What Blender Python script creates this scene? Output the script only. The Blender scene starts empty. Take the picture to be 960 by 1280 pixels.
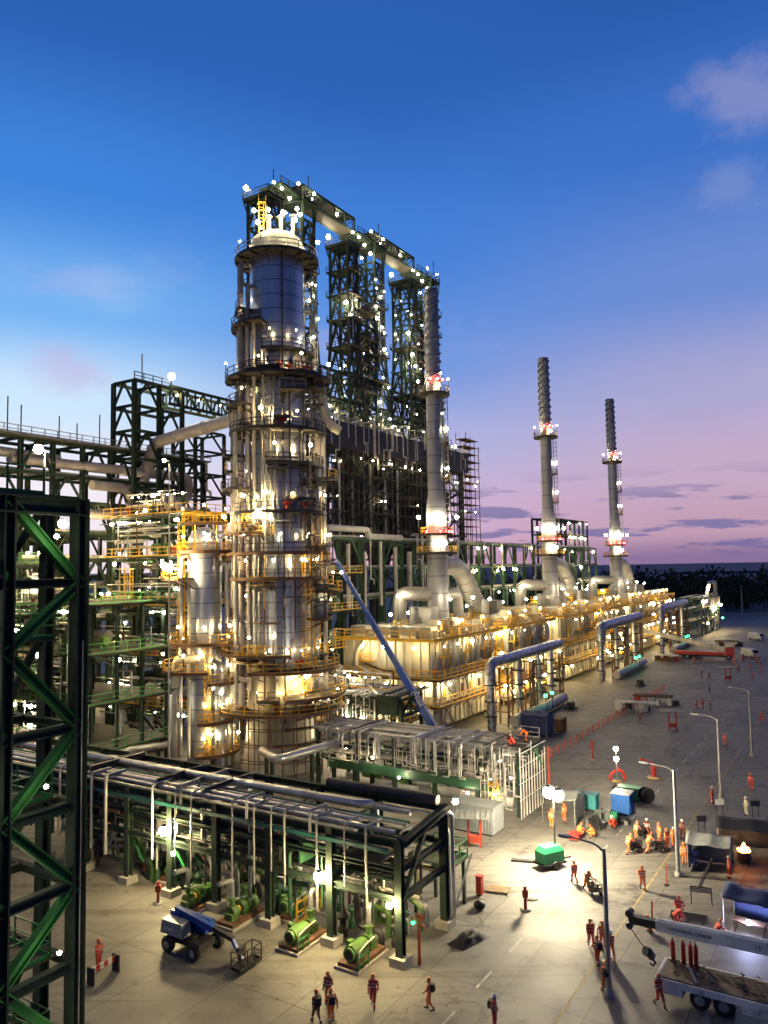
import bpy, bmesh, math, random
from mathutils import Vector, Matrix
R = math.radians
random.seed(7)
sc = bpy.context.scene
col = sc.collection

# ------------------------------------------------------------------ camera
cam_d = bpy.data.cameras.new('camera')
cam_d.sensor_fit = 'VERTICAL'; cam_d.sensor_height = 36.0; cam_d.lens = 27.0
cam_d.clip_start = 0.5; cam_d.clip_end = 80000
cam = bpy.data.objects.new('camera', cam_d); col.objects.link(cam)
cam.matrix_world = Matrix.Translation((0, 0, 25)) @ Matrix.Rotation(R(94.2), 4, 'X') @ Matrix.Rotation(R(-1.0), 4, 'Z')
sc.camera = cam

# ------------------------------------------------------------------ dusk sky
EXPOSURE = 0.0
sc.view_settings.view_transform = 'Standard'; sc.view_settings.look = 'None'
sc.view_settings.exposure = EXPOSURE; sc.view_settings.gamma = 1.0
sc.view_settings.use_curve_mapping = False
sc.cycles.use_denoising = True
sc.cycles.max_bounces = 5; sc.cycles.diffuse_bounces = 2; sc.cycles.glossy_bounces = 2
sc.cycles.sample_clamp_indirect = 4.0
sc.cycles.use_light_tree = True
sc.cycles.caustics_reflective = False; sc.cycles.caustics_refractive = False

def lin(c):
    return tuple((x / 12.92 if x <= .04045 else ((x + .055) / 1.055) ** 2.4) for x in c[:3]) + (1,)
def hexc(h):
    return lin(tuple(int(h[i:i + 2], 16) / 255 for i in (0, 2, 4)))

def make_world():
    w = bpy.data.worlds.new('World'); sc.world = w; w.use_nodes = True
    nt = w.node_tree; N = nt.nodes; L = nt.links
    for n in list(N): N.remove(n)
    out = N.new('ShaderNodeOutputWorld'); bg = N.new('ShaderNodeBackground')
    tc = N.new('ShaderNodeTexCoord'); sep = N.new('ShaderNodeSeparateXYZ')
    L.new(tc.outputs['Generated'], sep.inputs[0])
    def math_(op, a, b=None, clamp=False):
        m = N.new('ShaderNodeMath'); m.operation = op; m.use_clamp = clamp
        for i, v in enumerate((a, b)):
            if v is None: continue
            if isinstance(v, (int, float)): m.inputs[i].default_value = v
            else: L.new(v, m.inputs[i])
        return m.outputs[0]
    el = math_('MULTIPLY', math_('ARCSINE', sep.outputs['Z']), 180 / math.pi / 60.0)   # 0..1 over 60 degrees
    def ramp(stops):
        r = N.new('ShaderNodeValToRGB'); r.color_ramp.interpolation = 'EASE'
        e = r.color_ramp.elements
        while len(e) < len(stops): e.new(0.5)
        for k, (deg, h) in enumerate(stops):
            e[k].position = deg / 60.0; e[k].color = hexc(h)
        L.new(el, r.inputs[0]); return r.outputs[0]
    left = ramp([(0, 'f2e4ee'), (6, 'f0eaf6'), (12, 'cbe6fc'), (18, '74b2f2'), (26, '3b82da'), (36, '265eb2'), (50, '1a4288')])
    mid = ramp([(0, 'd6a8c4'), (4, 'cfb0d4'), (9, 'acb2e2'), (15, '6895e0'), (23, '3f7fd8'), (34, '2860b4'), (50, '1d4486')])
    right = ramp([(0, 'a5829e'), (2.5, 'c09cb4'), (6.5, 'c4aac6'), (12, 'a8a5d0'), (19, '6b8bd2'), (28, '3a70c6'), (37, '2558a9'), (50, '183a74')])
    az = N.new('ShaderNodeMath'); az.operation = 'ARCTAN2'
    L.new(sep.outputs['X'], az.inputs[0]); L.new(sep.outputs['Y'], az.inputs[1])
    azd = math_('MULTIPLY', az.outputs[0], 180 / math.pi)
    def smooth(v, a, b):
        m = N.new('ShaderNodeMapRange'); m.interpolation_type = 'SMOOTHSTEP'
        m.inputs['From Min'].default_value = a; m.inputs['From Max'].default_value = b
        L.new(v, m.inputs['Value']); return m.outputs['Result']
    def mix(f, a, b):
        m = N.new('ShaderNodeMix'); m.data_type = 'RGBA'
        if isinstance(f, float): m.inputs['Factor'].default_value = f
        else: L.new(f, m.inputs['Factor'])
        for nm, v in (('A', a), ('B', b)):
            s = [i for i in m.inputs if i.name == nm and i.type == 'RGBA'][0]
            if isinstance(v, tuple): s.default_value = v
            else: L.new(v, s)
        return [o for o in m.outputs if o.type == 'RGBA'][0]
    c = mix(smooth(azd, -24, 2), left, mid)
    c = mix(smooth(azd, -2, 24), c, right)
    # low stretched cloud bars above the sea and softer ones higher up
    def noise(scale, stretch, detail=5, rough=.55, off=(0, 0, 0)):
        mp = N.new('ShaderNodeMapping'); mp.inputs['Scale'].default_value = (1, 1, stretch); mp.inputs['Location'].default_value = off
        L.new(tc.outputs['Generated'], mp.inputs[0])
        n = N.new('ShaderNodeTexNoise'); n.inputs['Scale'].default_value = scale
        n.inputs['Detail'].default_value = detail; n.inputs['Roughness'].default_value = rough
        L.new(mp.outputs[0], n.inputs['Vector']); return n.outputs['Fac']
    deg = math_('MULTIPLY', el, 60.0)
    bar = smooth(noise(10.0, 6.0, 6, .55, (1.3, .4, .37)), .52, .60)
    band = math_('MULTIPLY', smooth(deg, .1, 1.2), math_('SUBTRACT', 1.0, smooth(deg, 3.5, 7.5)))
    band = math_('MULTIPLY', band, smooth(azd, -4, 6))
    c = mix(math_('MULTIPLY', math_('MULTIPLY', bar, band), .8), c, hexc('6a6ba3'))
    base_bank = math_('MULTIPLY', math_('SUBTRACT', 1.0, smooth(deg, .3, 2.2)), smooth(azd, 4, 20))
    c = mix(math_('MULTIPLY', base_bank, .55), c, hexc('6d6297'))
    wisp = smooth(noise(5.0, 2.4, 6, .6, (4.1, 2.2, .6)), .5, .72)
    wb = math_('MULTIPLY', smooth(deg, 5, 10), math_('SUBTRACT', 1.0, smooth(deg, 17, 27)))
    c = mix(math_('MULTIPLY', math_('MULTIPLY', wisp, wb), .28), c, hexc('d2b6dc'))
    # one brighter cumulus high on one side and a faint pink one near the bright side
    def puff(dirv, rad, colr, amt, sc_, zs=1.0):
        d = Vector(dirv).normalized()
        vm = N.new('ShaderNodeVectorMath'); vm.operation = 'SUBTRACT'; vm.inputs[1].default_value = d
        L.new(tc.outputs['Generated'], vm.inputs[0])
        v2 = N.new('ShaderNodeVectorMath'); v2.operation = 'MULTIPLY'; v2.inputs[1].default_value = (1, 1, zs)
        L.new(vm.outputs[0], v2.inputs[0])
        ln = N.new('ShaderNodeVectorMath'); ln.operation = 'LENGTH'; L.new(v2.outputs[0], ln.inputs[0])
        m = math_('SUBTRACT', 1.0, math_('DIVIDE', ln.outputs['Value'], rad), clamp=True)
        nz = noise(sc_, 1.3, 7, .6, (dirv[0] * 3, .7, 1.1))
        f = smooth(math_('ADD', m, math_('MULTIPLY', math_('SUBTRACT', nz, .5), 1.7)), .12, .95)
        f = math_('MULTIPLY', f, smooth(m, 0.0, .25))
        return mix(math_('MULTIPLY', f, amt), c, hexc(colr))
    c = puff((.470, .9586, .602), 0.085, 'a29fc6', .5, 20.0, 1.5)
    c = puff((.4605, .9668, .489), 0.06, '8c9cce', .4, 22.0, 1.6)
    c = puff((-.415, 1.0, .27), .075, 'c3b2dc', .55, 12.0, 1.5)
    c = puff((-.36, 1.0, .38), .09, '9fc4f0', .3, 9.0, 1.5)
    # the sky away from the afterglow is already night
    dark = math_('MULTIPLY', smooth(math_('ABSOLUTE', azd), 48, 100), .9)
    c = mix(dark, c, hexc('1a3c78'))
    c = mix(math_('MULTIPLY', smooth(deg, 40, 56), .85), c, hexc('0c1f4a'))
    L.new(c, bg.inputs['Color']); bg.inputs['Strength'].default_value = 1.0
    # the last of the real twilight from the sun just below the horizon
    sky = N.new('ShaderNodeTexSky'); sky.sky_type = 'NISHITA'; sky.sun_disc = False
    sky.sun_elevation = R(-2.0); sky.sun_rotation = R(-40)
    b2 = N.new('ShaderNodeBackground'); b2.inputs['Strength'].default_value = .05; L.new(sky.outputs[0], b2.inputs['Color'])
    add = N.new('ShaderNodeAddShader'); L.new(bg.outputs[0], add.inputs[0]); L.new(b2.outputs[0], add.inputs[1])
    L.new(add.outputs[0], out.inputs['Surface'])
make_world()
sun_d = bpy.data.lights.new('sun', 'SUN'); sun_d.energy = 0.06; sun_d.angle = R(25); sun_d.color = (1, .8, .85)
sun = bpy.data.objects.new('sun', sun_d); col.objects.link(sun)
sun.rotation_euler = (R(80), 0, R(40 + 180))

# ------------------------------------------------------------------ materials
MATS = {}
def pm(name, c, rough=.6, metal=0.0, var=.25, scale=.6, bump=0.0, grime=None, streak=False, ribs=None, ribdepth=.4):
    m = bpy.data.materials.new(name); m.use_nodes = True; MATS[name] = m
    nt = m.node_tree; N = nt.nodes; L = nt.links; b = N['Principled BSDF']
    b.inputs['Roughness'].default_value = rough; b.inputs['Metallic'].default_value = metal
    tc = N.new('ShaderNodeTexCoord'); mp = N.new('ShaderNodeMapping'); L.new(tc.outputs['Object'], mp.inputs[0])
    if streak: mp.inputs['Scale'].default_value = (1, 1, .12)
    nz = N.new('ShaderNodeTexNoise'); nz.inputs['Scale'].default_value = scale; nz.inputs['Detail'].default_value = 6; nz.inputs['Roughness'].default_value = .65
    L.new(mp.outputs[0], nz.inputs['Vector'])
    rp = N.new('ShaderNodeValToRGB'); e = rp.color_ramp.elements
    lo = tuple(max(0, x * (1 - var)) for x in c); hi = tuple(min(1, x * (1 + var)) for x in c)
    e[0].position = .32; e[0].color = (*(grime or lo), 1); e[1].position = .68; e[1].color = (*hi, 1)
    if grime:
        k = e.new(.44); k.color = (*lo, 1)
    L.new(nz.outputs['Fac'], rp.inputs[0]); last = rp.outputs[0]
    bumpv = None
    if ribs:                      # sheet joints at a fixed spacing: (axis, period)
        ax, per = ribs
        sp = N.new('ShaderNodeSeparateXYZ'); L.new(tc.outputs['Object'], sp.inputs[0])
        d = N.new('ShaderNodeMath'); d.operation = 'DIVIDE'; L.new(sp.outputs[ax], d.inputs[0]); d.inputs[1].default_value = per
        f = N.new('ShaderNodeMath'); f.operation = 'FRACT'; L.new(d.outputs[0], f.inputs[0])
        t = N.new('ShaderNodeMath'); t.operation = 'LESS_THAN'; L.new(f.outputs[0], t.inputs[0]); t.inputs[1].default_value = .09
        mx = N.new('ShaderNodeMix'); mx.data_type = 'RGBA'; L.new(t.outputs[0], mx.inputs['Factor'])
        A = [i for i in mx.inputs if i.name == 'A' and i.type == 'RGBA'][0]; B = [i for i in mx.inputs if i.name == 'B' and i.type == 'RGBA'][0]
        L.new(last, A); B.default_value = (*[x * ribdepth for x in c], 1); last = [o for o in mx.outputs if o.type == 'RGBA'][0]
    L.new(last, b.inputs['Base Color'])
    rr = N.new('ShaderNodeMapRange'); rr.inputs['To Min'].default_value = max(.05, rough - .12); rr.inputs['To Max'].default_value = min(1, rough + .15)
    n2 = N.new('ShaderNodeTexNoise'); n2.inputs['Scale'].default_value = scale * 3.1; n2.inputs['Detail'].default_value = 4; L.new(mp.outputs[0], n2.inputs['Vector'])
    L.new(n2.outputs['Fac'], rr.inputs['Value']); L.new(rr.outputs[0], b.inputs['Roughness'])
    if bump:
        bp = N.new('ShaderNodeBump'); bp.inputs['Strength'].default_value = bump; bp.inputs['Distance'].default_value = .08
        L.new(n2.outputs['Fac'], bp.inputs['Height']); L.new(bp.outputs[0], b.inputs['Normal'])
    return m
def em(name, c, s):
    m = bpy.data.materials.new(name); m.use_nodes = True; MATS[name] = m
    b = m.node_tree.nodes['Principled BSDF']; b.inputs['Base Color'].default_value = (.8, .8, .8, 1)
    b.inputs['Emission Color'].default_value = (*c, 1); b.inputs['Emission Strength'].default_value = s
    return m
pm('alu', (.38, .41, .47), .34, .85, .18, .5, .25, streak=True, ribs=('Z', 1.9), ribdepth=.55)
pm('pipe_alu', (.5, .5, .5), .34, .75, .16, .8, .2, grime=(.33, .31, .28))
pm('foil', (.42, .43, .46), .38, .8, .45, 1.6, .6, grime=(.14, .14, .15))
pm('pipe_white', (.46, .44, .41), .5, .1, .15, .7, .1, grime=(.36, .32, .29))
pm('pipe_pink', (.36, .32, .31), .5, .2, .15, .7, .1)
pm('cream', (.56, .53, .42), .55, .1, .2, .35, .15, grime=(.22, .18, .10), streak=True)
pm('stack_steel', (.34, .34, .36), .5, .45, .15, .3, .15, streak=True, ribs=('Z', 3.1), ribdepth=.6)
pm('duct', (.36, .35, .33), .5, .35, .2, .5, .2)
pm('dark_green', (.012, .028, .018), .9, 0, .4, .5)
pm('rack_green', (.02, .07, .035), .5, 0, .4, .5)
pm('bright_green', (.022, .17, .04), .45, 0, .3, .6)
pm('brace_green', (.02, .14, .03), .9, 0, .35, .5)
pm('pump_green', (.07, .15, .035), .45, 0, .3, 1.2)
pm('teal', (.02, .13, .11), .5, 0, .3, .6)
pm('dark_steel', (.022, .022, .024), .6, .1, .5, .5)
pm('grating', (.06, .05, .04), .7, .2, .4, .8)
pm('rust', (.11, .055, .03), .75, .1, .45, .8)
pm('yellow', (.72, .40, .02), .5, 0, .25, .7)
pm('galv', (.32, .32, .31), .5, .5, .25, .8)
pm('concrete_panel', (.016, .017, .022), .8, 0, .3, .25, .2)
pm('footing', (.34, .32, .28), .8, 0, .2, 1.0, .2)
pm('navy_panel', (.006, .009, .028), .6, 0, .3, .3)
pm('red', (.42, .03, .02), .5, 0, .25, .9)
pm('red_post', (.36, .05, .025), .5, 0, .25, .9)
pm('orange_mesh', (.62, .11, .04), .6, 0, .25, .9)
pm('lift_blue', (.009, .055, .31), .4, 0, .2, .6)
pm('lift_grey', (.26, .28, .29), .45, 0, .15, .8)
pm('rubber', (.016, .016, .017), .8, 0, .3, 2)
pm('rim', (.3, .3, .3), .5, .3, .2, 2)
pm('white_paint', (.62, .61, .58), .45, 0, .15, .8, grime=(.36, .34, .3))
pm('crane_white', (.8, .8, .74), .45, 0, .12, .6, grime=(.33, .31, .26))
pm('bed_wood', (.10, .07, .05), .8, 0, .45, 1.5, .3)
pm('blue_box', (.03, .15, .52), .45, 0, .2, .8)
pm('teal_box', (.05, .30, .32), .5, 0, .2, .8)
pm('navy_tarp', (.02, .035, .11), .65, 0, .3, .8, .3)
pm('grey_tarp', (.22, .23, .22), .7, 0, .3, .8, .4)
pm('black_tarp', (.009, .009, .011), .7, 0, .4, .8, .3)
pm('gen_green', (.02, .24, .10), .4, 0, .2, .9)
pm('cover_orange', (.78, .17, .03), .75, 0, .2, 4, .2)
pm('cover_red', (.62, .07, .035), .75, 0, .2, 4, .2)
pm('cover_dark', (.17, .05, .035), .75, 0, .25, 4, .2)
pm('cover_pale', (.42, .38, .26), .75, 0, .2, 4, .2)
pm('cover_blue', (.06, .09, .24), .75, 0, .2, 4, .2)
pm('reflective', (.55, .55, .5), .4, 0, .1, 5)
pm('skin', (.32, .18, .12), .6, 0, .1, 5)
pm('boot', (.02, .018, .016), .7, 0, .2, 5)
pm('helmet_white', (.62, .6, .55), .35, 0, .05, 3)
pm('helmet_orange', (.6, .16, .03), .35, 0, .05, 3)
pm('wood', (.24, .16, .09), .75, 0, .3, 2)
pm('lettering', (.02, .02, .025), .6, 0, .1, 2)
pm('lettering_white', (.7, .7, .7), .6, 0, .1, 2)
pm('marking_white', (.42, .41, .37), .8, 0, .4, 1.5, grime=(.25, .23, .19))
pm('marking_yellow', (.36, .27, .10), .8, 0, .4, 1.5, grime=(.24, .2, .14))
pm('leaf', (.02, .035, .012), .8, 0, .5, .05)
pm('rock', (.03, .03, .03), .9, 0, .4, .02)
pm('glass_dark', (.02, .025, .03), .12, 0, .1, 1)
em('lamp_warm', (1, .71, .30), 300)
em('lamp_white', (1, .85, .54), 300)
em('lamp_cool', (.86, .93, 1), 240)
em('lamp_flood', (1, .76, .36), 700)
em('lamp_tower', (1, .84, .54), 1250)
em('lamp_red', (1, .03, .03), 70)
em('lamp_green', (.02, 1, .25), 14)
em('ember', (1, .25, .03), 90)
em('arc', (.55, .6, 1), 1300)

def ground_mat():
    m = bpy.data.materials.new('yard_concrete'); m.use_nodes = True; MATS['yard_concrete'] = m
    nt = m.node_tree; N = nt.nodes; L = nt.links; b = N['Principled BSDF']
    geo = N.new('ShaderNodeNewGeometry'); mp = N.new('ShaderNodeMapping'); mp.inputs['Rotation'].default_value = (0, 0, R(-57.8))
    L.new(geo.outputs['Position'], mp.inputs[0])
    def noise(s, d=6, r=.6):
        n = N.new('ShaderNodeTexNoise'); n.inputs['Scale'].default_value = s; n.inputs['Detail'].default_value = d; n.inputs['Roughness'].default_value = r
        L.new(mp.outputs[0], n.inputs['Vector']); return n.outputs['Fac']
    def ramp(v, stops):
        r = N.new('ShaderNodeValToRGB'); e = r.color_ramp.elements
        while len(e) < len(stops): e.new(.5)
        for k, (p, c) in enumerate(stops): e[k].position = p; e[k].color = (*c, 1)
        L.new(v, r.inputs[0]); return r.outputs[0]
    def mul(a, b_):
        x = N.new('ShaderNodeMix'); x.data_type = 'RGBA'; x.blend_type = 'MULTIPLY'; x.inputs['Factor'].default_value = 1
        A = [i for i in x.inputs if i.type == 'RGBA']; L.new(a, A[0]); L.new(b_, A[1]); return [o for o in x.outputs if o.type == 'RGBA'][0]
    big = ramp(noise(.035, 5), [(.3, (.145, .139, .13)), (.5, (.19, .182, .165)), (.7, (.24, .23, .205))])
    mid = ramp(noise(.45, 8, .7), [(.3, (.62, .61, .6)), (.5, (.96, .96, .95)), (.75, (1.0, 1.0, 1.0))])
    fine = ramp(noise(6, 6, .7), [(.3, (.8, .8, .8)), (.7, (1, 1, 1))])
    oil = ramp(noise(.16, 7, .72), [(.34, (.36, .35, .34)), (.42, (1, 1, 1))])
    c = mul(mul(mul(big, mid), fine), oil)
    sp = N.new('ShaderNodeSeparateXYZ'); L.new(mp.outputs[0], sp.inputs[0])
    for ax, per, w in (('X', 7.2, .012), ('Y', 4.9, .016)):
        d = N.new('ShaderNodeMath'); d.operation = 'DIVIDE'; L.new(sp.outputs[ax], d.inputs[0]); d.inputs[1].default_value = per
        f = N.new('ShaderNodeMath'); f.operation = 'FRACT'; L.new(d.outputs[0], f.inputs[0])
        t = N.new('ShaderNodeMath'); t.operation = 'GREATER_THAN'; L.new(f.outputs[0], t.inputs[0]); t.inputs[1].default_value = w
        r = N.new('ShaderNodeMapRange'); r.inputs['To Min'].default_value = .5; L.new(t.outputs[0], r.inputs['Value'])
        cc = N.new('ShaderNodeCombineColor')
        for k in range(3): L.new(r.outputs[0], cc.inputs[k])
        c = mul(c, cc.outputs[0])
    # slabs poured at different times, cracks, tyre streaks
    fl = N.new('ShaderNodeVectorMath'); fl.operation = 'DIVIDE'; fl.inputs[1].default_value = (7.2, 4.9, 1000); L.new(mp.outputs[0], fl.inputs[0])
    f2 = N.new('ShaderNodeVectorMath'); f2.operation = 'FLOOR'; L.new(fl.outputs[0], f2.inputs[0])
    wn = N.new('ShaderNodeTexWhiteNoise'); L.new(f2.outputs[0], wn.inputs['Vector'])
    c = mul(c, ramp(wn.outputs['Value'], [(0, (.78, .78, .79)), (.5, (.95, .94, .93)), (1, (1, .99, .97))]))
    vo = N.new('ShaderNodeTexVoronoi'); vo.feature = 'DISTANCE_TO_EDGE'; vo.inputs['Scale'].default_value = .16
    wv = N.new('ShaderNodeVectorMath'); wv.operation = 'ADD'; L.new(mp.outputs[0], wv.inputs[0])
    nn = N.new('ShaderNodeTexNoise'); nn.inputs['Scale'].default_value = .5; nn.inputs['Detail'].default_value = 5; L.new(mp.outputs[0], nn.inputs['Vector'])
    ns = N.new('ShaderNodeVectorMath'); ns.operation = 'SCALE'; ns.inputs['Scale'].default_value = 3.0; L.new(nn.outputs['Color'], ns.inputs[0]); L.new(ns.outputs[0], wv.inputs[1]); L.new(wv.outputs[0], vo.inputs['Vector'])
    cm = N.new('ShaderNodeMapRange'); cm.inputs['From Min'].default_value = .44; cm.inputs['From Max'].default_value = .54; cm.inputs['To Max'].default_value = .05; L.new(noise(.11, 3), cm.inputs['Value'])
    da = N.new('ShaderNodeMath'); da.operation = 'ADD'; L.new(vo.outputs['Distance'], da.inputs[0]); L.new(cm.outputs[0], da.inputs[1])
    c = mul(c, ramp(da.outputs[0], [(0, (.5, .49, .48)), (.008, (.62, .61, .6)), (.016, (1, 1, 1))]))
    m2 = N.new('ShaderNodeMapping'); m2.inputs['Rotation'].default_value = (0, 0, R(-57.8 + 4)); m2.inputs['Scale'].default_value = (.03, 1.1, 1); L.new(geo.outputs['Position'], m2.inputs[0])
    tn = N.new('ShaderNodeTexNoise'); tn.inputs['Scale'].default_value = 1.2; tn.inputs['Detail'].default_value = 5; tn.inputs['Roughness'].default_value = .7; L.new(m2.outputs[0], tn.inputs['Vector'])
    c = mul(c, ramp(tn.outputs['Fac'], [(.36, (.62, .61, .6)), (.5, (1, 1, 1))]))
    spot = ramp(noise(.9, 3, .5), [(.27, (.3, .29, .28)), (.31, (1, 1, 1))])
    c = mul(c, spot)
    L.new(c, b.inputs['Base Color']); b.inputs['Roughness'].default_value = .62
    rr = N.new('ShaderNodeMapRange'); rr.inputs['To Min'].default_value = .45; rr.inputs['To Max'].default_value = .85
    L.new(noise(.3), rr.inputs['Value']); L.new(rr.outputs[0], b.inputs['Roughness'])
    bp = N.new('ShaderNodeBump'); bp.inputs['Strength'].default_value = .25; bp.inputs['Distance'].default_value = .04
    L.new(noise(2.5), bp.inputs['Height']); L.new(bp.outputs[0], b.inputs['Normal'])
ground_mat()
def sea_mat():
    m = bpy.data.materials.new('sea_water'); m.use_nodes = True; MATS['sea_water'] = m
    nt = m.node_tree; N = nt.nodes; L = nt.links; b = N['Principled BSDF']
    b.inputs['Base Color'].default_value = (.006, .03, .085, 1); b.inputs['Roughness'].default_value = .6; b.inputs['Specular IOR Level'].default_value = .25
    geo = N.new('ShaderNodeNewGeometry'); n = N.new('ShaderNodeTexNoise'); n.inputs['Scale'].default_value = .02; n.inputs['Detail'].default_value = 6
    L.new(geo.outputs['Position'], n.inputs['Vector'])
    bp = N.new('ShaderNodeBump'); bp.inputs['Strength'].default_value = 1; bp.inputs['Distance'].default_value = 12
    L.new(n.outputs['Fac'], bp.inputs['Height']); L.new(bp.outputs[0], b.inputs['Normal'])
sea_mat()

# ------------------------------------------------------------------ mesh helpers
# plant grid: x runs along the row of heaters (away to one side), y square to it, z up
TH = R(57.8); CT, ST = math.cos(TH), math.sin(TH)
def Wd(a, b, z=0): return Vector((a * CT - b * ST, a * ST + b * CT, z))
def AB(x, y): return (x * CT + y * ST, -x * ST + y * CT)
ORG = {}

class MB:
    def __init__(s, mat='galv'):
        s.v = []; s.f = []; s.mi = []; s.sm = []; s.names = []; s.m(mat)
    def m(s, name):
        if name not in s.names: s.names.append(name)
        s.cur = s.names.index(name); return s
    def _add(s, vs, fs, smooth=False):
        o = len(s.v); s.v.extend(vs)
        for f in fs:
            s.f.append(tuple(i + o for i in f)); s.mi.append(s.cur); s.sm.append(smooth)
    def box(s, x0, x1, y0, y1, z0, z1):
        s._add([(x0, y0, z0), (x1, y0, z0), (x1, y1, z0), (x0, y1, z0), (x0, y0, z1), (x1, y0, z1), (x1, y1, z1), (x0, y1, z1)],
               [(0, 3, 2, 1), (4, 5, 6, 7), (0, 1, 5, 4), (1, 2, 6, 5), (2, 3, 7, 6), (3, 0, 4, 7)]); return s
    def cbox(s, c, d):
        return s.box(c[0] - d[0] / 2, c[0] + d[0] / 2, c[1] - d[1] / 2, c[1] + d[1] / 2, c[2] - d[2] / 2, c[2] + d[2] / 2)
    def beam(s, p, q, w=.2, h=None):
        h = h or w; p = Vector(p); q = Vector(q); d = q - p
        if d.length < 1e-6: return s
        d.normalize(); up = Vector((0, 0, 1)) if abs(d.z) < .95 else Vector((1, 0, 0))
        a = d.cross(up).normalized() * w / 2; b = a.cross(d).normalized() * h / 2
        vs = [tuple(e + i * a + j * b) for e in (p, q) for i, j in ((-1, -1), (1, -1), (1, 1), (-1, 1))]
        s._add(vs, [(0, 1, 2, 3), (7, 6, 5, 4), (0, 4, 5, 1), (1, 5, 6, 2), (2, 6, 7, 3), (3, 7, 4, 0)]); return s
    def ibeam(s, p, q, w=.4, h=.4, t=.06):
        p = Vector(p); q = Vector(q); d = (q - p).normalized(); up = Vector((0, 0, 1)) if abs(d.z) < .95 else Vector((1, 0, 0))
        a = d.cross(up).normalized(); b = a.cross(d).normalized()
        s.beam(p + b * (h / 2 - t / 2), q + b * (h / 2 - t / 2), w, t); s.beam(p - b * (h / 2 - t / 2), q - b * (h / 2 - t / 2), w, t)
        return s.beam(p, q, t, h - 2 * t)
    def tube(s, p, q, r, r2=None, n=10, caps=True):
        return s.sweep([p, q], [r, r if r2 is None else r2], n, caps)
    def sweep(s, pts, rs, n=10, caps=True):
        pts = [Vector(p) for p in pts]; k = len(pts)
        if not isinstance(rs, (list, tuple)): rs = [rs] * k
        t0 = (pts[1] - pts[0]).normalized(); up = Vector((0, 0, 1)) if abs(t0.z) < .9 else Vector((1, 0, 0))
        nrm = t0.cross(up).normalized(); vs = []
        for i, p in enumerate(pts):
            t = (pts[min(i + 1, k - 1)] - pts[max(i - 1, 0)])
            if t.length < 1e-9: t = t0
            t.normalize(); nrm = (nrm - t * nrm.dot(t)).normalized(); bi = t.cross(nrm)
            for j in range(n):
                a = 2 * math.pi * j / n; vs.append(tuple(p + (nrm * math.cos(a) + bi * math.sin(a)) * rs[i]))
        fs = [(i * n + j, i * n + (j + 1) % n, (i + 1) * n + (j + 1) % n, (i + 1) * n + j) for i in range(k - 1) for j in range(n)]
        s._add(vs, fs, True)
        if caps: s._add([vs[j] for j in range(n)][::-1] + vs[-n:], [tuple(range(n)), tuple(range(n, 2 * n))])
        return s
    def pipe(s, pts, r, n=10, bend=None, caps=True):
        pts = [Vector(p) for p in pts]; bend = bend or r * 2.2; out = [pts[0]]
        for i in range(1, len(pts) - 1):
            a = pts[i - 1] - pts[i]; c = pts[i + 1] - pts[i]; l = min(bend, a.length * .49, c.length * .49)
            a.normalize(); c.normalize(); p0 = pts[i] + a * l; p1 = pts[i] + c * l
            for k in range(6):
                t = k / 5; out.append(p0 * (1 - t) ** 2 + pts[i] * 2 * t * (1 - t) + p1 * t * t)
        out.append(pts[-1]); return s.sweep(out, r, n, caps)
    def lathe(s, cx, cy, prof, n=28):
        vs = []; 
        for r, z in prof:
            for j in range(n):
                a = 2 * math.pi * j / n; vs.append((cx + r * math.cos(a), cy + r * math.sin(a), z))
        fs = [(i * n + j, i * n + (j + 1) % n, (i + 1) * n + (j + 1) % n, (i + 1) * n + j) for i in range(len(prof) - 1) for j in range(n)]
        s._add(vs, fs, True); return s
    def ring(s, cx, cy, r0, r1, z0, z1, a0=0, a1=360, n=None):
        n = n or max(4, int(abs(a1 - a0) / 12)); vs = []
        for i in range(n + 1):
            a = R(a0 + (a1 - a0) * i / n); c, d = math.cos(a), math.sin(a)
            vs += [(cx + r0 * c, cy + r0 * d, z0), (cx + r1 * c, cy + r1 * d, z0), (cx + r1 * c, cy + r1 * d, z1), (cx + r0 * c, cy + r0 * d, z1)]
        fs = []
        for i in range(n):
            o = 4 * i; p = o + 4
            fs += [(o, o + 1, p + 1, p)[::-1], (o + 1, o + 2, p + 2, p + 1)[::-1], (o + 2, o + 3, p + 3, p + 2)[::-1], (o + 3, o, p, p + 3)[::-1]]
        if abs(a1 - a0) < 359: fs += [(0, 1, 2, 3), (4 * n + 3, 4 * n + 2, 4 * n + 1, 4 * n)]
        s._add(vs, fs); return s
    def ball(s, c, r, n=10, sz=1.0):
        prof = [(max(1e-4, r * math.sin(math.pi * i / 6)), c[2] - r * sz * math.cos(math.pi * i / 6)) for i in range(7)]
        return s.lathe(c[0], c[1], prof, n)
    def rail(s, pts, h=1.1, t=.08, step=1.7, mid=True):
        pts = [Vector(p) for p in pts]
        for p, q in zip(pts, pts[1:]):
            L = (q - p).length; k = max(1, int(L / step))
            for i in range(k + 1):
                x = p.lerp(q, i / k); s.beam(x, x + Vector((0, 0, h)), t)
            s.beam(p + Vector((0, 0, h)), q + Vector((0, 0, h)), t)
            if mid: s.beam(p + Vector((0, 0, h * .52)), q + Vector((0, 0, h * .52)), t * .8)
            s.beam(p + Vector((0, 0, .08)), q + Vector((0, 0, .08)), t * .5, .16)
        return s
    def rail_arc(s, cx, cy, r, z, a0, a1, h=1.1, t=.08):
        k = max(2, int(abs(a1 - a0) / 15))
        return s.rail([(cx + r * math.cos(R(a0 + (a1 - a0) * i / k)), cy + r * math.sin(R(a0 + (a1 - a0) * i / k)), z) for i in range(k + 1)], h, t, 1.5)
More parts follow.
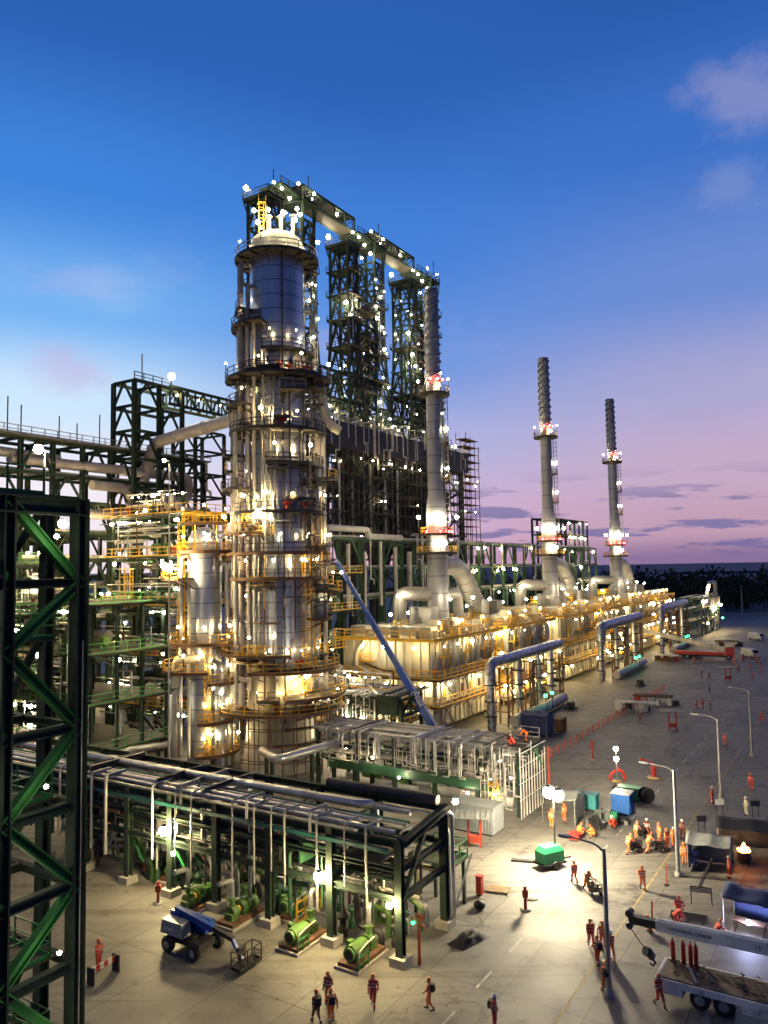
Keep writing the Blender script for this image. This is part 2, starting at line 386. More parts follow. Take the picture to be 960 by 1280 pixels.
    def ladder(s, x, y, z0, z1, dx, dy, w=.5, cage=True):
        # (dx,dy): outward direction
        px, py = -dy * w / 2, dx * w / 2
        for sg in (-1, 1): s.beam((x + sg * px, y + sg * py, z0), (x + sg * px, y + sg * py, z1), .08)
        z = z0
        while z < z1: s.beam((x - px, y - py, z), (x + px, y + py, z), .05); z += .5
        if cage:
            z = z0 + 2.2; o = .75
            while z < z1 + .6:
                pts = [(x - px * 1.6, y - py * 1.6, z), (x - px * 1.6 + dx * o, y - py * 1.6 + dy * o, z), (x + px * 1.6 + dx * o, y + py * 1.6 + dy * o, z), (x + px * 1.6, y + py * 1.6, z)]
                for p, q in zip(pts, pts[1:]): s.beam(p, q, .07)
                z += 1.1
            for sg in (-1.6, 1.6): s.beam((x + sg * px + dx * o, y + sg * py + dy * o, z0 + 2.2), (x + sg * px + dx * o, y + sg * py + dy * o, z1 + .6), .06)
        return s
    def lattice(s, p0, p1, q0, q1, w, zig=6, kind='X'):
        # braces between rail p0-p1 and rail q0-q1
        p0, p1, q0, q1 = map(Vector, (p0, p1, q0, q1))
        for i in range(zig):
            a, b = i / zig, (i + 1) / zig
            if kind == 'X' or i % 2 == 0: s.beam(p0.lerp(p1, a), q0.lerp(q1, b), w)
            if kind == 'X' or i % 2 == 1: s.beam(q0.lerp(q1, a), p0.lerp(p1, b), w)
        return s
    def mesh(s, name, org=(0, 0, 0)):
        me = bpy.data.meshes.new(name); o = Vector(org)
        me.from_pydata([(v[0] - o[0], v[1] - o[1], v[2] - o[2]) for v in s.v], [], s.f)
        for n in s.names: me.materials.append(MATS[n])
        me.polygons.foreach_set('material_index', s.mi); me.polygons.foreach_set('use_smooth', s.sm)
        me.update(); return me
    def build(s, name, parent=None, label=None):
        org = ORG[parent.name] if parent else (0, 0, 0)
        o = bpy.data.objects.new(name, s.mesh(name, org)); col.objects.link(o)
        if parent: o.parent = parent; ORG[o.name] = org
        if label: o['label'] = label
        return o

def tag(o, label, cat, group=None, kind=None):
    if label: o['label'] = label
    if cat: o['category'] = cat
    if group: o['group'] = group
    if kind: o['kind'] = kind
    return o
def thing(name, label, cat, a, b, z=0, group=None, local=False, rot=None, xy=None):
    o = bpy.data.objects.new(name, None); col.objects.link(o); o.empty_display_size = .5
    p = Vector((xy[0], xy[1], z)) if xy else Wd(a, b, z)
    o.location = p; o.rotation_euler = (0, 0, TH if rot is None else rot)
    ORG[o.name] = (0, 0, 0) if local else (a, b, z)
    return tag(o, label, cat, group)
def copy_thing(src, label, loc, rot, group=None):
    def cp(o, par):
        c = o.copy(); col.objects.link(c); c.parent = par
        for ch in [x for x in KIDS.get(o.name, o.children)]: cp(ch, c)
        return c
    r = cp(src, None); r.location = loc; r.rotation_euler = (0, 0, rot); r['label'] = label
    if group: r['group'] = group
    return r
KIDS = {}
def structure(name, mb):
    o = mb.build(name); o['kind'] = 'structure'; return o

LAMP = {}
def lamp(parent, p, m='lamp_warm', r=.26, post=.0, name='lamp'):
    key = (m, r, post)
    if key not in LAMP:
        b = MB('dark_steel')
        if post: b.tube((0, 0, -post), (0, 0, -r * .3), .06, n=6)
        b.lathe(0, 0, [(.02, r * 1.3), (r * .5, r * 1.15), (r * .62, r * .8)], 8)
        b.m(m)
        g = MB(m)
        prof = [(max(.001, r * math.sin(math.pi * i / 5)), -r * math.cos(math.pi * i / 5)) for i in range(6)]
        b.lathe(0, 0, [q for q in prof], 10)
        LAMP[key] = b.mesh(name)
    o = bpy.data.objects.new(name, LAMP[key]); col.objects.link(o); o.parent = parent
    org = ORG[parent.name]; o.location = (p[0] - org[0], p[1] - org[1], p[2] - org[2]); ORG[o.name] = org
    return o
rnd = random.uniform
def warm(): return random.choice(['lamp_warm', 'lamp_warm', 'lamp_white'])

# ------------------------------------------------------------------ setting
g = MB('yard_concrete'); g._add([(-4000, -300, 0), (4000, -300, 0), (4000, 1000, 0), (-4000, 1000, 0)], [(0, 1, 2, 3)])
structure('ground', g)
g = MB('sea_water'); g._add([(-60000, 900, -2), (60000, 900, -2), (60000, 60000, -2), (-60000, 60000, -2)], [(0, 1, 2, 3)])
structure('sea', g)
g = MB('rock')
for i in range(26):
    x = 700 + i * 22; g.ball((x, 1900 + 1.5 * i, -2), rnd(14, 22), 8, .35)
structure('breakwater', g)
def marks(name, matn, segs):
    g = MB(matn)
    for a0, a1, b0, b1 in segs:
        g._add([tuple(Wd(a0, b0, .004)), tuple(Wd(a1, b0, .004)), tuple(Wd(a1, b1, .004)), tuple(Wd(a0, b1, .004))], [(0, 3, 2, 1)])
    structure(name, g)
marks('lane_marking', 'marking_white', [(a, a + 2.2, 21.1, 21.25) for a in range(28, 200, 5)])
marks('edge_marking', 'marking_yellow', [(30, 260, 15.9, 16.02)])
g = MB('footing')      # kerb road that closes the yard off from the trees
for p, q in (((110, 372), (172, 372)), ((172, 372), (330, 338))):
    p, q = Vector((*p, .2)), Vector((*q, .2)); g.beam(p, q, 1.2, .5)
structure('kerb', g)

# dark wood between the yard and the sea
g = MB('leaf'); rt = random.Random(3)
for i in range(300):
    x = rt.uniform(60, 420); y = rt.uniform(392, 560) - max(0, x - 190) * .14; h = rt.choice([rt.uniform(9, 15), rt.uniform(13, 19), rt.uniform(17, 23)])
    k = 130
    for j in range(k):
        th, ph = rt.uniform(0, 6.283), math.acos(rt.uniform(-1, 1)); rr = rt.uniform(.45, 1.05)
        c = Vector((x + math.cos(th) * math.sin(ph) * 6.5 * rr, y + math.sin(th) * math.sin(ph) * 6.5 * rr, h * .55 + math.cos(ph) * h * .5 * rr))
        d = Vector((rt.gauss(0, 1), rt.gauss(0, 1), rt.gauss(0, 1))).normalized(); e = d.orthogonal().normalized(); f = d.cross(e); s = rt.uniform(.7, 1.5)
        g._add([tuple(c + e * s), tuple(c + f * s * .7), tuple(c - e * s), tuple(c - f * s * .7)], [(0, 1, 2, 3)])
    g.tube((x, y, 0), (x, y, h * .6), .35, .2, 5)
o = g.build('forest'); tag(o, 'dark dense wood between the yard and the sea', 'forest', kind='stuff')

# ------------------------------------------------------------------ main fractionator column
CX, CY = 78.0, 65.5
def column_main():
    t = thing('distillation_column', 'tallest silver column with many ringed platforms and a lit cream dome, left of centre', 'column', CX, CY)
    MB('footing').lathe(CX, CY, [(5.2, 0), (5.2, 1.2), (4.6, 1.3), (4.5, 3.5)], 28).build('foundation', t)
    MB('cream').lathe(CX, CY, [(4.4, 3.5), (4.15, 9), (4.02, 12)], 36).build('skirt', t)
    MB('alu').lathe(CX, CY, [(4.0, 12), (4.0, 26.5), (3.65, 29.5), (3.6, 66.8)], 40).build('shell', t)
    MB('cream').lathe(CX, CY, [(3.85, 66.8), (3.85, 67.3), (3.75, 68.2), (3.3, 69.3), (2.2, 70.1), (.9, 70.5), (.01, 70.6)], 36).build('dome', t)
    d = MB('galv')
    for k, (a, r, h) in enumerate(((240, 1.6, 1.7), (300, 2.2, 2.4), (190, 2.0, 1.5))):
        x, y = CX + r * math.cos(R(a)), CY + r * math.sin(R(a)); d.tube((x, y, 69.4), (x, y, 70.4 + h), .28); d.tube((x, y, 70.3 + h), (x, y, 70.5 + h), .5)
    d.build('nozzle', t)
    spec = [  # z, a0, a1, r_out, rail material
        (66.4, 0, 359.9, 5.6, 'cream'), (59.3, 105, 160, 5.6, 'galv'), (57.0, 95, 200, 6.1, 'grating'), (53.5, 195, 305, 4.9, 'dark_steel'), (50.0, 120, 335, 6.0, 'dark_steel'),
        (46.5, 100, 170, 5.8, 'grating'), (43.0, 125, 300, 5.5, 'dark_steel'), (40.0, 95, 150, 6.4, 'grating'), (38.6, 205, 312, 5.1, 'grating'), (36.8, 275, 335, 6.9, 'yellow'), (35.4, 100, 178, 6.6, 'grating'),
        (32.4, 140, 335, 5.4, 'grating'), (29.7, 120, 200, 6.3, 'yellow'), (27.2, 125, 345, 5.8, 'rust'), (24.0, 110, 350, 5.5, 'grating'), (22.3, 285, 345, 7.4, 'yellow'), (18.8, 280, 340, 6.0, 'rust'),
        (14.6, 120, 230, 6.6, 'yellow'), (12.6, 190, 345, 6.9, 'yellow'), (9.4, 225, 350, 7.6, 'yellow'), (7.6, 140, 300, 7.2, 'yellow')]
    for z, a0, a1, r, rm in spec:
        p = MB('grating'); r = r + (.9 if z < 51 else 0); p.ring(CX, CY, 3.55 if z > 29 else 3.95, r, z - .12, z, a0, a1)
        p.m('rust' if z < 30 else 'dark_steel')
        k = max(2, int((a1 - a0) / 24))
        for i in range(k + 1):
            a = R(a0 + (a1 - a0) * i / k); c, s = math.cos(a), math.sin(a)
            p.beam((CX + c * 4, CY + s * 4, z - .22), (CX + c * r, CY + s * r, z - .22), .12, .22)
            p.beam((CX + c * 4, CY + s * 4, z - 1.5), (CX + c * (r - .3), CY + s * (r - .3), z - .3), .11)
        p.ring(CX, CY, r - .04, r + .04, z - .25, z + .12, a0, a1)
        po = p.build('platform', t)
        rl = MB(rm); rl.rail_arc(CX, CY, r - .05, z, a0, a1, 1.15, .085); rl.build('railing', po)
    # hanging dark crane cable, ladders in cages
    for z0, z1, a in ((50, 66, 312), (27, 50, 205), (7.6, 27, 262), (12.6, 38, 318), (36, 57, 128)):
        c, s = math.cos(R(a)), math.sin(R(a)); l = MB('yellow' if z1 < 45 else 'galv'); l.ladder(CX + 4.6 * c, CY + 4.6 * s, z0, z1, c, s); l.build('ladder', t)
    # risers strapped to the shell
    for a, rr, r, z0, z1, m in ((146, 5.0, .42, 8, 65.5, 'pipe_pink'), (118, 5.6, .3, 10, 49, 'pipe_white'), (134, 6.0, .24, 12, 46, 'pipe_pink'), (156, 6.1, .3, 6, 44, 'galv'), (312, 6.0, .28, 8, 48, 'pipe_white'), (166, 4.7, .33, 10, 62, 'pipe_pink'), (178, 4.6, .25, 14, 58, 'pipe_white'), (196, 4.55, .2, 22, 55, 'pipe_white'), (138, 5.0, .3, 20, 52, 'pipe_white'),
                               (128, 5.2, .22, 6, 48, 'galv'), (304, 5.2, .5, 19, 45.5, 'pipe_white'), (318, 4.9, .3, 8, 60, 'galv'), (330, 5.3, .22, 6, 40, 'pipe_white'), (286, 4.6, .16, 10, 50, 'galv'), (214, 4.5, .14, 8, 52, 'galv'), (228, 4.5, .1, 6, 66, 'dark_steel')):
        c, s = math.cos(R(a)), math.sin(R(a)); p = MB(m)
        p.pipe([(CX + rr * c, CY + rr * s, z0), (CX + rr * c, CY + rr * s, z1), (CX + 3.6 * c, CY + 3.6 * s, z1 + .1)], r, 10)
        z = z0 + 2
        while z < z1 - 1:
            p.tube((CX + rr * c, CY + rr * s, z), (CX + rr * c, CY + rr * s, z + .14), r + .1, n=10); z += rnd(4, 7)
        p.build('riser_pipe', t)
    rc = random.Random(33)
    for i in range(40):          # small bracket platforms and instrument stands between the rings
        z = rc.uniform(9, 53); a0 = rc.uniform(110, 320); w = rc.uniform(14, 40); r = rc.uniform(5.0, 7.2)
        p = MB('grating'); p.ring(CX, CY, 3.6, r, z - .1, z, a0, a0 + w); p.ring(CX, CY, r - .04, r + .04, z - .2, z + .1, a0, a0 + w)
        for e in (a0, a0 + w): p.beam((CX + 3.6 * math.cos(R(e)), CY + 3.6 * math.sin(R(e)), z - 1.2), (CX + r * math.cos(R(e)), CY + r * math.sin(R(e)), z - .1), .1)
        po = p.build('platform', t); MB(rc.choice(['yellow', 'rust', 'galv'] if z > 28 else ['yellow', 'yellow', 'rust'])).rail_arc(CX, CY, r - .04, z, a0, a0 + w, 1.15, .09).build('railing', po)
    for i in range(24):          # pipes that wrap part of the shell
        z = rc.uniform(7, 52); a0 = rc.uniform(110, 300); w = rc.uniform(15, 60); r = rc.uniform(4.4, 5.6); h = rc.uniform(-4, 4)
        pts = [(CX + r * math.cos(R(a0)), CY + r * math.sin(R(a0)), max(2, z + h))] + [(CX + r * math.cos(R(a0 + w * j / 5)), CY + r * math.sin(R(a0 + w * j / 5)), z) for j in range(6)]
        MB(rc.choice(['pipe_white', 'pipe_alu', 'rust', 'galv', 'pipe_pink'])).pipe(pts, rc.choice([.09, .13, .2]), 8).build('wrap_pipe', t)
    for i in range(20):
        a = R(rc.uniform(120, 325)); r = rc.uniform(4.3, 6.0); z0 = rc.uniform(2, 38); z1 = z0 + rc.uniform(5, 16)
        MB(rc.choice(['pipe_white', 'galv', 'rust', 'yellow', 'dark_steel'])).tube((CX + r * math.cos(a), CY + r * math.sin(a), z0), (CX + r * math.cos(a), CY + r * math.sin(a), min(z1, 54)), rc.choice([.06, .09, .13]), n=8).build('riser_pipe', t)
    # cream bent transfer nozzle on the side
    c, s = math.cos(R(308)), math.sin(R(308)); q = lambda r, z: (CX + r * c, CY + r * s, z)
    MB('cream').pipe([q(5.6, 50), q(5.9, 47), q(6.8, 44.3), q(8.2, 43.4)], .62, 12).build('bent_duct', t)
    # manways, valves and small equipment on the platforms
    e = MB('red')
    for z, a in ((50.1, 236), (50.1, 262), (43.1, 222), (43.1, 228), (32.5, 232), (32.5, 262), (12.7, 250), (7.7, 214), (7.7, 262), (27.3, 300)):
        c, s = math.cos(R(a)), math.sin(R(a)); x, y = CX + 5.0 * c, CY + 5.0 * s
        e.tube((x, y, z), (x, y, z + 1.2), .16, n=8); e.tube((x - .4 * s, y + .4 * c, z + .9), (x + .4 * s, y - .4 * c, z + .9), .22, n=8)
    e.build('fire_valve', t)
    for z, a in ((52.0, 215), (52, 250), (47.5, 240), (41, 232), (34.4, 245), (21, 230), (21, 262), (16, 246)):
        c, s = math.cos(R(a)), math.sin(R(a)); n = MB('galv'); n.tube((CX + 3.4 * c, CY + 3.4 * s, z), (CX + 4.5 * c, CY + 4.5 * s, z), .4, n=12); n.tube((CX + 4.5 * c, CY + 4.5 * s, z), (CX + 4.65 * c, CY + 4.65 * s, z), .55, n=12); n.build('manway', t)
    y_ = MB('yellow')       # yellow ladder cage climbing over the dome
    y_.ladder(CX + 2.6 * math.cos(R(170)), CY + 2.6 * math.sin(R(170)), 69.2, 74.0, math.cos(R(230)), math.sin(R(230)), .6); y_.build('dome_ladder', t)
    # temporary scaffold round the foot
    sc_ = MB('rust')
    for k in range(15):
        a = R(170 + k * 13); 
        for rr in (6.4, 7.6):
            x, y = CX + rr * math.cos(a), CY + rr * math.sin(a); sc_.beam((x, y, 0), (x, y, 7.2 + (k % 3)), .09)
    for z in (1.9, 3.8, 5.7): 
        for rr in (6.4, 7.6): sc_.ring(CX, CY, rr - .04, rr + .04, z, z + .08, 170, 352)
        if z > 3: sc_.ring(CX, CY, 6.5, 7.5, z + .09, z + .14, 190 + z * 6, 330)
    sc_.build('scaffold', t)
    for z, a0, a1, r, rm in spec:
        a = a0 + rnd(8, 20)
        while a < a1:
            if 100 < a < 350 or z > 66:
                c, s = math.cos(R(a)), math.sin(R(a)); rr = random.choice([5.0, r + (.8 if z < 51 else .1)])
                lamp(t, (CX + rr * c, CY + rr * s, z + 2.3), warm() if z < 58 else 'lamp_white', random.choice([.09, .12, .14]) if rr <= 5.0 else random.choice([.12, .17, .24] if z > 15 else [.11, .15]), 1.5 if rr > 5.2 else 0)
            a += rnd(34, 62) if z > 28 else rnd(28, 50) if z > 15 else rnd(20, 36)
    for a, z in ((150, 73), (170, 71), (200, 72.3), (235, 72), (300, 73), (270, 71.5)):
        c, s = math.cos(R(a)), math.sin(R(a)); lamp(t, (CX + 3.2 * c, CY + 3.2 * s, z), 'lamp_white', .26, 2.5)
    lamp(t, (CX + 6.0 * math.cos(R(196)), CY + 6.0 * math.sin(R(196)), 32.2), 'lamp_flood', .5, 1.4)
    lamp(t, (CX + 6.4 * math.cos(R(250)), CY + 6.4 * math.sin(R(250)), 11.9), 'lamp_flood', .22, .8)
    MB('dark_steel').tube((CX + 2, CY + 1, 69.5), (CX + 2, CY + 1, 76), .06, n=5).build('lightning_rod', t)
column_main()

SX, SY = 72.0, 73.0
def column_slim():
    t = thing('stripper_column', 'slimmer silver column with a yellow railed head, beside the tall column', 'column', SX, SY)
    MB('footing').lathe(SX, SY, [(2.8, 0), (2.8, 1), (2.3, 1.1)], 24).build('foundation', t)
    MB('alu').lathe(SX, SY, [(2.15, 1), (2.15, 28.6), (2.0, 29.4), (1.5, 30.2), (.6, 30.7), (.01, 30.8)], 32).build('shell', t)
    spec = [(31.2, 60, 330, 2.9, 'yellow'), (27.6, 0, 359.9, 3.5, 'yellow'), (24.2, 110, 190, 5.4, 'yellow'), (16.0, 60, 340, 4.6, 'yellow'), (12.6, 90, 230, 5.2, 'yellow'), (11.2, 230, 330, 5.0, 'yellow'), (6.4, 215, 330, 4.6, 'yellow'), (2.4, 210, 335, 4.4, 'yellow')]
    for z, a0, a1, r, rm in spec:
        p = MB('rust'); p.ring(SX, SY, 2.1, r, z - .14, z, a0, a1); p.ring(SX, SY, r - .05, r + .05, z - .3, z + .12, a0, a1)
        for i in range(5):
            a = R(a0 + (a1 - a0) * i / 4); c, s = math.cos(a), math.sin(a); p.beam((SX + 2.1 * c, SY + 2.1 * s, z - 1.4), (SX + (r - .2) * c, SY + (r - .2) * s, z - .2), .1)
        po = p.build('platform', t); MB('yellow').rail_arc(SX, SY, r - .05, z, a0, a1, 1.15, .09).build('railing', po)
        k = 3 if z > 20 else 5
        for i in range(k):
            a = R(max(a0, 120) + (min(a1, 330) - max(a0, 120)) * (i + .5) / k); c, s = math.cos(a), math.sin(a)
            lamp(t, (SX + (r + .1) * c, SY + (r + .1) * s, z + 2.2), warm(), .17, 1.2) if i % 2 else lamp(t, (SX + 2.9 * c, SY + 2.9 * s, z + 1.9), warm(), .13)
    for a, rr, r, z0, z1, m in ((262, 3.3, .75, 0.5, 13, 'alu'), (300, 3.0, .35, 0.5, 26, 'pipe_alu'), (318, 3.4, .2, 0, 30, 'pipe_alu'), (160, 3.2, .25, 2, 27, 'pipe_alu'), (186, 3.0, .2, 2, 24, 'pipe_white'), (140, 3.7, .42, 0.5, 10, 'pipe_alu'), (334, 3.9, .3, 0, 22, 'pipe_white')):
        c, s = math.cos(R(a)), math.sin(R(a)); MB(m).pipe([(SX + rr * c, SY + rr * s, z0), (SX + rr * c, SY + rr * s, z1), (SX + 1.8 * c, SY + 1.8 * s, z1 + .1)], r, 10).build('riser_pipe', t)
    for z0, z1, a in ((0.3, 16, 232), (16, 31, 150)):
        c, s = math.cos(R(a)), math.sin(R(a)); MB('yellow').ladder(SX + 2.6 * c, SY + 2.6 * s, z0, z1, c, s).build('ladder', t)
    q = lambda a, r, z: (SX + r * math.cos(R(a)), SY + r * math.sin(R(a)), z)
    MB('cream').pipe([q(150, 3.6, 10.5), q(150, 3.6, 14), q(190, 3.0, 14.2), q(200, 2, 14)], .6, 12).build('bent_duct', t)
    MB('pipe_white').pipe([q(300, 3.6, 11.5), q(300, 3.8, 15), q(318, 5.2, 15), q(322, 5.4, 12.4), q(300, 3.2, 12.3)], .42, 12).build('bent_duct', t)
    h = MB('yellow')
    for i in range(6):
        a = R(i * 60 + 20); h.beam((SX + 2.7 * math.cos(a), SY + 2.7 * math.sin(a), 27.6), (SX + 2.7 * math.cos(a), SY + 2.7 * math.sin(a), 32.6), .14)
    h.ring(SX, SY, 2.6, 2.85, 32.4, 32.6); h.build('head_frame', t)
    lamp(t, q(178, 5.8, 25.6), 'lamp_flood', .55, 1.2); lamp(t, q(168, 5.9, 25.9), 'lamp_flood', .35, 1.2)
    lamp(t, q(235, 2.6, 29.6), 'lamp_white', .2); lamp(t, q(262, 2.7, 10.3), 'lamp_flood', .15); lamp(t, q(240, 3.2, 4.8), 'lamp_flood', .14)
column_slim()

# the fat transfer line from the tall frame into the column and the low silver lines
t = thing('transfer_pipe', 'fat pale grey pipe crossing the sky to the tall column', 'pipe', 86, 99, 46)
MB('pipe_pink').pipe([(84.5, 99.5, 40), (85.5, 98, 46.2), (79.5, 69, 47.0), (79, 66, 47)], .95, 16, 2).build('pipe_run', t)
for k in (.25, .5, .75):
    f = MB('pipe_white'); p = Vector((85.5, 98, 46.2)).lerp(Vector((79.5, 69, 47.0)), k); d = Vector((-6, -29, .8)).normalized() * .12; f.tube(p - d, p + d, 1.08, n=16)
    f.build('pipe_clamp', t)
def ground_pipe(label, pts, r, m='pipe_alu', sup=True, name='pipeline'):
    p0 = pts[0]; t = thing(name, label, 'pipe', p0[0], p0[1])
    MB(m).pipe(pts, r, 14, r * 3).build('pipe_run', t)
    if sup:
        for p, q in zip(pts, pts[1:]):
            p, q = Vector(p), Vector(q)
            if abs(p.z - q.z) > 2: continue
            for k in (.3, .7):
                x = p.lerp(q, k); MB('dark_green').beam((x.x, x.y, 0), (x.x, x.y, x.z - r), .3).build('support', t)
ground_pipe('wide silver pipeline with an elbow sloping away from the tall column foot', [(66.5, 58.5, 5.0), (63.9, 54.2, 5.0), (81.8, 52.4, 5.0), (84.5, 52.3, 5.0)], .45)
ground_pipe('bright silver pipe bending in an S at the slim column foot', [(69, 75.5, 9.5), (69, 75.5, 3.4), (65, 79.6, 3.0), (62, 78.2, 3.0), (61.5, 77.5, .5)], .42)

# ------------------------------------------------------------------ coker structure with derricks
def frame_grid(t, xs, ys, zs, col_w=.5, beam_w=.35, m='dark_green', brace=True, z0=0, beam_h=None):
    for x in xs:
        for y in ys: MB(m).ibeam((x, y, z0), (x, y, zs[-1]), col_w, col_w, col_w * .16).build('column', t)
    for z in zs:
        b = MB(m)
        for y in ys: b.beam((xs[0], y, z), (xs[-1], y, z), beam_w, beam_h or beam_w)
        for x in xs: b.beam((x, ys[0], z - .003), (x, ys[-1], z - .003), beam_w * .9, (beam_h or beam_w) * .9)
        b.build('floor_beam', t)
    if brace:
        b = MB(m); zz = [z0] + list(zs)
        for k in range(len(zz) - 1):
            for i in range(len(xs) - 1):
                if (i + k) % 2: continue
                mx = (xs[i] + xs[i + 1]) / 2
                b.beam((xs[i], ys[0], zz[k]), (mx, ys[0], zz[k + 1]), beam_w * .7); b.beam((xs[i + 1], ys[0], zz[k]), (mx, ys[0], zz[k + 1]), beam_w * .7)
            for j in range(len(ys) - 1):
                my = (ys[j] + ys[j + 1]) / 2
                b.beam((xs[0], ys[j], zz[k]), (xs[0], my, zz[k + 1]), beam_w * .7); b.beam((xs[0], ys[j + 1], zz[k]), (xs[0], my, zz[k + 1]), beam_w * .7)
        b.build('bracing', t)

def coker():
    t = thing('coker_building', 'huge dark framed block carrying the lattice derricks, behind the tall column', 'building', 145, 95)
    xs = [108 + 11.1 * i for i in range(8)]; ys = [86, 91.5]
    for x in xs:
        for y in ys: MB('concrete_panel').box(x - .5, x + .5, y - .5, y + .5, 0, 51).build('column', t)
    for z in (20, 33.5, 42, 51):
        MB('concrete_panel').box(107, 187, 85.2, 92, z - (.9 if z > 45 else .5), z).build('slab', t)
    cl = random.Random(91)
    for i in range(70):
        x = cl.uniform(108, 178); y = cl.uniform(86, 92); z = cl.choice([20.2, 26, 33.7, 38, 42.2, 46]); MB(cl.choice(['dark_steel', 'dark_green', 'dark_steel', 'galv'])).pipe([(x, y, z - cl.uniform(2, 6)), (x, y, z), (x + cl.uniform(3, 12), y, z), (x + 12, y, z + 3)], cl.choice([.15, .22, .4]), 8).build('process_pipe', t)
    for z in (27, 30, 37, 39.5, 45, 48):
        b = MB('dark_green'); b.beam((107, 85.4, z), (186, 85.4, z), .35); b.beam((107, 91, z), (186, 91, z), .35); b.build('beam', t)
    for xx in range(41):       # secondary steel, closely spaced
        x = 108 + xx * 1.93; b = MB('dark_steel'); b.beam((x, 84.9, 20), (x, 84.9, 50), .18)
        zz = cl.choice([20, 27, 33.5, 39.5, 45]); b.beam((x, 84.9, zz), (x + 2, 84.9, zz + 5), .14); b.build('post', t)
    for i in range(30):
        x = cl.uniform(108, 180); z = cl.choice([27, 30, 37, 39.5, 45, 48]); p = MB('grating'); p.box(x, x + cl.uniform(4, 10), 84.4, 87, z, z + .12); p.build('platform', t)
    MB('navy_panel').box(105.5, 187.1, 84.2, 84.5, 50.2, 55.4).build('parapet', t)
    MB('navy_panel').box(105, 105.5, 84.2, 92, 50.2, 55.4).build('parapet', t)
    MB('grating').box(105.5, 187, 84.6, 92, 54.5, 54.75).build('deck', t)
    rl = MB('galv'); rl.rail([(105.5, 92, 55.4), (105.5, 84.4, 55.4), (187, 84.4, 55.4), (187, 92, 55.4)], 1.2, .1, 2.4); rl.build('railing', t)
    for i in range(6):
        x = 114 + 12.6 * i; MB('concrete_panel').lathe(x, 90.6, [(1.4, 22), (3.4, 30), (3.4, 50.0)], 24).build('coke_drum', t)
    rr = random.Random(11)
    for i in range(32):          # pale pipes hanging down the face
        x = 108 + i * 2.4 + rr.uniform(-1, 1); z1 = rr.uniform(55.5, 58.5); z0 = z1 - rr.uniform(3, 8); r = rr.choice([.1, .12, .16, .28])
        y = 83.6 - rr.uniform(0, .5)
        pts = [(x, y + 2, z1), (x, y, z1), (x, y, z0)]
        if rr.random() < .5: pts += [(x + rr.choice([-1.4, 1.4]), y, z0), (x + rr.choice([-1.4, 1.4]), y, z0 - 2.5)]; pts[-1] = (pts[-2][0], y, z0 - 2.5)
        MB(rr.choice(['pipe_white', 'galv'])).pipe(pts, r, 8).build('hanging_pipe', t)
    for i in range(7):
        x = 116 + i * 6.0 + rr.uniform(-.8, .8); MB('galv').tube((x, 85.3, 30), (x, 85.3, rr.uniform(44, 49)), rr.choice([.16, .22, .3]), n=8).build('hanging_pipe', t)
    b = MB('dark_green')
    for i in range(7):
        for z0, z1 in ((2, 19.5), (20, 26.5), (27, 33), (33.5, 41), (42, 50)):
            if (i + int(z0)) % 3 != 1: b.beam((xs[i], 85.2, z0), (xs[i + 1], 85.2, z1), .35); b.beam((xs[i + 1], 85.2, z0), (xs[i], 85.2, z1), .35)
    b.build('bracing', t)
    # stair and scaffold tower at the far end
    s = MB('rust'); 
    for x in (187.6, 190.2, 192.8, 195.4):
        for y in (85, 88): s.beam((x, y, 26), (x, y, 62 - (x - 187) * .4), .16)
    for z in range(28, 62, 2):
        e = 195.4 + (z % 4) * .5
        s.beam((187.4, 85, z), (e, 85, z), .13); s.beam((187.4, 88, z), (e, 88, z), .13); s.box(187.4, e - (z % 6) * .3, 85.1, 87.9, z, z + .09)
    for x in (187.6, 195.4): s.beam((x, 86.5, 0), (x, 86.5, 28), .4)
    s.build('stair_tower', t)
    for i in range(62):
        x = rr.uniform(108, 192); z = rr.choice([57.2, 57.6, 58.6, 48.4, 47, 39.8, 31.8, 58.2]); y = 83.8 if z < 50 else rr.uniform(84.2, 91)
        lamp(t, (x, y, z), warm(), rr.choice([.1, .13, .17]) if z < 50 else rr.choice([.16, .2]), 1.2 if z > 55 else 0)
    # tangle of process piping on the deck
    for i in range(34):
        x = rr.uniform(108, 178); y = rr.uniform(85.5, 91); h = rr.uniform(2, 7)
        MB(rr.choice(['pipe_white', 'galv', 'dark_green'])).pipe([(x, y, 54.8), (x, y, 54.8 + h), (x + rr.uniform(3, 9), y, 54.8 + h), (x + 9, y, 56)], rr.choice([.15, .2, .3]), 8).build('deck_pipe', t)
    t.location += Wd(0, 6.4)
coker()

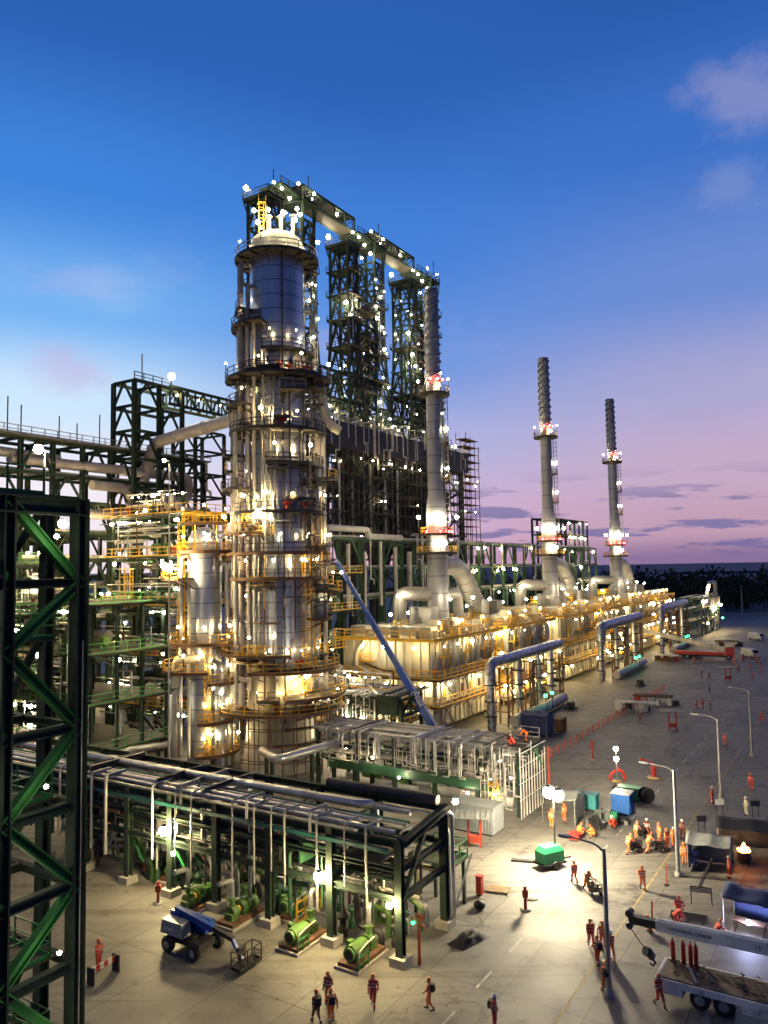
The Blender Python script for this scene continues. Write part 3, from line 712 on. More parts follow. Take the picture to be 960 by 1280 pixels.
def derrick(k, label):
    a0 = 106.8 + 26.4 * k; rr = random.Random(20 + k)
    t = thing('coker_derrick', label, 'derrick', a0 + 10, 95, 54.8, 'lattice derricks on the dark coker block')
    D = 'dark_green'
    # two square lattice masts that share one stiffened base
    zs = [54.8, 61, 67, 73, 79, 84.5, 90, 95.2]
    def fl(z):      # flare towards the base
        return max(0, (76 - z) / 24) * 1.6
    for m_ in (0, 1):
        x0 = a0 + .4 + 10.8 * m_; x1 = x0 + 3.6; 
        def c4(z):
            e = fl(z); return [(x0 - e, 92.4 - e * .7, z), (x1 + e, 92.4 - e * .7, z), (x1 + e, 97 + e * .7, z), (x0 - e, 97 + e * .7, z)]
        legs = [MB(D) for _ in range(4)]
        for z0, z1 in zip(zs, zs[1:]):
            A, B = c4(z0), c4(z1); br = MB(D)
            for i in range(4):
                j = (i + 1) % 4; legs[i].beam(A[i], B[i], .55)
                br.beam(B[i], B[j], .4); mid = tuple((Vector(B[i]) + Vector(B[j])) / 2)
                br.beam(A[i], mid, .3); br.beam(A[j], mid, .3); mm = (Vector(A[i]) + Vector(B[i])) / 2; nn = (Vector(A[j]) + Vector(B[j])) / 2
                br.beam(mm, (Vector(A[i]).lerp(Vector(mid), .5)), .2); br.beam(nn, (Vector(A[j]).lerp(Vector(mid), .5)), .2); br.beam(mm, nn, .22)
            br.build('bracing', t)
        for l in legs: l.build('leg', t)
        z = 95.6 if m_ == 0 else 99.0
        top = MB(D); top.box(x0 - .5, x1 + .5, 91.6, 98, z, z + .45)
        for x in (x0, x1):
            for y in (92.4, 97): top.beam((x, y, 95), (x, y, z), .35); top.beam((x, y, 92.5), (x - .4 if x == x0 else x + .4, y - .6 if y < 95 else y + .8, z), .22)
        to = top.build('top_platform', t)
        MB('dark_steel').rail([(x0 - .5, 91.6, z + .45), (x1 + .5, 91.6, z + .45), (x1 + .5, 98, z + .45), (x0 - .5, 98, z + .45), (x0 - .5, 91.6, z + .45)], 1.3, .12, 2).build('railing', to)
        MB('dark_steel').tube((x0 + 1.5, 92, z), (x0 + 1.5, 92, z + 5.5), .1, n=5).build('mast', to)
        for zf in (67, 73, 79, 84.5, 90):   # service floors that stick out past the legs
            if rr.random() < .45: continue
            e = fl(zf) * .6; sd = rr.choice([0, 1]); p = MB('grating')
            p.box(x0 - e - (1.6 if sd == 0 and m_ else .2), x1 + e + (1.6 if sd and not m_ else .2), 91.2 - e, 98 + e, zf, zf + .18)
            po = p.build('service_floor', t)
            MB('dark_steel').rail([(x0 - e - (1.6 if sd == 0 and m_ else .2), 98, zf + .18), (x0 - e - (1.6 if sd == 0 and m_ else .2), 91.2 - e, zf + .18), (x1 + e + (1.6 if sd and not m_ else .2), 91.2 - e, zf + .18)], 1.2, .11, 2).build('railing', po)
        lad = MB('dark_steel'); lad.ladder(x0 + 1.8, 92.2, 76, 95, 0, -1, .7); lad.build('ladder', t)
    # ties between the two masts
    for z in (61, 67, 73, 79, 84.5, 99.4):
        e = fl(z); p0 = (a0 + 4 + e, 92.4, z); p1 = (a0 + 11.2 - e, 92.4, z); q = MB(D); q.beam(p0, p1, .4); q.beam((p0[0], 97, z), (p1[0], 97, z), .4)
        if z < 95: q.beam((p0[0], 92.4, z), (p1[0], 92.4, z + 6), .22); q.beam((p1[0], 92.4, z), (p0[0], 92.4, z + 6), .22)
        else: q.box(p0[0], p1[0], 92, 97, z, z + .3); q.rail([(p0[0], 92, z + .3), (p1[0], 92, z + .3)], 1.2, .11, 2)
        q.build('tie_beam', t)
    MB(D).beam((a0 + 4, 92.4, 95.4), (a0 + 11.2, 92.4, 99.2), .5).build('strut', t)
    q = MB(D)          # stiff truss that ties the two masts together low down
    for (za, zb) in ((54.8, 61), (61, 67), (67, 73), (73, 79)):
        for y in (92.4, 97):
            q.beam((a0 + 4, y, za), (a0 + 7.6, y, zb), .32); q.beam((a0 + 11.2, y, za), (a0 + 7.6, y, zb), .32); q.beam((a0 - 1, y, zb), (a0 + 16, y, zb), .4)
    q.build('tie_truss', t)
    for zf in (64, 70, 76, 82):
        p = MB('grating'); p.box(a0 + 3.8, a0 + 11, 91.4, 95, zf, zf + .16); po = p.build('service_floor', t)
        MB('dark_steel').rail([(a0 + 3.8, 91.4, zf + .16), (a0 + 11, 91.4, zf + .16)], 1.2, .12, 1.6).build('railing', po)
    for i in range(16): # pipes that climb the lattice
        x = a0 + rr.uniform(0, 15); y = rr.choice([92, 94, 96.5]); z0 = rr.uniform(55, 75); MB(rr.choice(['galv', 'dark_green', 'dark_steel'])).tube((x, y, z0), (x, y, z0 + rr.uniform(8, 18)), rr.choice([.12, .18, .25]), n=8).build('climbing_pipe', t)
    for i in range(38):
        z = rr.uniform(57, 94); e = fl(z); m_ = rr.choice([0, 1]); x = a0 + .4 + 10.8 * m_ + rr.uniform(-.6 - e, 4.2 + e); y = rr.choice([91.8 - e, 93, 96.6])
        lamp(t, (x, y, z), rr.choice(['lamp_warm', 'lamp_white', 'lamp_white']), rr.choice([.1, .13, .16, .22, .32]))
    for x, y, z, r in ((a0 - .2, 97, 98.0, .46), (a0 + 2, 92, 98.6, .26), (a0 + 4.4, 92, 98.4, .26), (a0 + 9.5, 92, 101.6, .26), (a0 + 14.5, 92, 101.6, .26), (a0 + 7, 92.2, 97.6, .28), (a0 + 9, 92, 96.2, .36), (a0 + 5.4, 92, 94, .24), (a0 - 1, 92, 82, .4)):
        lamp(t, (x, y, z), 'lamp_white', r, 1.6)
t = thing('base_truss', 'dark truss band linking the feet of the lattice derricks on the coker deck', 'truss', 107, 92)
b = MB('dark_green')
for y in (92.6, 97.2):
    for z in (60.6, 66.4): b.beam((107, y, z), (178, y, z), .5)
    for i in range(19): x = 107 + i * 3.64; b.beam((x, y, 54.8), (x + 3.64, y, 66.4 if i % 2 else 60.6), .3); b.beam((x, y, 60.6 if i % 2 else 66.4), (x + 3.64, y, 54.8 if i % 3 else 60.6), .26)
b.build('truss', t)
for k, l in enumerate(('lattice derrick rising right behind the tall column head', 'lattice derrick in the middle of the row of three', 'lattice derrick half hidden by the nearest twisted chimney')):
    derrick(k, l)
def bridge(k, label):
    a0 = 118.8 + 26.4 * k; a1 = a0 + 18.6
    t = thing('conveyor_bridge', label, 'bridge', a0, 95, 99.6, 'covered bridges between the derrick tops')
    b = MB('dark_green')
    for y in (93, 96.2):
        for z in (99.7, 102.6): b.beam((a0, y, z), (a1, y, z), .5)
        for i in range(6):
            x = a0 + (a1 - a0) * i / 5; b.beam((x, y, 99.7), (x, y, 102.6), .3)
            if i < 5: b.beam((x, y, 99.7), (x + (a1 - a0) / 5, y, 102.6), .16)
    b.build('truss', t)
    MB('grating').box(a0, a1, 93.1, 96.1, 99.5, 99.7).build('deck', t); MB('dark_steel').box(a0, a1, 92.8, 96.4, 102.8, 102.95).build('roof', t)
    for i in (1, 3): lamp(t, (a0 + i * 4.2, 93.5, 101.6), 'lamp_white', .3)
bridge(0, 'covered truss bridge from the first derrick top to the middle one'); bridge(1, 'covered truss bridge from the middle derrick top to the far one')

# ------------------------------------------------------------------ fired heaters, flues and steam manifolds
def heater(k, label):
    a0 = 103.3 + 57.6 * k; rr = random.Random(40 + k)
    t = thing('fired_heater', label, 'heater', a0, 65, 0, 'fired heaters in a row along the yard')
    cells = ((a0, a0 + 23.5), (a0 + 27.5, a0 + 50.5))
    for x0, x1 in cells:
        y0, y1 = 56.5, 74.2
        w = MB('cream'); w.box(x0, x1, y0, y1, .8, 8.2); w.build('firebox', t)
        u = MB('cream'); u.box(x0 + .5, x1 - .5, y0 + .8, y1 - .5, 8.2, 14.0); u.build('convection_box', t)
        for yc, rw in ((62.6, 2.6), (69.4, 2.6)):
            v = MB('cream'); n = 12
            for xa, xb in ((x0 + 4, x1 - 1),):
                vs = []
                for x in (xa, xb):
                    for i in range(n + 1):
                        a = math.pi * i / n; vs.append((x, yc + rw * math.cos(a), 14 + 1.7 * math.sin(a)))
                fs = [(i, i + 1, n + 2 + i, n + 1 + i) for i in range(n)] + [tuple(range(n + 1))[::-1], tuple(range(n + 1, 2 * n + 2))]
                v._add(vs, fs, False)
                i = xa + 2
                while i < xb:
                    v.ring(0, 0, 0, 0, 0, 0, 0, 1, 1) if False else None
                    for q in range(n):
                        a, b = math.pi * q / n, math.pi * (q + 1) / n
                        v.beam((i, yc + (rw + .05) * math.cos(a), 14 + 1.76 * math.sin(a)), (i, yc + (rw + .05) * math.cos(b), 14 + 1.76 * math.sin(b)), .16)
                    i += 2.6
            v.build('roof_vault', t)
        for i in range(6):
            bx = MB('cream'); x = x0 + 1.6 + i * 3.6; h = rr.choice([14.9, 15.4, 16.4]); bx.box(x, x + 2.6, 57.8, 60.2, 14, h); bx.box(x + .2, x + 2.4, 58.0, 60.0, h, h + .3); bx.build('roof_box', t)
            if i % 2: MB('yellow').rail([(x - .3, 57.6, 15.2), (x + 2.9, 57.6, 15.2), (x + 2.9, 60.4, 15.2)], 1.3, .13, 1.2).build('railing', t)
        for i in range(3):
            bx = MB('cream'); y = 60 + i * 4.6; bx.box(x0 + .6, x0 + 3.0, y, y + 3, 14, rr.choice([14.8, 15.2, 15.8])); bx.build('roof_box', t)
        # buckstays (steel ribs on the panels)
        r = MB('cream')
        for z0, z1, dy in ((.8, 8.1, 0), (8.4, 14, .8)):
            x = x0 + .3
            while x < x1:
                r.beam((x, y0 + dy - .14, z0), (x, y0 + dy - .14, z1), .16, .34); x += 1.55
            y = y0 + dy + .3
            while y < y1 - .5:
                for xe in (x0 - .1, x1 + .1): r.beam((xe + (.5 if dy and xe < x0 + .2 else -.5 if dy else 0), y, z0), (xe + (.5 if dy and xe < x0 + .2 else -.5 if dy else 0), y, z1), .18, .5)
                y += 1.55
        r.build('buckstays', t)
        # small burners, doors and pipes along the face
        for i in range(7):
            x = x0 + 2 + i * 3.1; z = rr.choice([1.6, 5.2, 9.6]); MB(rr.choice(['pipe_alu', 'galv', 'pipe_white'])).pipe([(x, y0 - .5, z + 2.4), (x, y0 - .5, z), (x + 1.4, y0 - .5, z), (x + 1.4, y0 - .1, z)], .16, 8).build('burner_pipe', t)
            d = MB('rust' if i % 3 else 'yellow'); d.box(x + .5, x + 1.3, y0 - .16, y0 + .1, 5.0, 6.4); d.build('peep_door', t)
        for i in range(3):          # bays on the upper face: service stages, slanting ducts, doors
            x = x0 + 2.2 + i * 7.4; z = rr.choice([10.6, 11.2]); c = MB('yellow'); c.box(x, x + 2.4, y0 - .5, y0 + .7, z - .1, z); c.rail([(x, y0 - .5, z), (x + 2.4, y0 - .5, z)], 1.2, .13, 1.2)
            for q in (x + .1, x + 2.3): c.beam((q, y0 - .4, 8.2), (q, y0 - .4, z), .16)
            c.build('service_stage', t)
            MB(rr.choice(['pipe_alu', 'cream', 'duct'])).pipe([(x + 3.2, y0 + .6, 9), (x + 3.2, y0 - .1, 10), (x + 3.6, y0 - .1, 13), (x + 3.6, y0 + 1.5, 14.8)], rr.choice([.22, .35, .45]), 10).build('side_duct', t)
            for zz in (1.0, 4.6): MB('rust').tube((x + rr.uniform(0, 4), y0 - .3, zz), (x + rr.uniform(0, .2), y0 - .3, zz + 3), rr.choice([.07, .1]), n=6).build('conduit', t)
        for i in range(1):
            y = y0 + 11; c = MB('yellow'); z = rr.choice([10.4, 11.4]); c.box(x0 - .6, x0 + .5, y, y + 2.2, z - .1, z); c.rail([(x0 - .6, y, z), (x0 - .6, y + 2.2, z)], 1.2, .13, 1.1)
            for q in (y + .1, y + 2.1): c.beam((x0 - .5, q, 8.2), (x0 - .5, q, z), .16)
            c.build('service_stage', t)
            MB(rr.choice(['pipe_alu', 'cream'])).pipe([(x0 - .3, y + 3, 8.6), (x0 - .3, y + 3, 11.5), (x0 - .2, y + 1.2, 13.6), (x0 + 1.5, y + 1.2, 15)], rr.choice([.2, .3, .4]), 10).build('side_duct', t)
        # walkways on every level with yellow handrails
        for z, o in ((4.3, 1.5), (8.3, 1.6), (14.1, 1.3)):
            p = MB('grating'); yy = y0 - o + (.6 if z > 10 else 0)
            p.box(x0 - o, x1 + 1.0, yy, y0, z - .13, z); p.box(x0 - o, x0, y0, y1, z - .13, z)
            p.m('yellow' if z > 10 else 'rust'); p.beam((x0 - o, yy, z - .2), (x1 + 1, yy, z - .2), .14, .3); p.beam((x0 - o, yy, z - .2), (x0 - o, y1, z - .2), .14, .3)
            x = x0
            while x < x1: p.beam((x, yy, z - .25), (x, y0, z - 1.3), .12); x += 3
            po = p.build('walkway', t)
            if z > 10: segs = [[(x0 - o, y1, z), (x0 - o, yy, z), (x1 + 1, yy, z)], [(x0 + 3, 65.4, 15.2), (x1, 65.4, 15.2)]]
            else: segs = [[(x0 - o, y1, z), (x0 - o, yy, z), (x1 + 1, yy, z)]]
            rl = MB('yellow')
            for sg in segs: rl.rail(sg, 1.25, .15, 1.9)
            rl.build('railing', po)
        # yellow roof service cages
        for i in range(2):
            x = x0 + rr.uniform(2, 18); y = rr.choice([57.3, 65, 65]); z = 14.1 if y < 60 else 16.5
            c = MB('yellow'); c.box(x, x + 4, y, y + 2, z, z + .15); c.rail([(x, y, z + .15), (x + 4, y, z + .15), (x + 4, y + 2, z + .15), (x, y + 2, z + .15), (x, y, z + .15)], 1.2, .12, 1)
            for q in (x + .2, x + 3.8): c.beam((q, y + .2, 13.9), (q, y + .2, z), .16); c.beam((q, y + 1.8, 13.9), (q, y + 1.8, z), .16)
            c.build('service_cage', t)
        MB('galv').tube((x0 + 7, 64, 14), (x0 + 7, 64, 18.6), .8, n=14).build('roof_vent', t); MB('galv').box(x0 + 12, x0 + 15, 63.6, 66.6, 14, 18.2).build('roof_box', t)
        # lamps: under each walkway and over the roof
        x = x0 + 2.2
        while x < x1:
            for z, y in ((7.3, y0 - 1.35), (12.9, y0 - .55), (3.4, y0 - 1.3)):
                if rr.random() < .62: lamp(t, (x + rr.uniform(-.9, .9), y, z), rr.choice(['lamp_warm', 'lamp_white']), rr.choice([.11, .15, .2, .26]))
            x += 5.2
        for y in (59, 64, 69.5):
            for z in (12.8, 7.2, 3.3):
                if rr.random() < .85: lamp(t, (x0 - 1.35, y + rr.uniform(-1, 1), z), rr.choice(['lamp_warm', 'lamp_white']), rr.choice([.16, .22]))
        for i in range(4): lamp(t, (x0 + 2 + i * 5.7, 65.4, 17.6), 'lamp_white', .24, 3.2)
        for i in range(3): lamp(t, (x0 + 3 + i * 8, 57.2, 16.4), 'lamp_warm', .2, 2.2)
    # stair tower between the two cells
    s = MB('yellow'); xm = a0 + 25.4
    for x in (a0 + 24.3, a0 + 26.9):
        for y in (57.2, 60.4): s.beam((x, y, 0), (x, y, 15.4), .18)
    for i, z in enumerate((2.2, 4.3, 6.3, 8.3, 10.2, 12.1, 14.1)):
        s.box(a0 + 24.2, a0 + 27, 57.0, 60.5, z - .1, z); zp = (0, 2.2, 4.3, 6.3, 8.3, 10.2, 12.1)[i]
        s.beam((a0 + 25.6, 57.5 if i % 2 else 60, zp), (a0 + 25.6, 60 if i % 2 else 57.5, z), .8, .12); s.rail([(a0 + 24.3, 57.1, z), (a0 + 26.9, 57.1, z)], 1.1, .09, 1)
    s.build('stair_tower', t)
    for z in (3.6, 9.5, 13.2): lamp(t, (a0 + 25.6, 56.8, z), 'lamp_warm', .24)
for k, l in enumerate(('nearest cream heater block with yellow walkways, behind the long blue boom', 'middle cream heater block with yellow walkways below the second chimney', 'farthest cream heater block with yellow walkways below the smallest chimney')):
    heater(k, l)

def stack(k, label):
    x, y = 122.5 + 57.8 * k, 66.0
    t = thing('chimney', label, 'chimney', x, y, 14.05, 'tall grey chimneys with twisted tops')
    MB('stack_steel').lathe(x, y, [(1.9, 14.05), (1.85, 28), (1.85, 35), (1.42, 38.5), (1.36, 58)], 28).build('shaft', t)
    top = MB('stack_steel'); top.lathe(x, y, [(1.36, 58), (1.22, 76.4), (1.0, 76.4), (1.0, 74)], 24)
    tp = top.build('top_section', t)
    for s_ in range(3):
        h = MB('stack_steel'); pts = []
        for i in range(61):
            f = i / 60; a = 2 * math.pi * (f * 3.6 + s_ / 3); r = 1.36 - .14 * f + .13; pts.append((x + r * math.cos(a), y + r * math.sin(a), 58.6 + 17.6 * f))
        h.sweep(pts, .17, 5); h.build('strake', tp)
    for z, r, m_, a0, a1 in ((27.6, 3.6, 'yellow', 0, 359.9), (31.0, 2.9, 'yellow', 0, 359.9), (56.6, 2.9, 'galv', 0, 359.9), (47.5, 2.5, 'galv', 265, 345), (40.5, 2.6, 'yellow', 265, 345)):
        p = MB('grating'); p.ring(x, y, 1.4, r, z - .15, z, a0, a1); p.ring(x, y, r - .05, r + .05, z - .3, z + .12, a0, a1); po = p.build('platform', t)
        MB(m_).rail_arc(x, y, r - .05, z, a0, a1, 1.2, .1).build('railing', po)
    c, s = math.cos(R(302)), math.sin(R(302)); MB('galv').ladder(x + 1.75 * c, y + 1.75 * s, 31, 57, c, s, .6).build('ladder', t)
    for a in (150, 215, 240, 300):
        c, s = math.cos(R(a)), math.sin(R(a)); lamp(t, (x + (3.7 if a in (150, 300) else 2.35) * c, y + (3.7 if a in (150, 300) else 2.35) * s, 34), 'lamp_white', .36, 2.6 if a in (150, 300) else 0)
    for a in (205, 248): c, s = math.cos(R(a)), math.sin(R(a)); lamp(t, (x + 2.4 * c, y + 2.4 * s, 29.3), 'lamp_white', .34)
    for a in (170, 222, 262, 292): c, s = math.cos(R(a)), math.sin(R(a)); lamp(t, (x + 2.8 * c, y + 2.8 * s, 31.4), 'lamp_red', .2, 0, 'warning_lamp')
    for a in (190, 235, 280): c, s = math.cos(R(a)), math.sin(R(a)); lamp(t, (x + 1.8 * c, y + 1.8 * s, 59.2), 'lamp_red', .22, 0, 'warning_lamp')
    lamp(t, (x + 2.0 * math.cos(R(240)), y + 2.0 * math.sin(R(240)), 57.9), 'lamp_warm', .24)
    lamp(t, (x + 2.8 * math.cos(R(130)), y + 2.8 * math.sin(R(130)), 59), 'lamp_white', .24, 2.2); lamp(t, (x + 2.8 * math.cos(R(305)), y + 2.8 * math.sin(R(305)), 59.5), 'lamp_white', .18, 2.4)
    for z in (50.2, 43.0): lamp(t, (x + 2.3 * math.cos(R(302)), y + 2.3 * math.sin(R(302)), z), 'lamp_white', .26, 2)
    d = MB('duct'); d.pipe([(x + 1.2, y, 25.4), (x + 8.5, y, 25.2), (x + 19, y, 14.6)], 1.75, 18, 3.2); d.build('flue_duct', t)
    rg = MB('duct')
    for f in range(7):
        p = Vector((x + 9.5, y, 24.2)).lerp(Vector((x + 18, y, 15.6)), f / 6); dd = Vector((10.5, 0, -10.6)).normalized() * .08; rg.tube(p - dd, p + dd, 1.86, n=18)
    rg.build('duct_rings', t)
    d = MB('duct'); d.pipe([(x - 1, y + .3, 20.2), (x - 1.5, y + 7.0, 20.4), (x - 1.5, y + 7.4, 14.1)], 1.3, 16, 1.6); d.build('flue_duct', t)
    d = MB('duct'); d.pipe([(x + 1, y - .2, 20.2), (x + 7, y - .4, 20.2), (x + 7.3, y - .4, 14.1)], 1.0, 14, 1.6); d.build('flue_duct', t)
    for px, py, pz in ((x - 3, 62, 19.5), (x + 4, 61, 19.5), (x + 9, 60, 19), (x - 4, 72, 20)): lamp(t, (px, py, pz), 'lamp_white', .26, 4.5)
for k, l in enumerate(('tallest looking grey chimney with a spiral top, just in front of the far derrick', 'grey spiral topped chimney in the middle of the three', 'smallest looking grey spiral topped chimney, farthest along the row')):
    stack(k, l)

def manifold(k, label):
    a0 = (109, 166, 223)[k]; L = (31, 33, 33)[k]; z = (10.2, 11.6, 12.4)[k]; y = 50
    t = thing('steam_manifold', label, 'manifold', a0, y, 0, 'silver manifolds along the heater row')
    MB('foil').pipe([(a0, y, z - 3.2), (a0, y, z), (a0 + L, y, z + .3)], 0.85 if k == 0 else 1.1, 18, 2.2).build('header_pipe', t)
    MB('foil').tube((a0, y, .02), (a0, y, z - 3.2), .6, n=14).build('down_pipe', t)
    for zz in (2.2, 4.4, z - 3.3): MB('dark_steel').tube((a0, y, zz), (a0, y, zz + .2), .95, n=14).build('flange', t)
    for f in (.34, .62, .82):
        x = a0 + L * f; p = MB('pipe_alu'); p.tube((x, y - .2, 2), (x, y - .2, z), .55, n=12)
        r = p.build('riser', t)
        for zz in (3.4, 5.6, 7.9): q = MB('dark_steel'); q.tube((x, y - .2, zz), (x, y - .2, zz + .22), 1.0, n=14); q.build('flange', r)
    for f in (.16, .46, .5, .92):
        x = a0 + L * f; s = MB('rust')
        for dx in (-.9, .9):
            s.beam((x + dx, y - 1.1, 0), (x + dx, y - 1.1, z - 1.2), .24); s.beam((x + dx, y + 1.1, 0), (x + dx, y + 1.1, z - 1.2), .24)
        for i in range(4):
            zz = i * (z - 1.2) / 4; z2 = (i + 1) * (z - 1.2) / 4
            s.beam((x - .9, y - 1.1, zz if i % 2 else z2), (x + .9, y - 1.1, z2 if i % 2 else zz), .13); s.beam((x - .9, y - 1.1, z2), (x + .9, y - 1.1, z2), .14); s.beam((x - .9, y - 1.1, z2), (x - .9, y + 1.1, z2), .14)
        s.build('support_frame', t)
    MB('duct').pipe([(a0 + 4, 48, 1.0), (a0 + L * .5, 47.8, 1.05), (a0 + L * .9, 48.4, 1.1)], .85, 16, 2).build('ground_duct', t)
    for f, zz in ((.1, 3), (.3, 4), (.42, 2.5), (.58, 3.4), (.72, 5.5), (.88, 3.5)): lamp(t, (a0 + L * f, 51.6, zz + 1.5), 'lamp_warm', .26)
    for f in (.45, .55): lamp(t, (a0 + L * f, 46.5, 3.6), 'lamp_green', .28, 2.5, 'signal_lamp')
    p = MB('yellow'); p.box(a0 + L * .55, a0 + L * .95, 51.4, 53.6, 3.4, 3.55); p.rail([(a0 + L * .55, 51.4, 3.55), (a0 + L * .95, 51.4, 3.55)], 1.2, .1)
    for f in (.58, .92): p.beam((a0 + L * f, 51.6, 0), (a0 + L * f, 51.6, 3.4), .2)
    p.build('valve_platform', t)
for k, l in enumerate(('nearest silver manifold of a bent overhead pipe on rusty trestles', 'middle silver manifold of a bent overhead pipe on rusty trestles', 'farthest silver manifold of a bent overhead pipe on rusty trestles')):
    manifold(k, l)

# ------------------------------------------------------------------ pipe racks and frames behind
def big_rack(name, label, xs, ys, zs, pipes, seed, lamps=10, m='rack_green', along='x', cw=.5, pm_=('pipe_white', 'pipe_alu', 'galv'), rails=True, lampz=None, vert=14, cat='pipe rack', brace=True):
    rr = random.Random(seed)
    t = thing(name, label, cat, xs[0], ys[0])
    frame_grid(t, xs, ys, zs, cw, cw * .75, m, brace)
    for z in zs:
        for i in range(pipes):
            r = rr.choice([.09, .12, .16, .2, .3]); zz = z + r + cw * .4
            if along == 'x':
                y = rr.uniform(ys[0] + .2, ys[-1] - .2); e0 = rr.uniform(0, 2); MB(rr.choice(pm_)).tube((xs[0] - e0, y, zz), (xs[-1] + rr.uniform(-4, 1), y, zz), r, n=8).build('pipe', t)
            else:
                x = rr.uniform(xs[0] + .2, xs[-1] - .2); MB(rr.choice(pm_)).tube((x, ys[0] - rr.uniform(-.4, 1), zz), (x, ys[-1] + rr.uniform(0, 2), zz), r, n=8).build('pipe', t)
    for i in range(vert):
        x = rr.uniform(xs[0], xs[-1]); y = ys[0] - .35 - rr.uniform(0, .4); z1 = rr.choice(zs) + rr.uniform(.2, 1.5); z0 = max(0, z1 - rr.uniform(3, 9))
        if along != 'x': x = xs[0] - .35 - rr.uniform(0, .4); y = rr.uniform(ys[0], ys[-1])
        dx, dy = (rr.choice([-1, 1]), 0) if along == 'x' else (0, rr.choice([-1, 1]))
        MB(rr.choice(['pipe_white', 'pipe_white', 'pipe_alu'])).pipe([(x + (0 if along == 'x' else 1.5), y + (1.5 if along == 'x' else 0), z1), (x, y, z1), (x, y, z0 + 1), (x + dx, y + dy, z0 + 1), (x + dx, y + dy, z0)], rr.choice([.08, .1, .15, .24]), 8).build('drop_pipe', t)
    if rails:
        z = zs[-1] + cw * .4; p = MB('grating'); p.box(xs[0] - .6, xs[-1] + .6, ys[0] - 1.1, ys[0] - .3, z - .1, z); po = p.build('walkway', t)
        MB('bright_green' if m == 'rack_green' else 'galv').rail([(xs[0] - .6, ys[0] - 1.1, z), (xs[-1] + .6, ys[0] - 1.1, z)], 1.2, .1, 2).build('railing', po)
    for i in range(lamps):
        z = rr.choice(lampz or zs) - rr.uniform(.5, 1.2)
        lamp(t, (rr.uniform(xs[0], xs[-1]), ys[0] - .6 if along == 'x' else rr.uniform(ys[0], ys[-1]), z), rr.choice(['lamp_warm', 'lamp_warm', 'lamp_white']), rr.choice([.2, .26]))
    return t
fr = lambda a, b, n: [a + (b - a) * i / (n - 1) for i in range(n)]
t = big_rack('pipe_rack', 'long dark green pipe rack running behind the chimneys', fr(104, 262, 23), [79.5, 85], [13.5, 19.5, 25, 30.5], 5, 61, 34, cw=.55, vert=40, rails=False)
MB('pipe_white').pipe([(106, 78.6, 24), (106, 78.6, 32.2), (119, 78.6, 32.2), (119, 78.6, 31), (131, 78.6, 31)], .55, 12).build('header_pipe', t)
for i in range(9): MB('pipe_white').tube((113 + i * 5.4, 78.9, 18), (113 + i * 5.4, 78.9, rnd(28, 32)), rnd(.25, .5), n=10).build('header_pipe', t)
t = big_rack('open_framework', 'tall dark steel frame against the pink sky between the two far chimneys', fr(236, 268, 8), [84, 92], [14, 20, 25, 30, 35, 40], 2, 62, 26, m='dark_green', cw=.55, vert=6, rails=False, cat='frame', brace=False)
MB('dark_green').beam((228, 84, 33), (236, 84, 33), .5).build('beam', t); MB('dark_green').beam((228, 84, 33), (236, 84, 26), .35).build('beam', t)
# far unit at the end of the row
t = big_rack('process_unit', 'small dark piping unit with a white square loop, ending the heater row', fr(283, 318, 6), [50, 58], [4.5, 8.5, 12.5], 4, 63, 9, cw=.6, vert=16, cat='process unit', rails=False)
MB('pipe_white').pipe([(300, 51, 12.8), (300, 51, 12.9), (301, 50, 17.8), (313, 50, 17.8), (314, 50, 12.8), (312, 50, 12.4)], .7, 12, 1.6).build('loop_pipe', t)
MB('cream').box(285, 318, 49.3, 50, 9.4, 12.2).build('panel', t)
for a in (302, 316): lamp(t, (a, 48.8, 9), 'lamp_warm', .5)
lamp(t, (318, 48.6, 4), 'lamp_green', .4, 0, 'signal_lamp'); lamp(t, (299, 50, 16), 'lamp_white', .4, 2)
# structures at the bright side of the sky
t = big_rack('pipe_rack', 'high pipe rack with lamp masts against the bright sky', fr(38, 98, 13), [99.5, 105.5], [12, 18, 23, 27, 31, 35.6, 39.4, 44.2], 6, 64, 44, m='dark_green', cw=.6, vert=10, lampz=[23, 29, 35.6])
MB('pipe_pink').pipe([(62, 100.6, 41.2), (91.5, 98.8, 41.2), (93.6, 98.8, 41.2), (93.6, 98.8, 36.9), (84, 98.8, 37.0)], .8, 14, 2.4).build('expansion_loop', t)
MB('pipe_pink').pipe([(74, 98.6, 38.3), (81.3, 98.6, 38.3), (81.3, 98.6, 33.9), (72, 98.6, 33.9)], .75, 14, 2.2).build('expansion_loop', t)
MB('duct').pipe([(36, 101, 42.4), (70, 101, 42.0)], .7, 14).build('header_pipe', t)
for x in (44, 52, 63, 69, 76, 83, 61, 72): MB('dark_steel').tube((x, 99.5, 44), (x, 99.5, 44 + rnd(2.5, 6)), .09, n=5).build('mast', t)
t = thing('lattice_tower', 'tall open steel tower whose truss bridge reaches towards the tall column', 'tower', 80.5, 97)
frame_grid(t, [80.5, 85.5, 90.5], [97, 102], [8, 16, 24, 32, 38, 43, 47.5, 51.5, 55.5], .6, .45, 'dark_green')
frame_grid(t, [94, 101], [97.5, 103], [34, 38, 42, 46, 49.5], .5, .38, 'dark_green', z0=20)
b = MB('dark_green')
for y in (97.2, 100.2):
    for z in (53, 56): b.beam((88, y, z), (107, y, z), .45)
    for i in range(11):
        x = 88 + 19 * i / 10; b.beam((x, y, 53), (x, y, 56), .22)
        if i < 10: b.beam((x, y, 53 if i % 2 else 56), (x + 1.9, y, 56 if i % 2 else 53), .2)
b.build('truss_bridge', t)
for x in (90, 95, 100, 105): lamp(t, (x, 97.6, 54.8), 'lamp_warm', .2)
lamp(t, (88.2, 97, 57.6), 'lamp_white', .6, 2); MB('dark_steel').tube((82, 97, 55), (82, 97, 60), .1, n=5).build('mast', t)
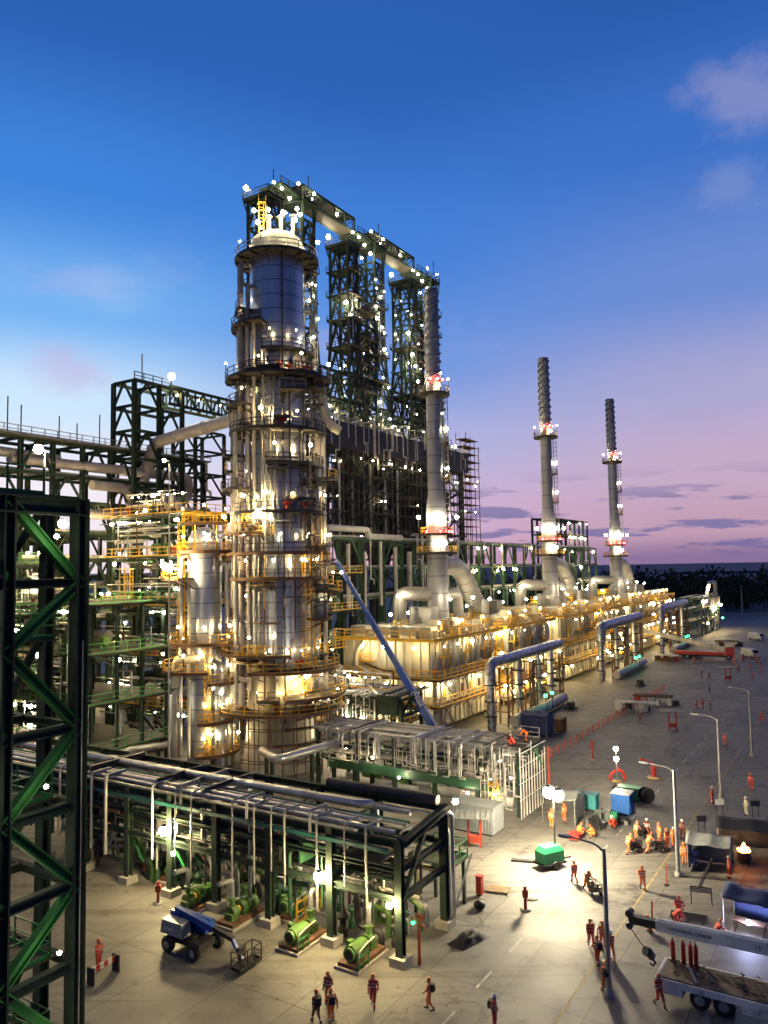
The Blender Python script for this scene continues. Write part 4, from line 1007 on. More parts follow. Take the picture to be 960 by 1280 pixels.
MB('dark_steel').rail([(80.5, 97, 55.7), (88, 97, 55.7)], 1.2, .12).build('railing', t)
for z, y in ((30, 97), (22, 98), (35, 99), (26, 97)): lamp(t, (rnd(81, 96), y - .6, z), 'lamp_white', .3)

def process_block(name, label, x0, x1, y0, y1, zs, seed, lamps, m='rack_green', railm='bright_green', vessels=6, nx=4, ny=4):
    rr = random.Random(seed); t = thing(name, label, 'process unit', x0, y0)
    xs, ys = fr(x0, x1, nx), fr(y0, y1, ny)
    frame_grid(t, xs, ys, zs, .34, .28, 'dark_green', False)
    for i in range(48):     # posts, ladders and conduits in front of the floors
        y = rr.uniform(y0 - .8, y1); z0 = rr.choice([0] + list(zs)); h = rr.uniform(2.5, 6.5)
        MB(rr.choice(['dark_steel', 'galv', 'dark_green', 'pipe_white', 'rust'])).beam((x0 - rr.uniform(.3, 1.3), y, z0), (x0 - rr.uniform(.3, 1.3), y, min(z0 + h, zs[-1] + 3)), rr.choice([.06, .09, .13])).build('post', t)
    for i in range(4):
        y = rr.uniform(y0, y1); z0 = rr.choice(zs[:-1]) if len(zs) > 2 else 0; MB(rr.choice(['dark_steel', 'yellow', 'galv'])).ladder(x0 - .5, y, z0, z0 + 5.5, -1, 0, .6).build('ladder', t)
    for i in range(3):
        y = rr.uniform(y0, y1 - 6); z0 = rr.choice(zs); st = MB('dark_steel'); st.beam((x0 - .9, y, z0 - 4.5), (x0 - .9, y + 5.5, z0), .12, .35); st.beam((x0 - .9, y, z0 - 3.5), (x0 - .9, y + 5.5, z0 + 1), .07); st.build('stair', t)
    for z in zs:
        for i in range(15):
            y = rr.uniform(y0, y1 - 3); x = rr.uniform(x0 - .6, x0 + 4); zz = z - rr.uniform(.4, 1.6); MB(rr.choice(['dark_steel', 'galv', 'rack_green', 'dark_steel'])).tube((x, y, zz), (x, y + rr.uniform(3, 10), zz), rr.choice([.08, .13, .2]), n=8).build('hung_pipe', t)
    for z in zs:
        p = MB('grating'); p.box(x0 - 1.2, x1 + .8, y0 - .9, y1 + .8, z + .22, z + .34); po = p.build('floor', t)
        MB(railm).rail([(x0 - 1.2, y1 + .8, z + .34), (x0 - 1.2, y0 - .9, z + .34), (x1 + .8, y0 - .9, z + .34)], 1.2, .1, 1.8).build('railing', po)
    levels = [0] + [z + .34 for z in zs]
    for z in levels:
        for i in range(int(vessels * 1.7)):
            x, y = rr.uniform(x0, x1 - 1), rr.uniform(y0 + 1, y1 - 2); k = rr.random()
            if i < 2: x = x0 + .6
            if k < .35:
                r = rr.uniform(.4, .8); v = MB(rr.choice(['pipe_alu', 'pipe_white', 'cream', 'pump_green'])); v.tube((x, y, z + .5 + r), (x, y + rr.uniform(2, 4.5), z + .5 + r), r, n=14); v.box(x - .3, x + .3, y + .4, y + .7, z, z + .6); v.build('exchanger', t)
            elif k < .6:
                r = rr.uniform(.3, .6); v = MB(rr.choice(['pipe_alu', 'pipe_white', 'galv'])); h = rr.uniform(1.5, 3.2); v.lathe(x, y, [(.01, z), (r, z + .02), (r, z + h), (r * .6, z + h + .25), (.01, z + h + .32)], 14); v.build('vessel', t)
            else:
                h = rr.uniform(.8, 3.4); MB(rr.choice(['pipe_white', 'pipe_alu', 'galv', 'rust'])).pipe([(x, y, z), (x, y, z + h), (x, y + rr.uniform(1.5, 5), z + h), (x, y + 5, z + h + .9)], rr.choice([.1, .15, .22]), 8).build('pipe', t)
        for i in range(11):
            y = rr.uniform(y0, y1 - 4); zz = z + rr.uniform(1.2, 4); MB(rr.choice(['pipe_white', 'pipe_alu', 'galv'])).tube((x0 - .5, y, zz), (x0 - .5, y + rr.uniform(3, 9), zz), rr.choice([.07, .1, .14]), n=8).build('pipe', t)
        e = MB('red'); x, y = x0 - .3, rr.uniform(y0 + 1, y1 - 2); e.tube((x, y, z), (x, y, z + 1.4), .16, n=8); e.tube((x, y - .5, z + 1.1), (x, y + .5, z + 1.1), .22, n=8); e.build('fire_valve', t)
    for i in range(int(lamps * 1.7)):
        z = rr.choice(levels[1:] + levels[-1:]) ; up = rr.random() < .45
        lamp(t, (x0 - (1.1 if up else .4), rr.uniform(y0, y1), z + (2.6 if up else -1)), rr.choice(['lamp_warm', 'lamp_white', 'lamp_white']), rr.choice([.1, .14, .18, .26]), 2.2 if up else 0)
    return t
process_block('process_structure', 'four storey green railed process structure at the near side of the slim column', 60, 72, 80, 100, [3.2, 9.0, 15, 21], 71, 20, vessels=7, ny=5)
process_block('process_structure', 'farther process structure with pale pipes, under the white expansion loops', 76, 92, 80, 96, [6, 13, 20, 27, 33], 72, 24, m='dark_green', railm='yellow', vessels=5)
process_block('process_structure', 'lower process structure at the foot of the tall column, towards the heaters', 90, 99, 56.5, 76, [3.2, 7.2], 73, 12, m='rack_green', railm='yellow', vessels=6)
process_block('process_structure', 'long dim process structure far behind the slim column, under the high rack', 48, 78, 106, 122, [5, 10, 15, 20, 25, 30], 75, 30, m='dark_green', railm='dark_green', vessels=9, nx=6)
process_block('process_structure', 'dark low process structure between the slim column and the dark coker block', 96, 108, 74, 90, [6, 12, 18, 24], 76, 16, m='dark_green', railm='yellow', vessels=6)
big_rack('pipe_rack', 'farthest dark pipe rack closing the gaps behind the process structures', fr(24, 112, 20), [128, 134], [4, 8, 12, 16, 20, 24, 28, 32], 12, 79, 34, m='dark_green', cw=.6, pm_=('dark_steel', 'galv', 'rack_green', 'dark_steel', 'duct'), vert=20, rails=False)
process_block('process_structure', 'dim process structure with green rails beyond the near green frame', 44, 56, 84, 104, [6, 13, 20, 26], 74, 18, vessels=6)

# ------------------------------------------------------------------ near pipe rack over the pumps
def near_rack():
    rr = random.Random(81); b0, b1 = 26.4, 72
    t = thing('pipe_rack', 'nearest pipe rack on dark columns with silver pipes on top, over the green pumps', 'pipe rack', 43, 26.4)
    ys = [26.4, 31.8, 37.2, 42.4, 47.2, 52.2, 57.6, 63, 68.4]
    for y in ys:
        for x in (43, 49):
            MB('dark_green').ibeam((x, y, .5), (x, y, 7.7 if x < 45 else 8.3), .5, .5, .08).build('column', t)
            MB('footing').box(x - .55, x + .55, y - .55, y + .55, 0, .55).build('footing', t)
        c = MB('dark_green')
        for z in (4.0, 5.8, 7.4): c.ibeam((43, y + .003, z), (49, y + .003, z), .3, .42, .06)
        c.build('cross_beam', t)
    for x in (43, 49):
        for z, h in ((4.0, .4), (5.8, .35), (7.4 if x < 45 else 8.1, .45)):
            MB('dark_green').ibeam((x, b0, z), (x, b1, z), .3, h, .06).build('side_beam', t)
    MB('dark_green').ibeam((43, 26.1, 7.5), (49, 26.1, 8.2), .45, .5, .08).build('end_beam', t)
    MB('dark_green').beam((43, 26.2, 4), (46, 26.2, 7.4), .25).build('end_brace', t)
    # pipes on the three levels
    for x, z, r, m, y0, y1, elbow in ((43.3, 8.0, .16, 'pipe_alu', 26.8, 74, 0), (44.0, 8.05, .2, 'pipe_alu', 30, 74, 0), (44.8, 8.0, .14, 'pipe_white', 27, 74, 0), (45.4, 8.0, .1, 'teal', 27, 74, 0), (46.2, 8.35, .32, 'pipe_alu', 31.5, 74, 1), (47.2, 8.0, .18, 'pipe_alu', 28, 74, 0), (47.8, 8.0, .12, 'galv', 26.8, 74, 0), (48.5, 8.75, .36, 'navy_panel', 26.5, 36, 0)):
        pts = [(x, y1, z), (x, y0, z)]
        if elbow: pts += [(x + 1.2, y0 - .4, z - .2), (x + 1.2, y0 - .4, z - 2.2)]
        MB(m).pipe(pts, r, 12, .7).build('pipe', t)
    for z in (4.35, 6.1):
        for i in range(12):
            x = 43.4 + i * .46; MB(rr.choice(['galv', 'dark_steel', 'pipe_white', 'rack_green', 'dark_steel'])).tube((x, rr.choice([26.8, 28, 31]), z + .1), (x, 73, z + .1), rr.choice([.08, .11, .15]), n=8).build('pipe', t)
    for i in range(46):
        y = rr.uniform(27, 66); x = rr.choice([43.3, 43.8, 45.5, 47.5]); z1 = rr.uniform(4, 7.2); MB(rr.choice(['dark_steel', 'rack_green', 'dark_steel', 'galv'])).pipe([(x, y, rr.uniform(.4, 2.6)), (x, y, z1), (x + rr.uniform(-.6, 2), y, z1), (x + 1.6, y + rr.uniform(-2, 2), z1)], rr.choice([.06, .09, .13]), 8).build('branch_pipe', t)
    rk = random.Random(19)
    for i in range(95):     # dark web of process pipework filling the bay under the deck
        x = rk.uniform(44.5, 49); y = rk.uniform(27, 68); z = rk.uniform(2.4, 6.9); L_ = rk.uniform(2, 9)
        k = rk.random()
        pts = [(x, y, z), (x, y + L_, z)] if k < .55 else [(x, y, rk.uniform(.3, 2)), (x, y, z), (x, y + L_ * .5, z)] if k < .85 else [(x - 1.5, y, z), (x, y, z), (x, y + .8, z - 1)]
        MB(rk.choice(['dark_steel', 'dark_steel', 'dark_green', 'rack_green', 'galv'])).pipe(pts, rk.choice([.06, .1, .16, .24]), 8).build('process_pipe', t)
    for y in (29, 34.5, 40, 45, 50, 55.5, 61):
        MB('dark_steel').box(44.2, 48.8, y, y + 3.6, 5.15, 5.3).build('cable_tray', t)
    for i in range(14):
        y = rr.uniform(27, 64); MB(rr.choice(['dark_steel', 'galv', 'rack_green'])).box(43.1, 48.9, y, y + .16, rr.choice([4.5, 6.2, 8.4]), 8.62 if i % 3 == 0 else 4.7 if i % 2 else 6.4).build('pipe_support', t)
    MB('teal').box(42.7, 42.95, 27, 74, 6.8, 7.05).build('cable_tray', t); MB('galv').box(42.62, 42.9, 29.5, 74, 7.8, 7.9).build('cable_tray', t)
    MB('rust').box(42.7, 42.9, 53, 74, 5.4, 5.6).build('cable_tray', t)
    # pale drop pipes along the open side
    for y, z0, k in ((28.6, 3.2, .1), (32.6, 2.2, .12), (35.4, 3.2, .1), (38.2, 2.8, .1), (40.3, 1.5, .09), (44.5, 2.0, .1), (48.8, 2.6, .12), (54.4, 2.0, .2), (56.2, 2.2, .16), (30.3, 4.2, .07), (36.6, 4.0, .08), (46.2, 3.4, .08), (60.5, 2.5, .15)):
        MB(rr.choice(['galv', 'pipe_white'])).pipe([(44.4, y, 8.3), (42.5, y, 8.3), (42.5, y, z0)], k * .75, 8, .25).build('drop_pipe', t)
    for y in (33, 38.7, 45.4):
        MB('galv').pipe([(42.3, y, 7.3), (42.3, y, 8.7), (44.2, y, 8.7), (44.2, y, 7.9)], .1, 8, .2).build('drop_pipe', t)
    MB('pipe_white').pipe([(49.6, 26, .5), (49.6, 26, 7.6), (48.7, 26, 7.9)], .14, 8).build('drop_pipe', t)
    MB('pipe_white').pipe([(50.0, 26.6, 0), (50, 26.6, 6.4), (50, 28, 6.8)], .2, 10).build('drop_pipe', t)
    # lower platform with bright green rails on the yard side
    p = MB('grating'); p.box(49.6, 53.4, 26.6, 29.6, 3.3, 3.45); po = p.build('platform', t)
    g2 = MB('bright_green'); g2.rail([(49.6, 26.7, 3.45), (53.3, 26.7, 3.45), (53.3, 29.5, 3.45)], 1.2, .09, 1.2); g2.rail([(50.6, 26.7, 3.45), (50.6, 29.5, 3.45)], 1.2, .09, 1.2); g2.build('railing', po)
    l = MB('dark_green')
    for x in (50, 53): 
        for y in (26.9, 29.3): l.beam((x, y, 0), (x, y, 3.3), .22)
    l.build('platform_legs', t)
    MB('galv').pipe([(53.4, 26.4, 3.6), (51, 26.4, 1.2), (50, 26.4, .2)], .08, 6).build('stair_rail', t)
    # green braces between columns
    MB('bright_green').beam((43.2, 47.4, 4), (43.2, 45.4, 1.6), .12).build('brace', t); MB('bright_green').beam((43.2, 52.4, 4), (43.2, 50.6, 1.8), .12).build('brace', t)
    for p, m, r in (((42.2, 32.2, 4.6), 'lamp_flood', .36), ((42.1, 47.0, 5.2), 'lamp_flood', .4), ((42.4, 46.3, 3.5), 'lamp_white', .16), ((42.4, 26.8, 3.8), 'lamp_flood', .22), ((46.2, 35.5, 3.6), 'lamp_white', .14), ((45.5, 38.5, 3.6), 'lamp_white', .14), ((47, 60, 3.5), 'lamp_warm', .2), ((50.2, 26, 8.3), 'lamp_white', .22), ((47, 29, 3.5), 'lamp_warm', .2), ((48, 50, 3.6), 'lamp_warm', .2)):
        lamp(t, p, m, r)
    # grey tube lights strung under the deck
    return t
near_rack()

def rack_two():
    rr = random.Random(82); t = thing('pipe_rack', 'brightly lit pipe rack full of thin white pipes beside the light tower', 'pipe rack', 73.5, 31)
    B0 = 30.9; ys = [B0, 35.5, 40.5, 45.5, 50.5, 56]; xs = [73.5, 76.6, 79.7]
    for y in ys:
        for x in xs: MB('dark_green').ibeam((x, y, 0), (x, y, 6.3), .4, .4, .07).build('column', t)
        c = MB('dark_green')
        for z in (3.1, 4.7, 6.1): c.beam((73.5, y, z), (79.7, y, z), .24, .34)
        c.build('cross_beam', t)
    for x in xs:
        for z in (3.1, 4.7, 6.2): MB('dark_green' if z < 6 else 'galv').beam((x, B0, z), (x, 56, z), .22, .3).build('side_beam', t)
    MB('rack_green').box(72.8, 73.2, 32.5, 54, 2.3, 3.3).build('girder', t)
    for i in range(24):
        z = rr.choice([3.4, 4.95, 6.45]); x = rr.uniform(73.3, 79.8); MB(rr.choice(['pipe_white', 'pipe_alu', 'galv', 'dark_steel', 'dark_steel'])).tube((x, B0 + rr.uniform(-.3, 3), z), (x, 57, z), rr.choice([.07, .1, .14, .2]), n=8).build('pipe', t)
    for i in range(26):
        y = rr.uniform(31.5, 55); MB(rr.choice(['pipe_white', 'pipe_alu', 'galv', 'dark_steel'])).pipe([(72.6, y, rr.uniform(3.4, 5.2)), (72.6, y, 6.8), (rr.uniform(75, 80), y, 6.8)], rr.choice([.06, .08, .12]), 8, .2).build('cross_pipe', t)
    for i in range(92):
        y = 31.2 + 24 * rr.random() ** 1.7; x = 72.6 - rr.uniform(-.9, .9); z1 = rr.uniform(4.4, 7.3); z0 = rr.uniform(.4, 4.0) if y < 34.5 else rr.uniform(3.2, 4.4)
        MB('pipe_white').pipe([(x + .8, y, z1), (x, y, z1), (x, y, z0), (x, y + rr.choice([-.7, .7]), z0)], rr.choice([.04, .05, .08]), 6, .15).build('drop_pipe', t)
    for i in range(10): x = 73 + i * .75; MB('white_paint').beam((x, B0 - .4, 0), (x, B0 - .4, rr.uniform(4.5, 7.2)), .09).build('scaffold_tube', t)
    for z in (1.8, 3.4, 5.0, 6.3): MB('white_paint').beam((72.8, B0 - .4, z), (80, B0 - .4, z), .08).build('scaffold_tube', t)
    MB('bright_green').beam((76.5, B0 - .6, 6.2), (78.4, B0 - .6, 4.2), .14).build('brace', t)
    MB('yellow').ladder(72.5, 33, 0, 3.4, -1, 0, .6).build('ladder', t)
    MB('red_post').pipe([(80.6, 30.4, 0), (80.6, 30.4, 5.6)], .16, 8).build('fire_riser', t)
    for i in range(14):
        y = rr.uniform(32, 54); x = 74 + rr.uniform(0, 4.6); MB(rr.choice(['cream', 'pump_green', 'galv', 'white_paint'])).tube((x, y, .9), (x, y + 2.4, .9), rr.uniform(.3, .6), n=12).build('vessel', t)
    MB('grating').box(74, 79.6, 31, 33.5, 6.45, 6.55).build('platform', t); MB('galv').rail([(79.7, 31, 6.55), (79.7, 36, 6.55)], 1.1, .07).build('railing', t)
    for i in range(9): lamp(t, (rr.uniform(73, 79), rr.uniform(32, 55), rr.choice([2.4, 4.3])), rr.choice(['lamp_warm', 'lamp_white']), .14)
    for p in ((72.2, 47.5, 4.2), (71.9, 44.0, 2.6), (72.3, 36, 2.0), (72.2, 33, 2.2)): lamp(t, p, 'lamp_white', .14)
rack_two()
def rack_three():
    rr = random.Random(83); t = thing('pipe_rack', 'dark low pipe rack packed with cross pipes at the long blue boom foot', 'pipe rack', 86, 52)
    xs = [86, 91]; ys = [52, 56, 60, 63]
    frame_grid(t, xs, ys, [3.4, 6.0, 8.0], .4, .3, 'dark_green')
    for i in range(30): MB(rr.choice(['galv', 'dark_steel', 'rack_green', 'pipe_white'])).tube((85, rr.uniform(52, 63), 8.3), (93, rr.uniform(52, 63), 8.3 + rr.uniform(0, .5)), rr.choice([.08, .12, .2]), n=8).build('cross_pipe', t)
    for i in range(26): y = rr.uniform(52, 63); MB('pipe_white').tube((85.4, y, rr.uniform(3.5, 5)), (85.4, y, rr.uniform(6.5, 8.6)), .07, n=6).build('drop_pipe', t)
    MB('dark_green').box(84.9, 85.2, 52, 55, 6.2, 8.6).build('panel', t)
    for i in range(7): lamp(t, (85, rr.uniform(52, 63), rr.choice([3, 5.4])), 'lamp_white', .2)
    lamp(t, (84.3, 53.6, 4.6), 'lamp_warm', .26)
rack_three()

# ------------------------------------------------------------------ near green frame at the side of the view
def near_frame():
    t = thing('steel_structure', 'near dark steel structure with big green diagonal braces, cut by the picture edge', 'structure', 22.2, 30.4)
    zN = [1.0, 4.6, 8.3, 11.4, 14.8, 18.2, 21.8, 24.4, 28.2]
    xa, ya, xb = 22.2, 30.4, 18.7
    for x, y, w in ((xa, ya, .62), (xb, ya, .55), (xa + .4, 33.4, .5), (xb, 34.4, .5), (15.4, ya, .5), (xb, 38, .5)):
        MB('dark_green').ibeam((x, y, 0), (x, y, 28.3), w, w, .09).build('column', t)
    seq = [(xb, 1.0), (xa, 4.6), (xb, 8.3), (xa, 11.4), (xb, 14.8), (xa, 18.2), (xb, 21.8), (xa, 24.6), (xb, 28.2)]
    for (p, z0), (q, z1) in zip(seq, seq[1:]): MB('brace_green').ibeam((p, ya, z0), (q, ya, z1), .4, .4, .07).build('brace', t)
    for (z0, z1) in ((1, 8.3), (8.3, 14.8), (14.8, 21.8), (21.8, 28)):
        MB('dark_green').beam((xb, 34.4, z0), (xa, 33.4, z1), .3).build('brace', t); MB('dark_green').beam((xb, 30.6, z0), (xb, 34.3, z1), .3).build('brace', t)
        MB('brace_green').beam((15.4, ya, z1), (xb, ya, (z0 + z1) / 2), .3).build('brace', t)
    for z in (4.6, 8.0, 11.4, 14.8, 18.2, 24.6):
        MB('dark_green').ibeam((12, ya + .01, z), (xa, ya + .01, z), .36, .42, .07).build('floor_beam', t)
        MB('dark_green').ibeam((12, 34.4, z), (xa, 34.4, z), .3, .36, .06).build('floor_beam', t)
        MB('dark_green').ibeam((xa, ya, z), (xa, 38, z), .3, .36, .06).build('floor_beam', t)
        MB('dark_green').ibeam((xb, ya, z), (xb, 38, z), .3, .36, .06).build('floor_beam', t)
    b = MB('dark_green'); b.ibeam((12, ya, 28.0), (xa + .3, ya, 28.0), .6, .8, .1); b.build('top_beam', t)
    MB('grating').box(12, xa, ya, 38, 28.35, 28.5).build('top_deck', t); MB('brace_green').rail([(12, ya + .2, 28.5), (20.5, ya + .2, 28.5)], 1.2, .07).build('railing', t)
    MB('galv').tube((xa - .05, ya - .38, 0), (xa - .05, ya - .38, 22), .025, n=6).build('conduit', t)
    for z in (8.0, 14.8, 4.6, 21.8):
        p = MB('grating'); p.box(16, xa - .4, 31.2, 38, z + .22, z + .3); po = p.build('floor', t)
        MB('bright_green').rail([(16, 31.3, z + .3), (xa - .6, 31.3, z + .3), (xa - .6, 37.8, z + .3)], 1.15, .06, 1.1).build('railing', po)
    for z0, z1 in ((4.9, 8.2), (14.9, 18.2), (8.3, 11.6)):     # stairs
        s = MB('dark_steel')
        for y in (35.2, 36.2): s.beam((16.5, y, z0), (21.2, y, z1), .08, .3)
        for i in range(12):
            f = i / 11; x = 16.5 + 4.7 * f; s.box(x - .13, x + .13, 35.25, 36.15, z0 + (z1 - z0) * f, z0 + (z1 - z0) * f + .04)
        s.m('bright_green'); s.beam((16.5, 35.1, z0 + 1), (21.2, 35.1, z1 + 1), .06); s.build('stair', t)
    for i in range(14):
        rr = random.Random(i); y = rr.uniform(36, 40); z = rr.uniform(2, 26); MB(rr.choice(['pipe_white', 'galv', 'pump_green'])).tube((12, y, z), (xa, y, z), rr.choice([.05, .08, .14]), n=8).build('pipe', t)
    for x, y, z, r in ((20.6, 36.5, 7.2, .13), (20.2, 35, 3.8, .13), (18.0, 36.5, 14, .12), (21.4, 36.6, 19.6, .12), (17.5, 33, 24, .12), (20.2, 29.2, 26.6, .1), (19.6, 28.8, 16.4, .09), (20.3, 28.8, 9.6, .09), (17.2, 31.4, 20.6, .1), (20, 32, 12.6, .1), (20.6, 28.8, 5.8, .08)):  # the lamps in front of the frame are added to brighten its green braces
        lamp(t, (x, y, z), 'lamp_white', r)
near_frame()
def mast_light(label, a, b, z, r=.4, h=None, m='lamp_flood'):
    t = thing('pole_light', label, 'pole light', a, b, 0, 'pole lights among the process structures')
    MB('galv').tube((a, b, 0), (a, b, z - .3), .12, .08, 8).build('pole', t); MB('galv').beam((a, b, z), (a - .8, b, z), .1).build('arm', t)
    lamp(t, (a - .8, b, z), m, r)
mast_light('bright pole light above the high rack, nearest the picture edge', 49.8, 74.2, 38.3, .5)
mast_light('bright pole light seen just beside the near green column, below the top beam', 41.8, 58.5, 29.3, .36)
mast_light('pole light beside the near green column at half its height', 41.8, 61.5, 18.0, .26)
mast_light('slim pole light in front of the pale expansion loops', 62.8, 69.4, 38.1, .2, m='lamp_white')

# ------------------------------------------------------------------ pumps under the rack
def pump_unit():
    t = thing('pump_set', 'green', 'pump', 41.9, 29.4, 0, 'green pumps on skids under the near rack', local=True)
    s = MB('rust'); s.box(-1.9, 1.9, -.9, .9, 0, .45); s.m('footing'); s.box(-2.1, 2.1, -1.1, 1.1, 0, .2); s.build('skid', t)
    m = MB('pump_green'); m.tube((-1.5, 0, 1.05), (.2, 0, 1.05), .58, n=18); m.tube((-1.75, 0, 1.05), (-1.5, 0, 1.05), .48, n=18); m.box(-1.2, -.1, -.35, .35, .4, .9); m.box(-.9, -.4, .4, .8, 1.1, 1.6)
    m.m('dark_steel'); m.tube((-1.77, 0, 1.05), (-1.74, 0, 1.05), .34, n=16)
    mo = m.build('motor', t)
    for i in range(9):
        pass
    MB('yellow').tube((.2, 0, 1.05), (.6, 0, 1.05), .25, n=12).build('coupling_guard', t)
    p = MB('pump_green'); p.tube((.6, 0, 1.05), (1.3, 0, 1.05), .5, n=16); p.box(.7, 1.5, -.4, .4, .4, 1.0); p.tube((1.0, 0, 1.3), (1.0, 0, 2.1), .22, n=12); p.tube((1.0, 0, 2.1), (1.0, 0, 2.2), .36, n=12); p.build('pump_casing', t)
    MB('pipe_white').pipe([(-1.6, -.7, .5), (-1.4, -.75, 1.3), (-.6, -.75, 1.5), (.8, -.6, 1.5)], .07, 8).build('seal_pipe', t)
    MB('pipe_alu').pipe([(1.0, 0, 2.2), (1.0, 0, 3.6), (2.6, 0, 3.8)], .2, 10).build('discharge_pipe', t)
    MB('bright_green').rail([(-1.9, -1.0, 0), (-.6, -1.0, 0)], 1.1, .07, .6).build('guard_rail', t)
    return t
PUMPS = [(42.3, 28.9, 0, 'green motor pump on a rusty skid, nearest the outer corner of the rack'), (42.2, 33.6, 0, 'green motor pump on a rusty skid, second from the outer corner of the rack'),
         (45.5, 37.0, .1, 'green motor pump deep under the rack beside the yellow railing'), (42.6, 39.6, 3.14, 'dull green pump under the rack just behind the blue lift boom'), (42.5, 43.9, 3.14, 'dull green pump under the rack beside the lamp post column'), (46.0, 49.5, .2, 'small dim pump farthest in under the rack')]
pm0 = pump_unit()
for i, (a, b, r, l) in enumerate(PUMPS):
    if i == 0: o = pm0; o.scale = (.85, .85, .85); o['label'] = l; o.location = Wd(a, b); o.rotation_euler[2] = TH + r
    else: copy_thing(pm0, l, Wd(a, b), TH + r)
t = thing('railing', 'short yellow railing between the pumps under the rack', 'railing', 44, 35.3)
MB('yellow').rail([(43.8, 35.4, .2), (46.6, 35.4, .2)], 1.4, .1, .7).build('guard_rail', t)
t = thing('control_stand', 'red instrument stand with a green signal lamp at the rack corner', 'control stand', 43.6, 25.4)
s = MB('red_post'); s.beam((43.6, 25.4, 0), (43.6, 25.4, 2.9), .14); s.beam((43.6, 24.9, 2.4), (43.6, 25.9, 2.8), .12); s.box(43.5, 43.7, 25.1, 25.6, 2.7, 3.1); s.build('stand', t)
lamp(t, (43.4, 25.7, 2.6), 'lamp_green', .12, 0, 'signal_lamp')
rr = random.Random(5)
t = thing('machine_heap', 'dark tangle of valves and pipework crowding the space under the near rack', 'machinery', 45, 34)
for i in range(85):
    x, y, h = rr.uniform(43.8, 48.8), rr.uniform(27.5, 62), rr.uniform(.6, 2.6); MB(rr.choice(['dark_steel', 'rack_green', 'galv', 'rust', 'pump_green'])).pipe([(x, y, 0), (x, y, h), (x + rr.uniform(-.8, .8), y + rr.uniform(.6, 2), h), (x, y + 2, 3.6)], rr.choice([.08, .12, .2]), 8).build('pipe', t)
for i in range(44):
    x, y = rr.uniform(44.4, 48.8), rr.uniform(27.5, 62); v = MB(rr.choice(['rack_green', 'dark_steel', 'pump_green'])); v.lathe(x, y, [(.35, 0), (.35, .5), (.2, .7), (.2, 1.1), (.4, 1.15), (.4, 1.4), (.05, 1.5)], 12); v.build('valve', t)

# ------------------------------------------------------------------ lights standing in the yard
def street_lamp():
    t = thing('street_lamp', 'x', 'street lamp', 0, 0, 0, 'street lamps along the yard lane', local=True)
    MB('footing').lathe(0, 0, [(.3, 0), (.3, .3), (.01, .32)], 12).build('base', t)
    MB('galv').tube((0, 0, .3), (0, 0, 8.3), .17, .11, 12).build('pole', t)
    MB('galv').pipe([(0, 0, 8.1), (0, .5, 8.5), (0, 2.1, 8.65)], .06, 8, .5).build('arm', t)
    h = MB('lift_grey'); h.cbox((0, 2.35, 8.66), (.3, .75, .14)); h.m('glass_dark'); h.cbox((0, 2.4, 8.57), (.22, .5, .04)); h.build('lamp_head', t)
    return t
SL = [((12.6, 46.6), 'unlit street lamp nearest the crane truck, its arm over the walking workers'), ((23.1, 63.6), 'unlit street lamp beside the grey work tents'), ((35.3, 83.7), 'unlit street lamp third along the lane, on open concrete'), ((47.0, 101.3), 'unlit street lamp fourth along the lane, by the picture edge')]
s0 = street_lamp()
for i, (p, l) in enumerate(SL):
    o = s0 if i == 0 else copy_thing(s0, l, (0, 0, 0), 0)
    o['label'] = l; o.location = (*p, 0); o.rotation_euler[2] = TH
for x, y, h, l in ((165, 358, 14, 'thin distant lamp mast before the dark trees'), (118, 330, 9, 'thin distant lamp post near the far unit')):
    t = thing('lamp_mast', l, 'lamp mast', 0, 0, xy=(x, y)); ORG[t.name] = (0, 0, 0); MB('galv').tube((0, 0, 0), (0, 0, h), .25, .15, 6).build('pole', t); MB('galv').cbox((0, 0, h), (1.2, .4, .3)).build('lamp_head', t)
def light_tower(name, label, xy, h, rot, r=.45, bulbs=2):
    t = thing(name, label, 'light tower', 0, 0, xy=xy, rot=rot); ORG[t.name] = (0, 0, 0)
    b = MB('gen_green'); b.box(-1.05, 1.05, -.62, .62, .5, 1.35)
    vs = [(-1.05, -.62, 1.35), (1.05, -.62, 1.35), (1.05, .62, 1.35), (-1.05, .62, 1.35), (-.8, -.45, 1.75), (.7, -.45, 1.75), (.7, .45, 1.75), (-.8, .45, 1.75)]
    b._add(vs, [(4, 5, 6, 7), (0, 1, 5, 4), (1, 2, 6, 5), (2, 3, 7, 6), (3, 0, 4, 7)]); b.build('generator_hood', t)
    f = MB('rubber'); f.box(-1.2, 1.2, -.7, .7, .35, .5); f.beam((1.2, 0, .45), (2.3, 0, .4), .1); f.build('chassis', t)
    for y in (-.78, .78): MB('rubber').tube((0, y - .1, .33), (0, y + .1, .33), .33, n=16).build('wheel', t)
    m = MB('dark_steel'); m.tube((.6, 0, 1.4), (.6, 0, h * .6), .09, n=8); m.tube((.6, 0, h * .5), (.6, 0, h), .06, n=8); m.beam((.6, -.7, h), (.6, .7, h), .07); m.build('mast', t)
    for k in range(bulbs):
        y = -.5 + k * 1.0 if bulbs > 1 else 0
        lamp(t, (.6, y, h + (.25 if bulbs < 3 else 0)), 'lamp_tower', r)
    return t
light_tower('light_tower', 'green wheeled light tower with blazing lamps flooding the yard', (13.3, 65.9), 5.6, .5, .52)
t = thing('light_tower', 'slim light tower with two stacked white lamps behind the red pipe bend', 'light tower', 0, 0, xy=(25.4, 87.4)); ORG[t.name] = (0, 0, 0)
MB('galv').tube((0, 0, 0), (0, 0, 4.4), .07, n=8).build('mast', t); MB('dark_steel').box(-.5, .5, -.4, .4, 0, .5).build('base', t)
for z in (3.4, 4.5): lamp(t, (0, 0, z), 'lamp_white', .26)

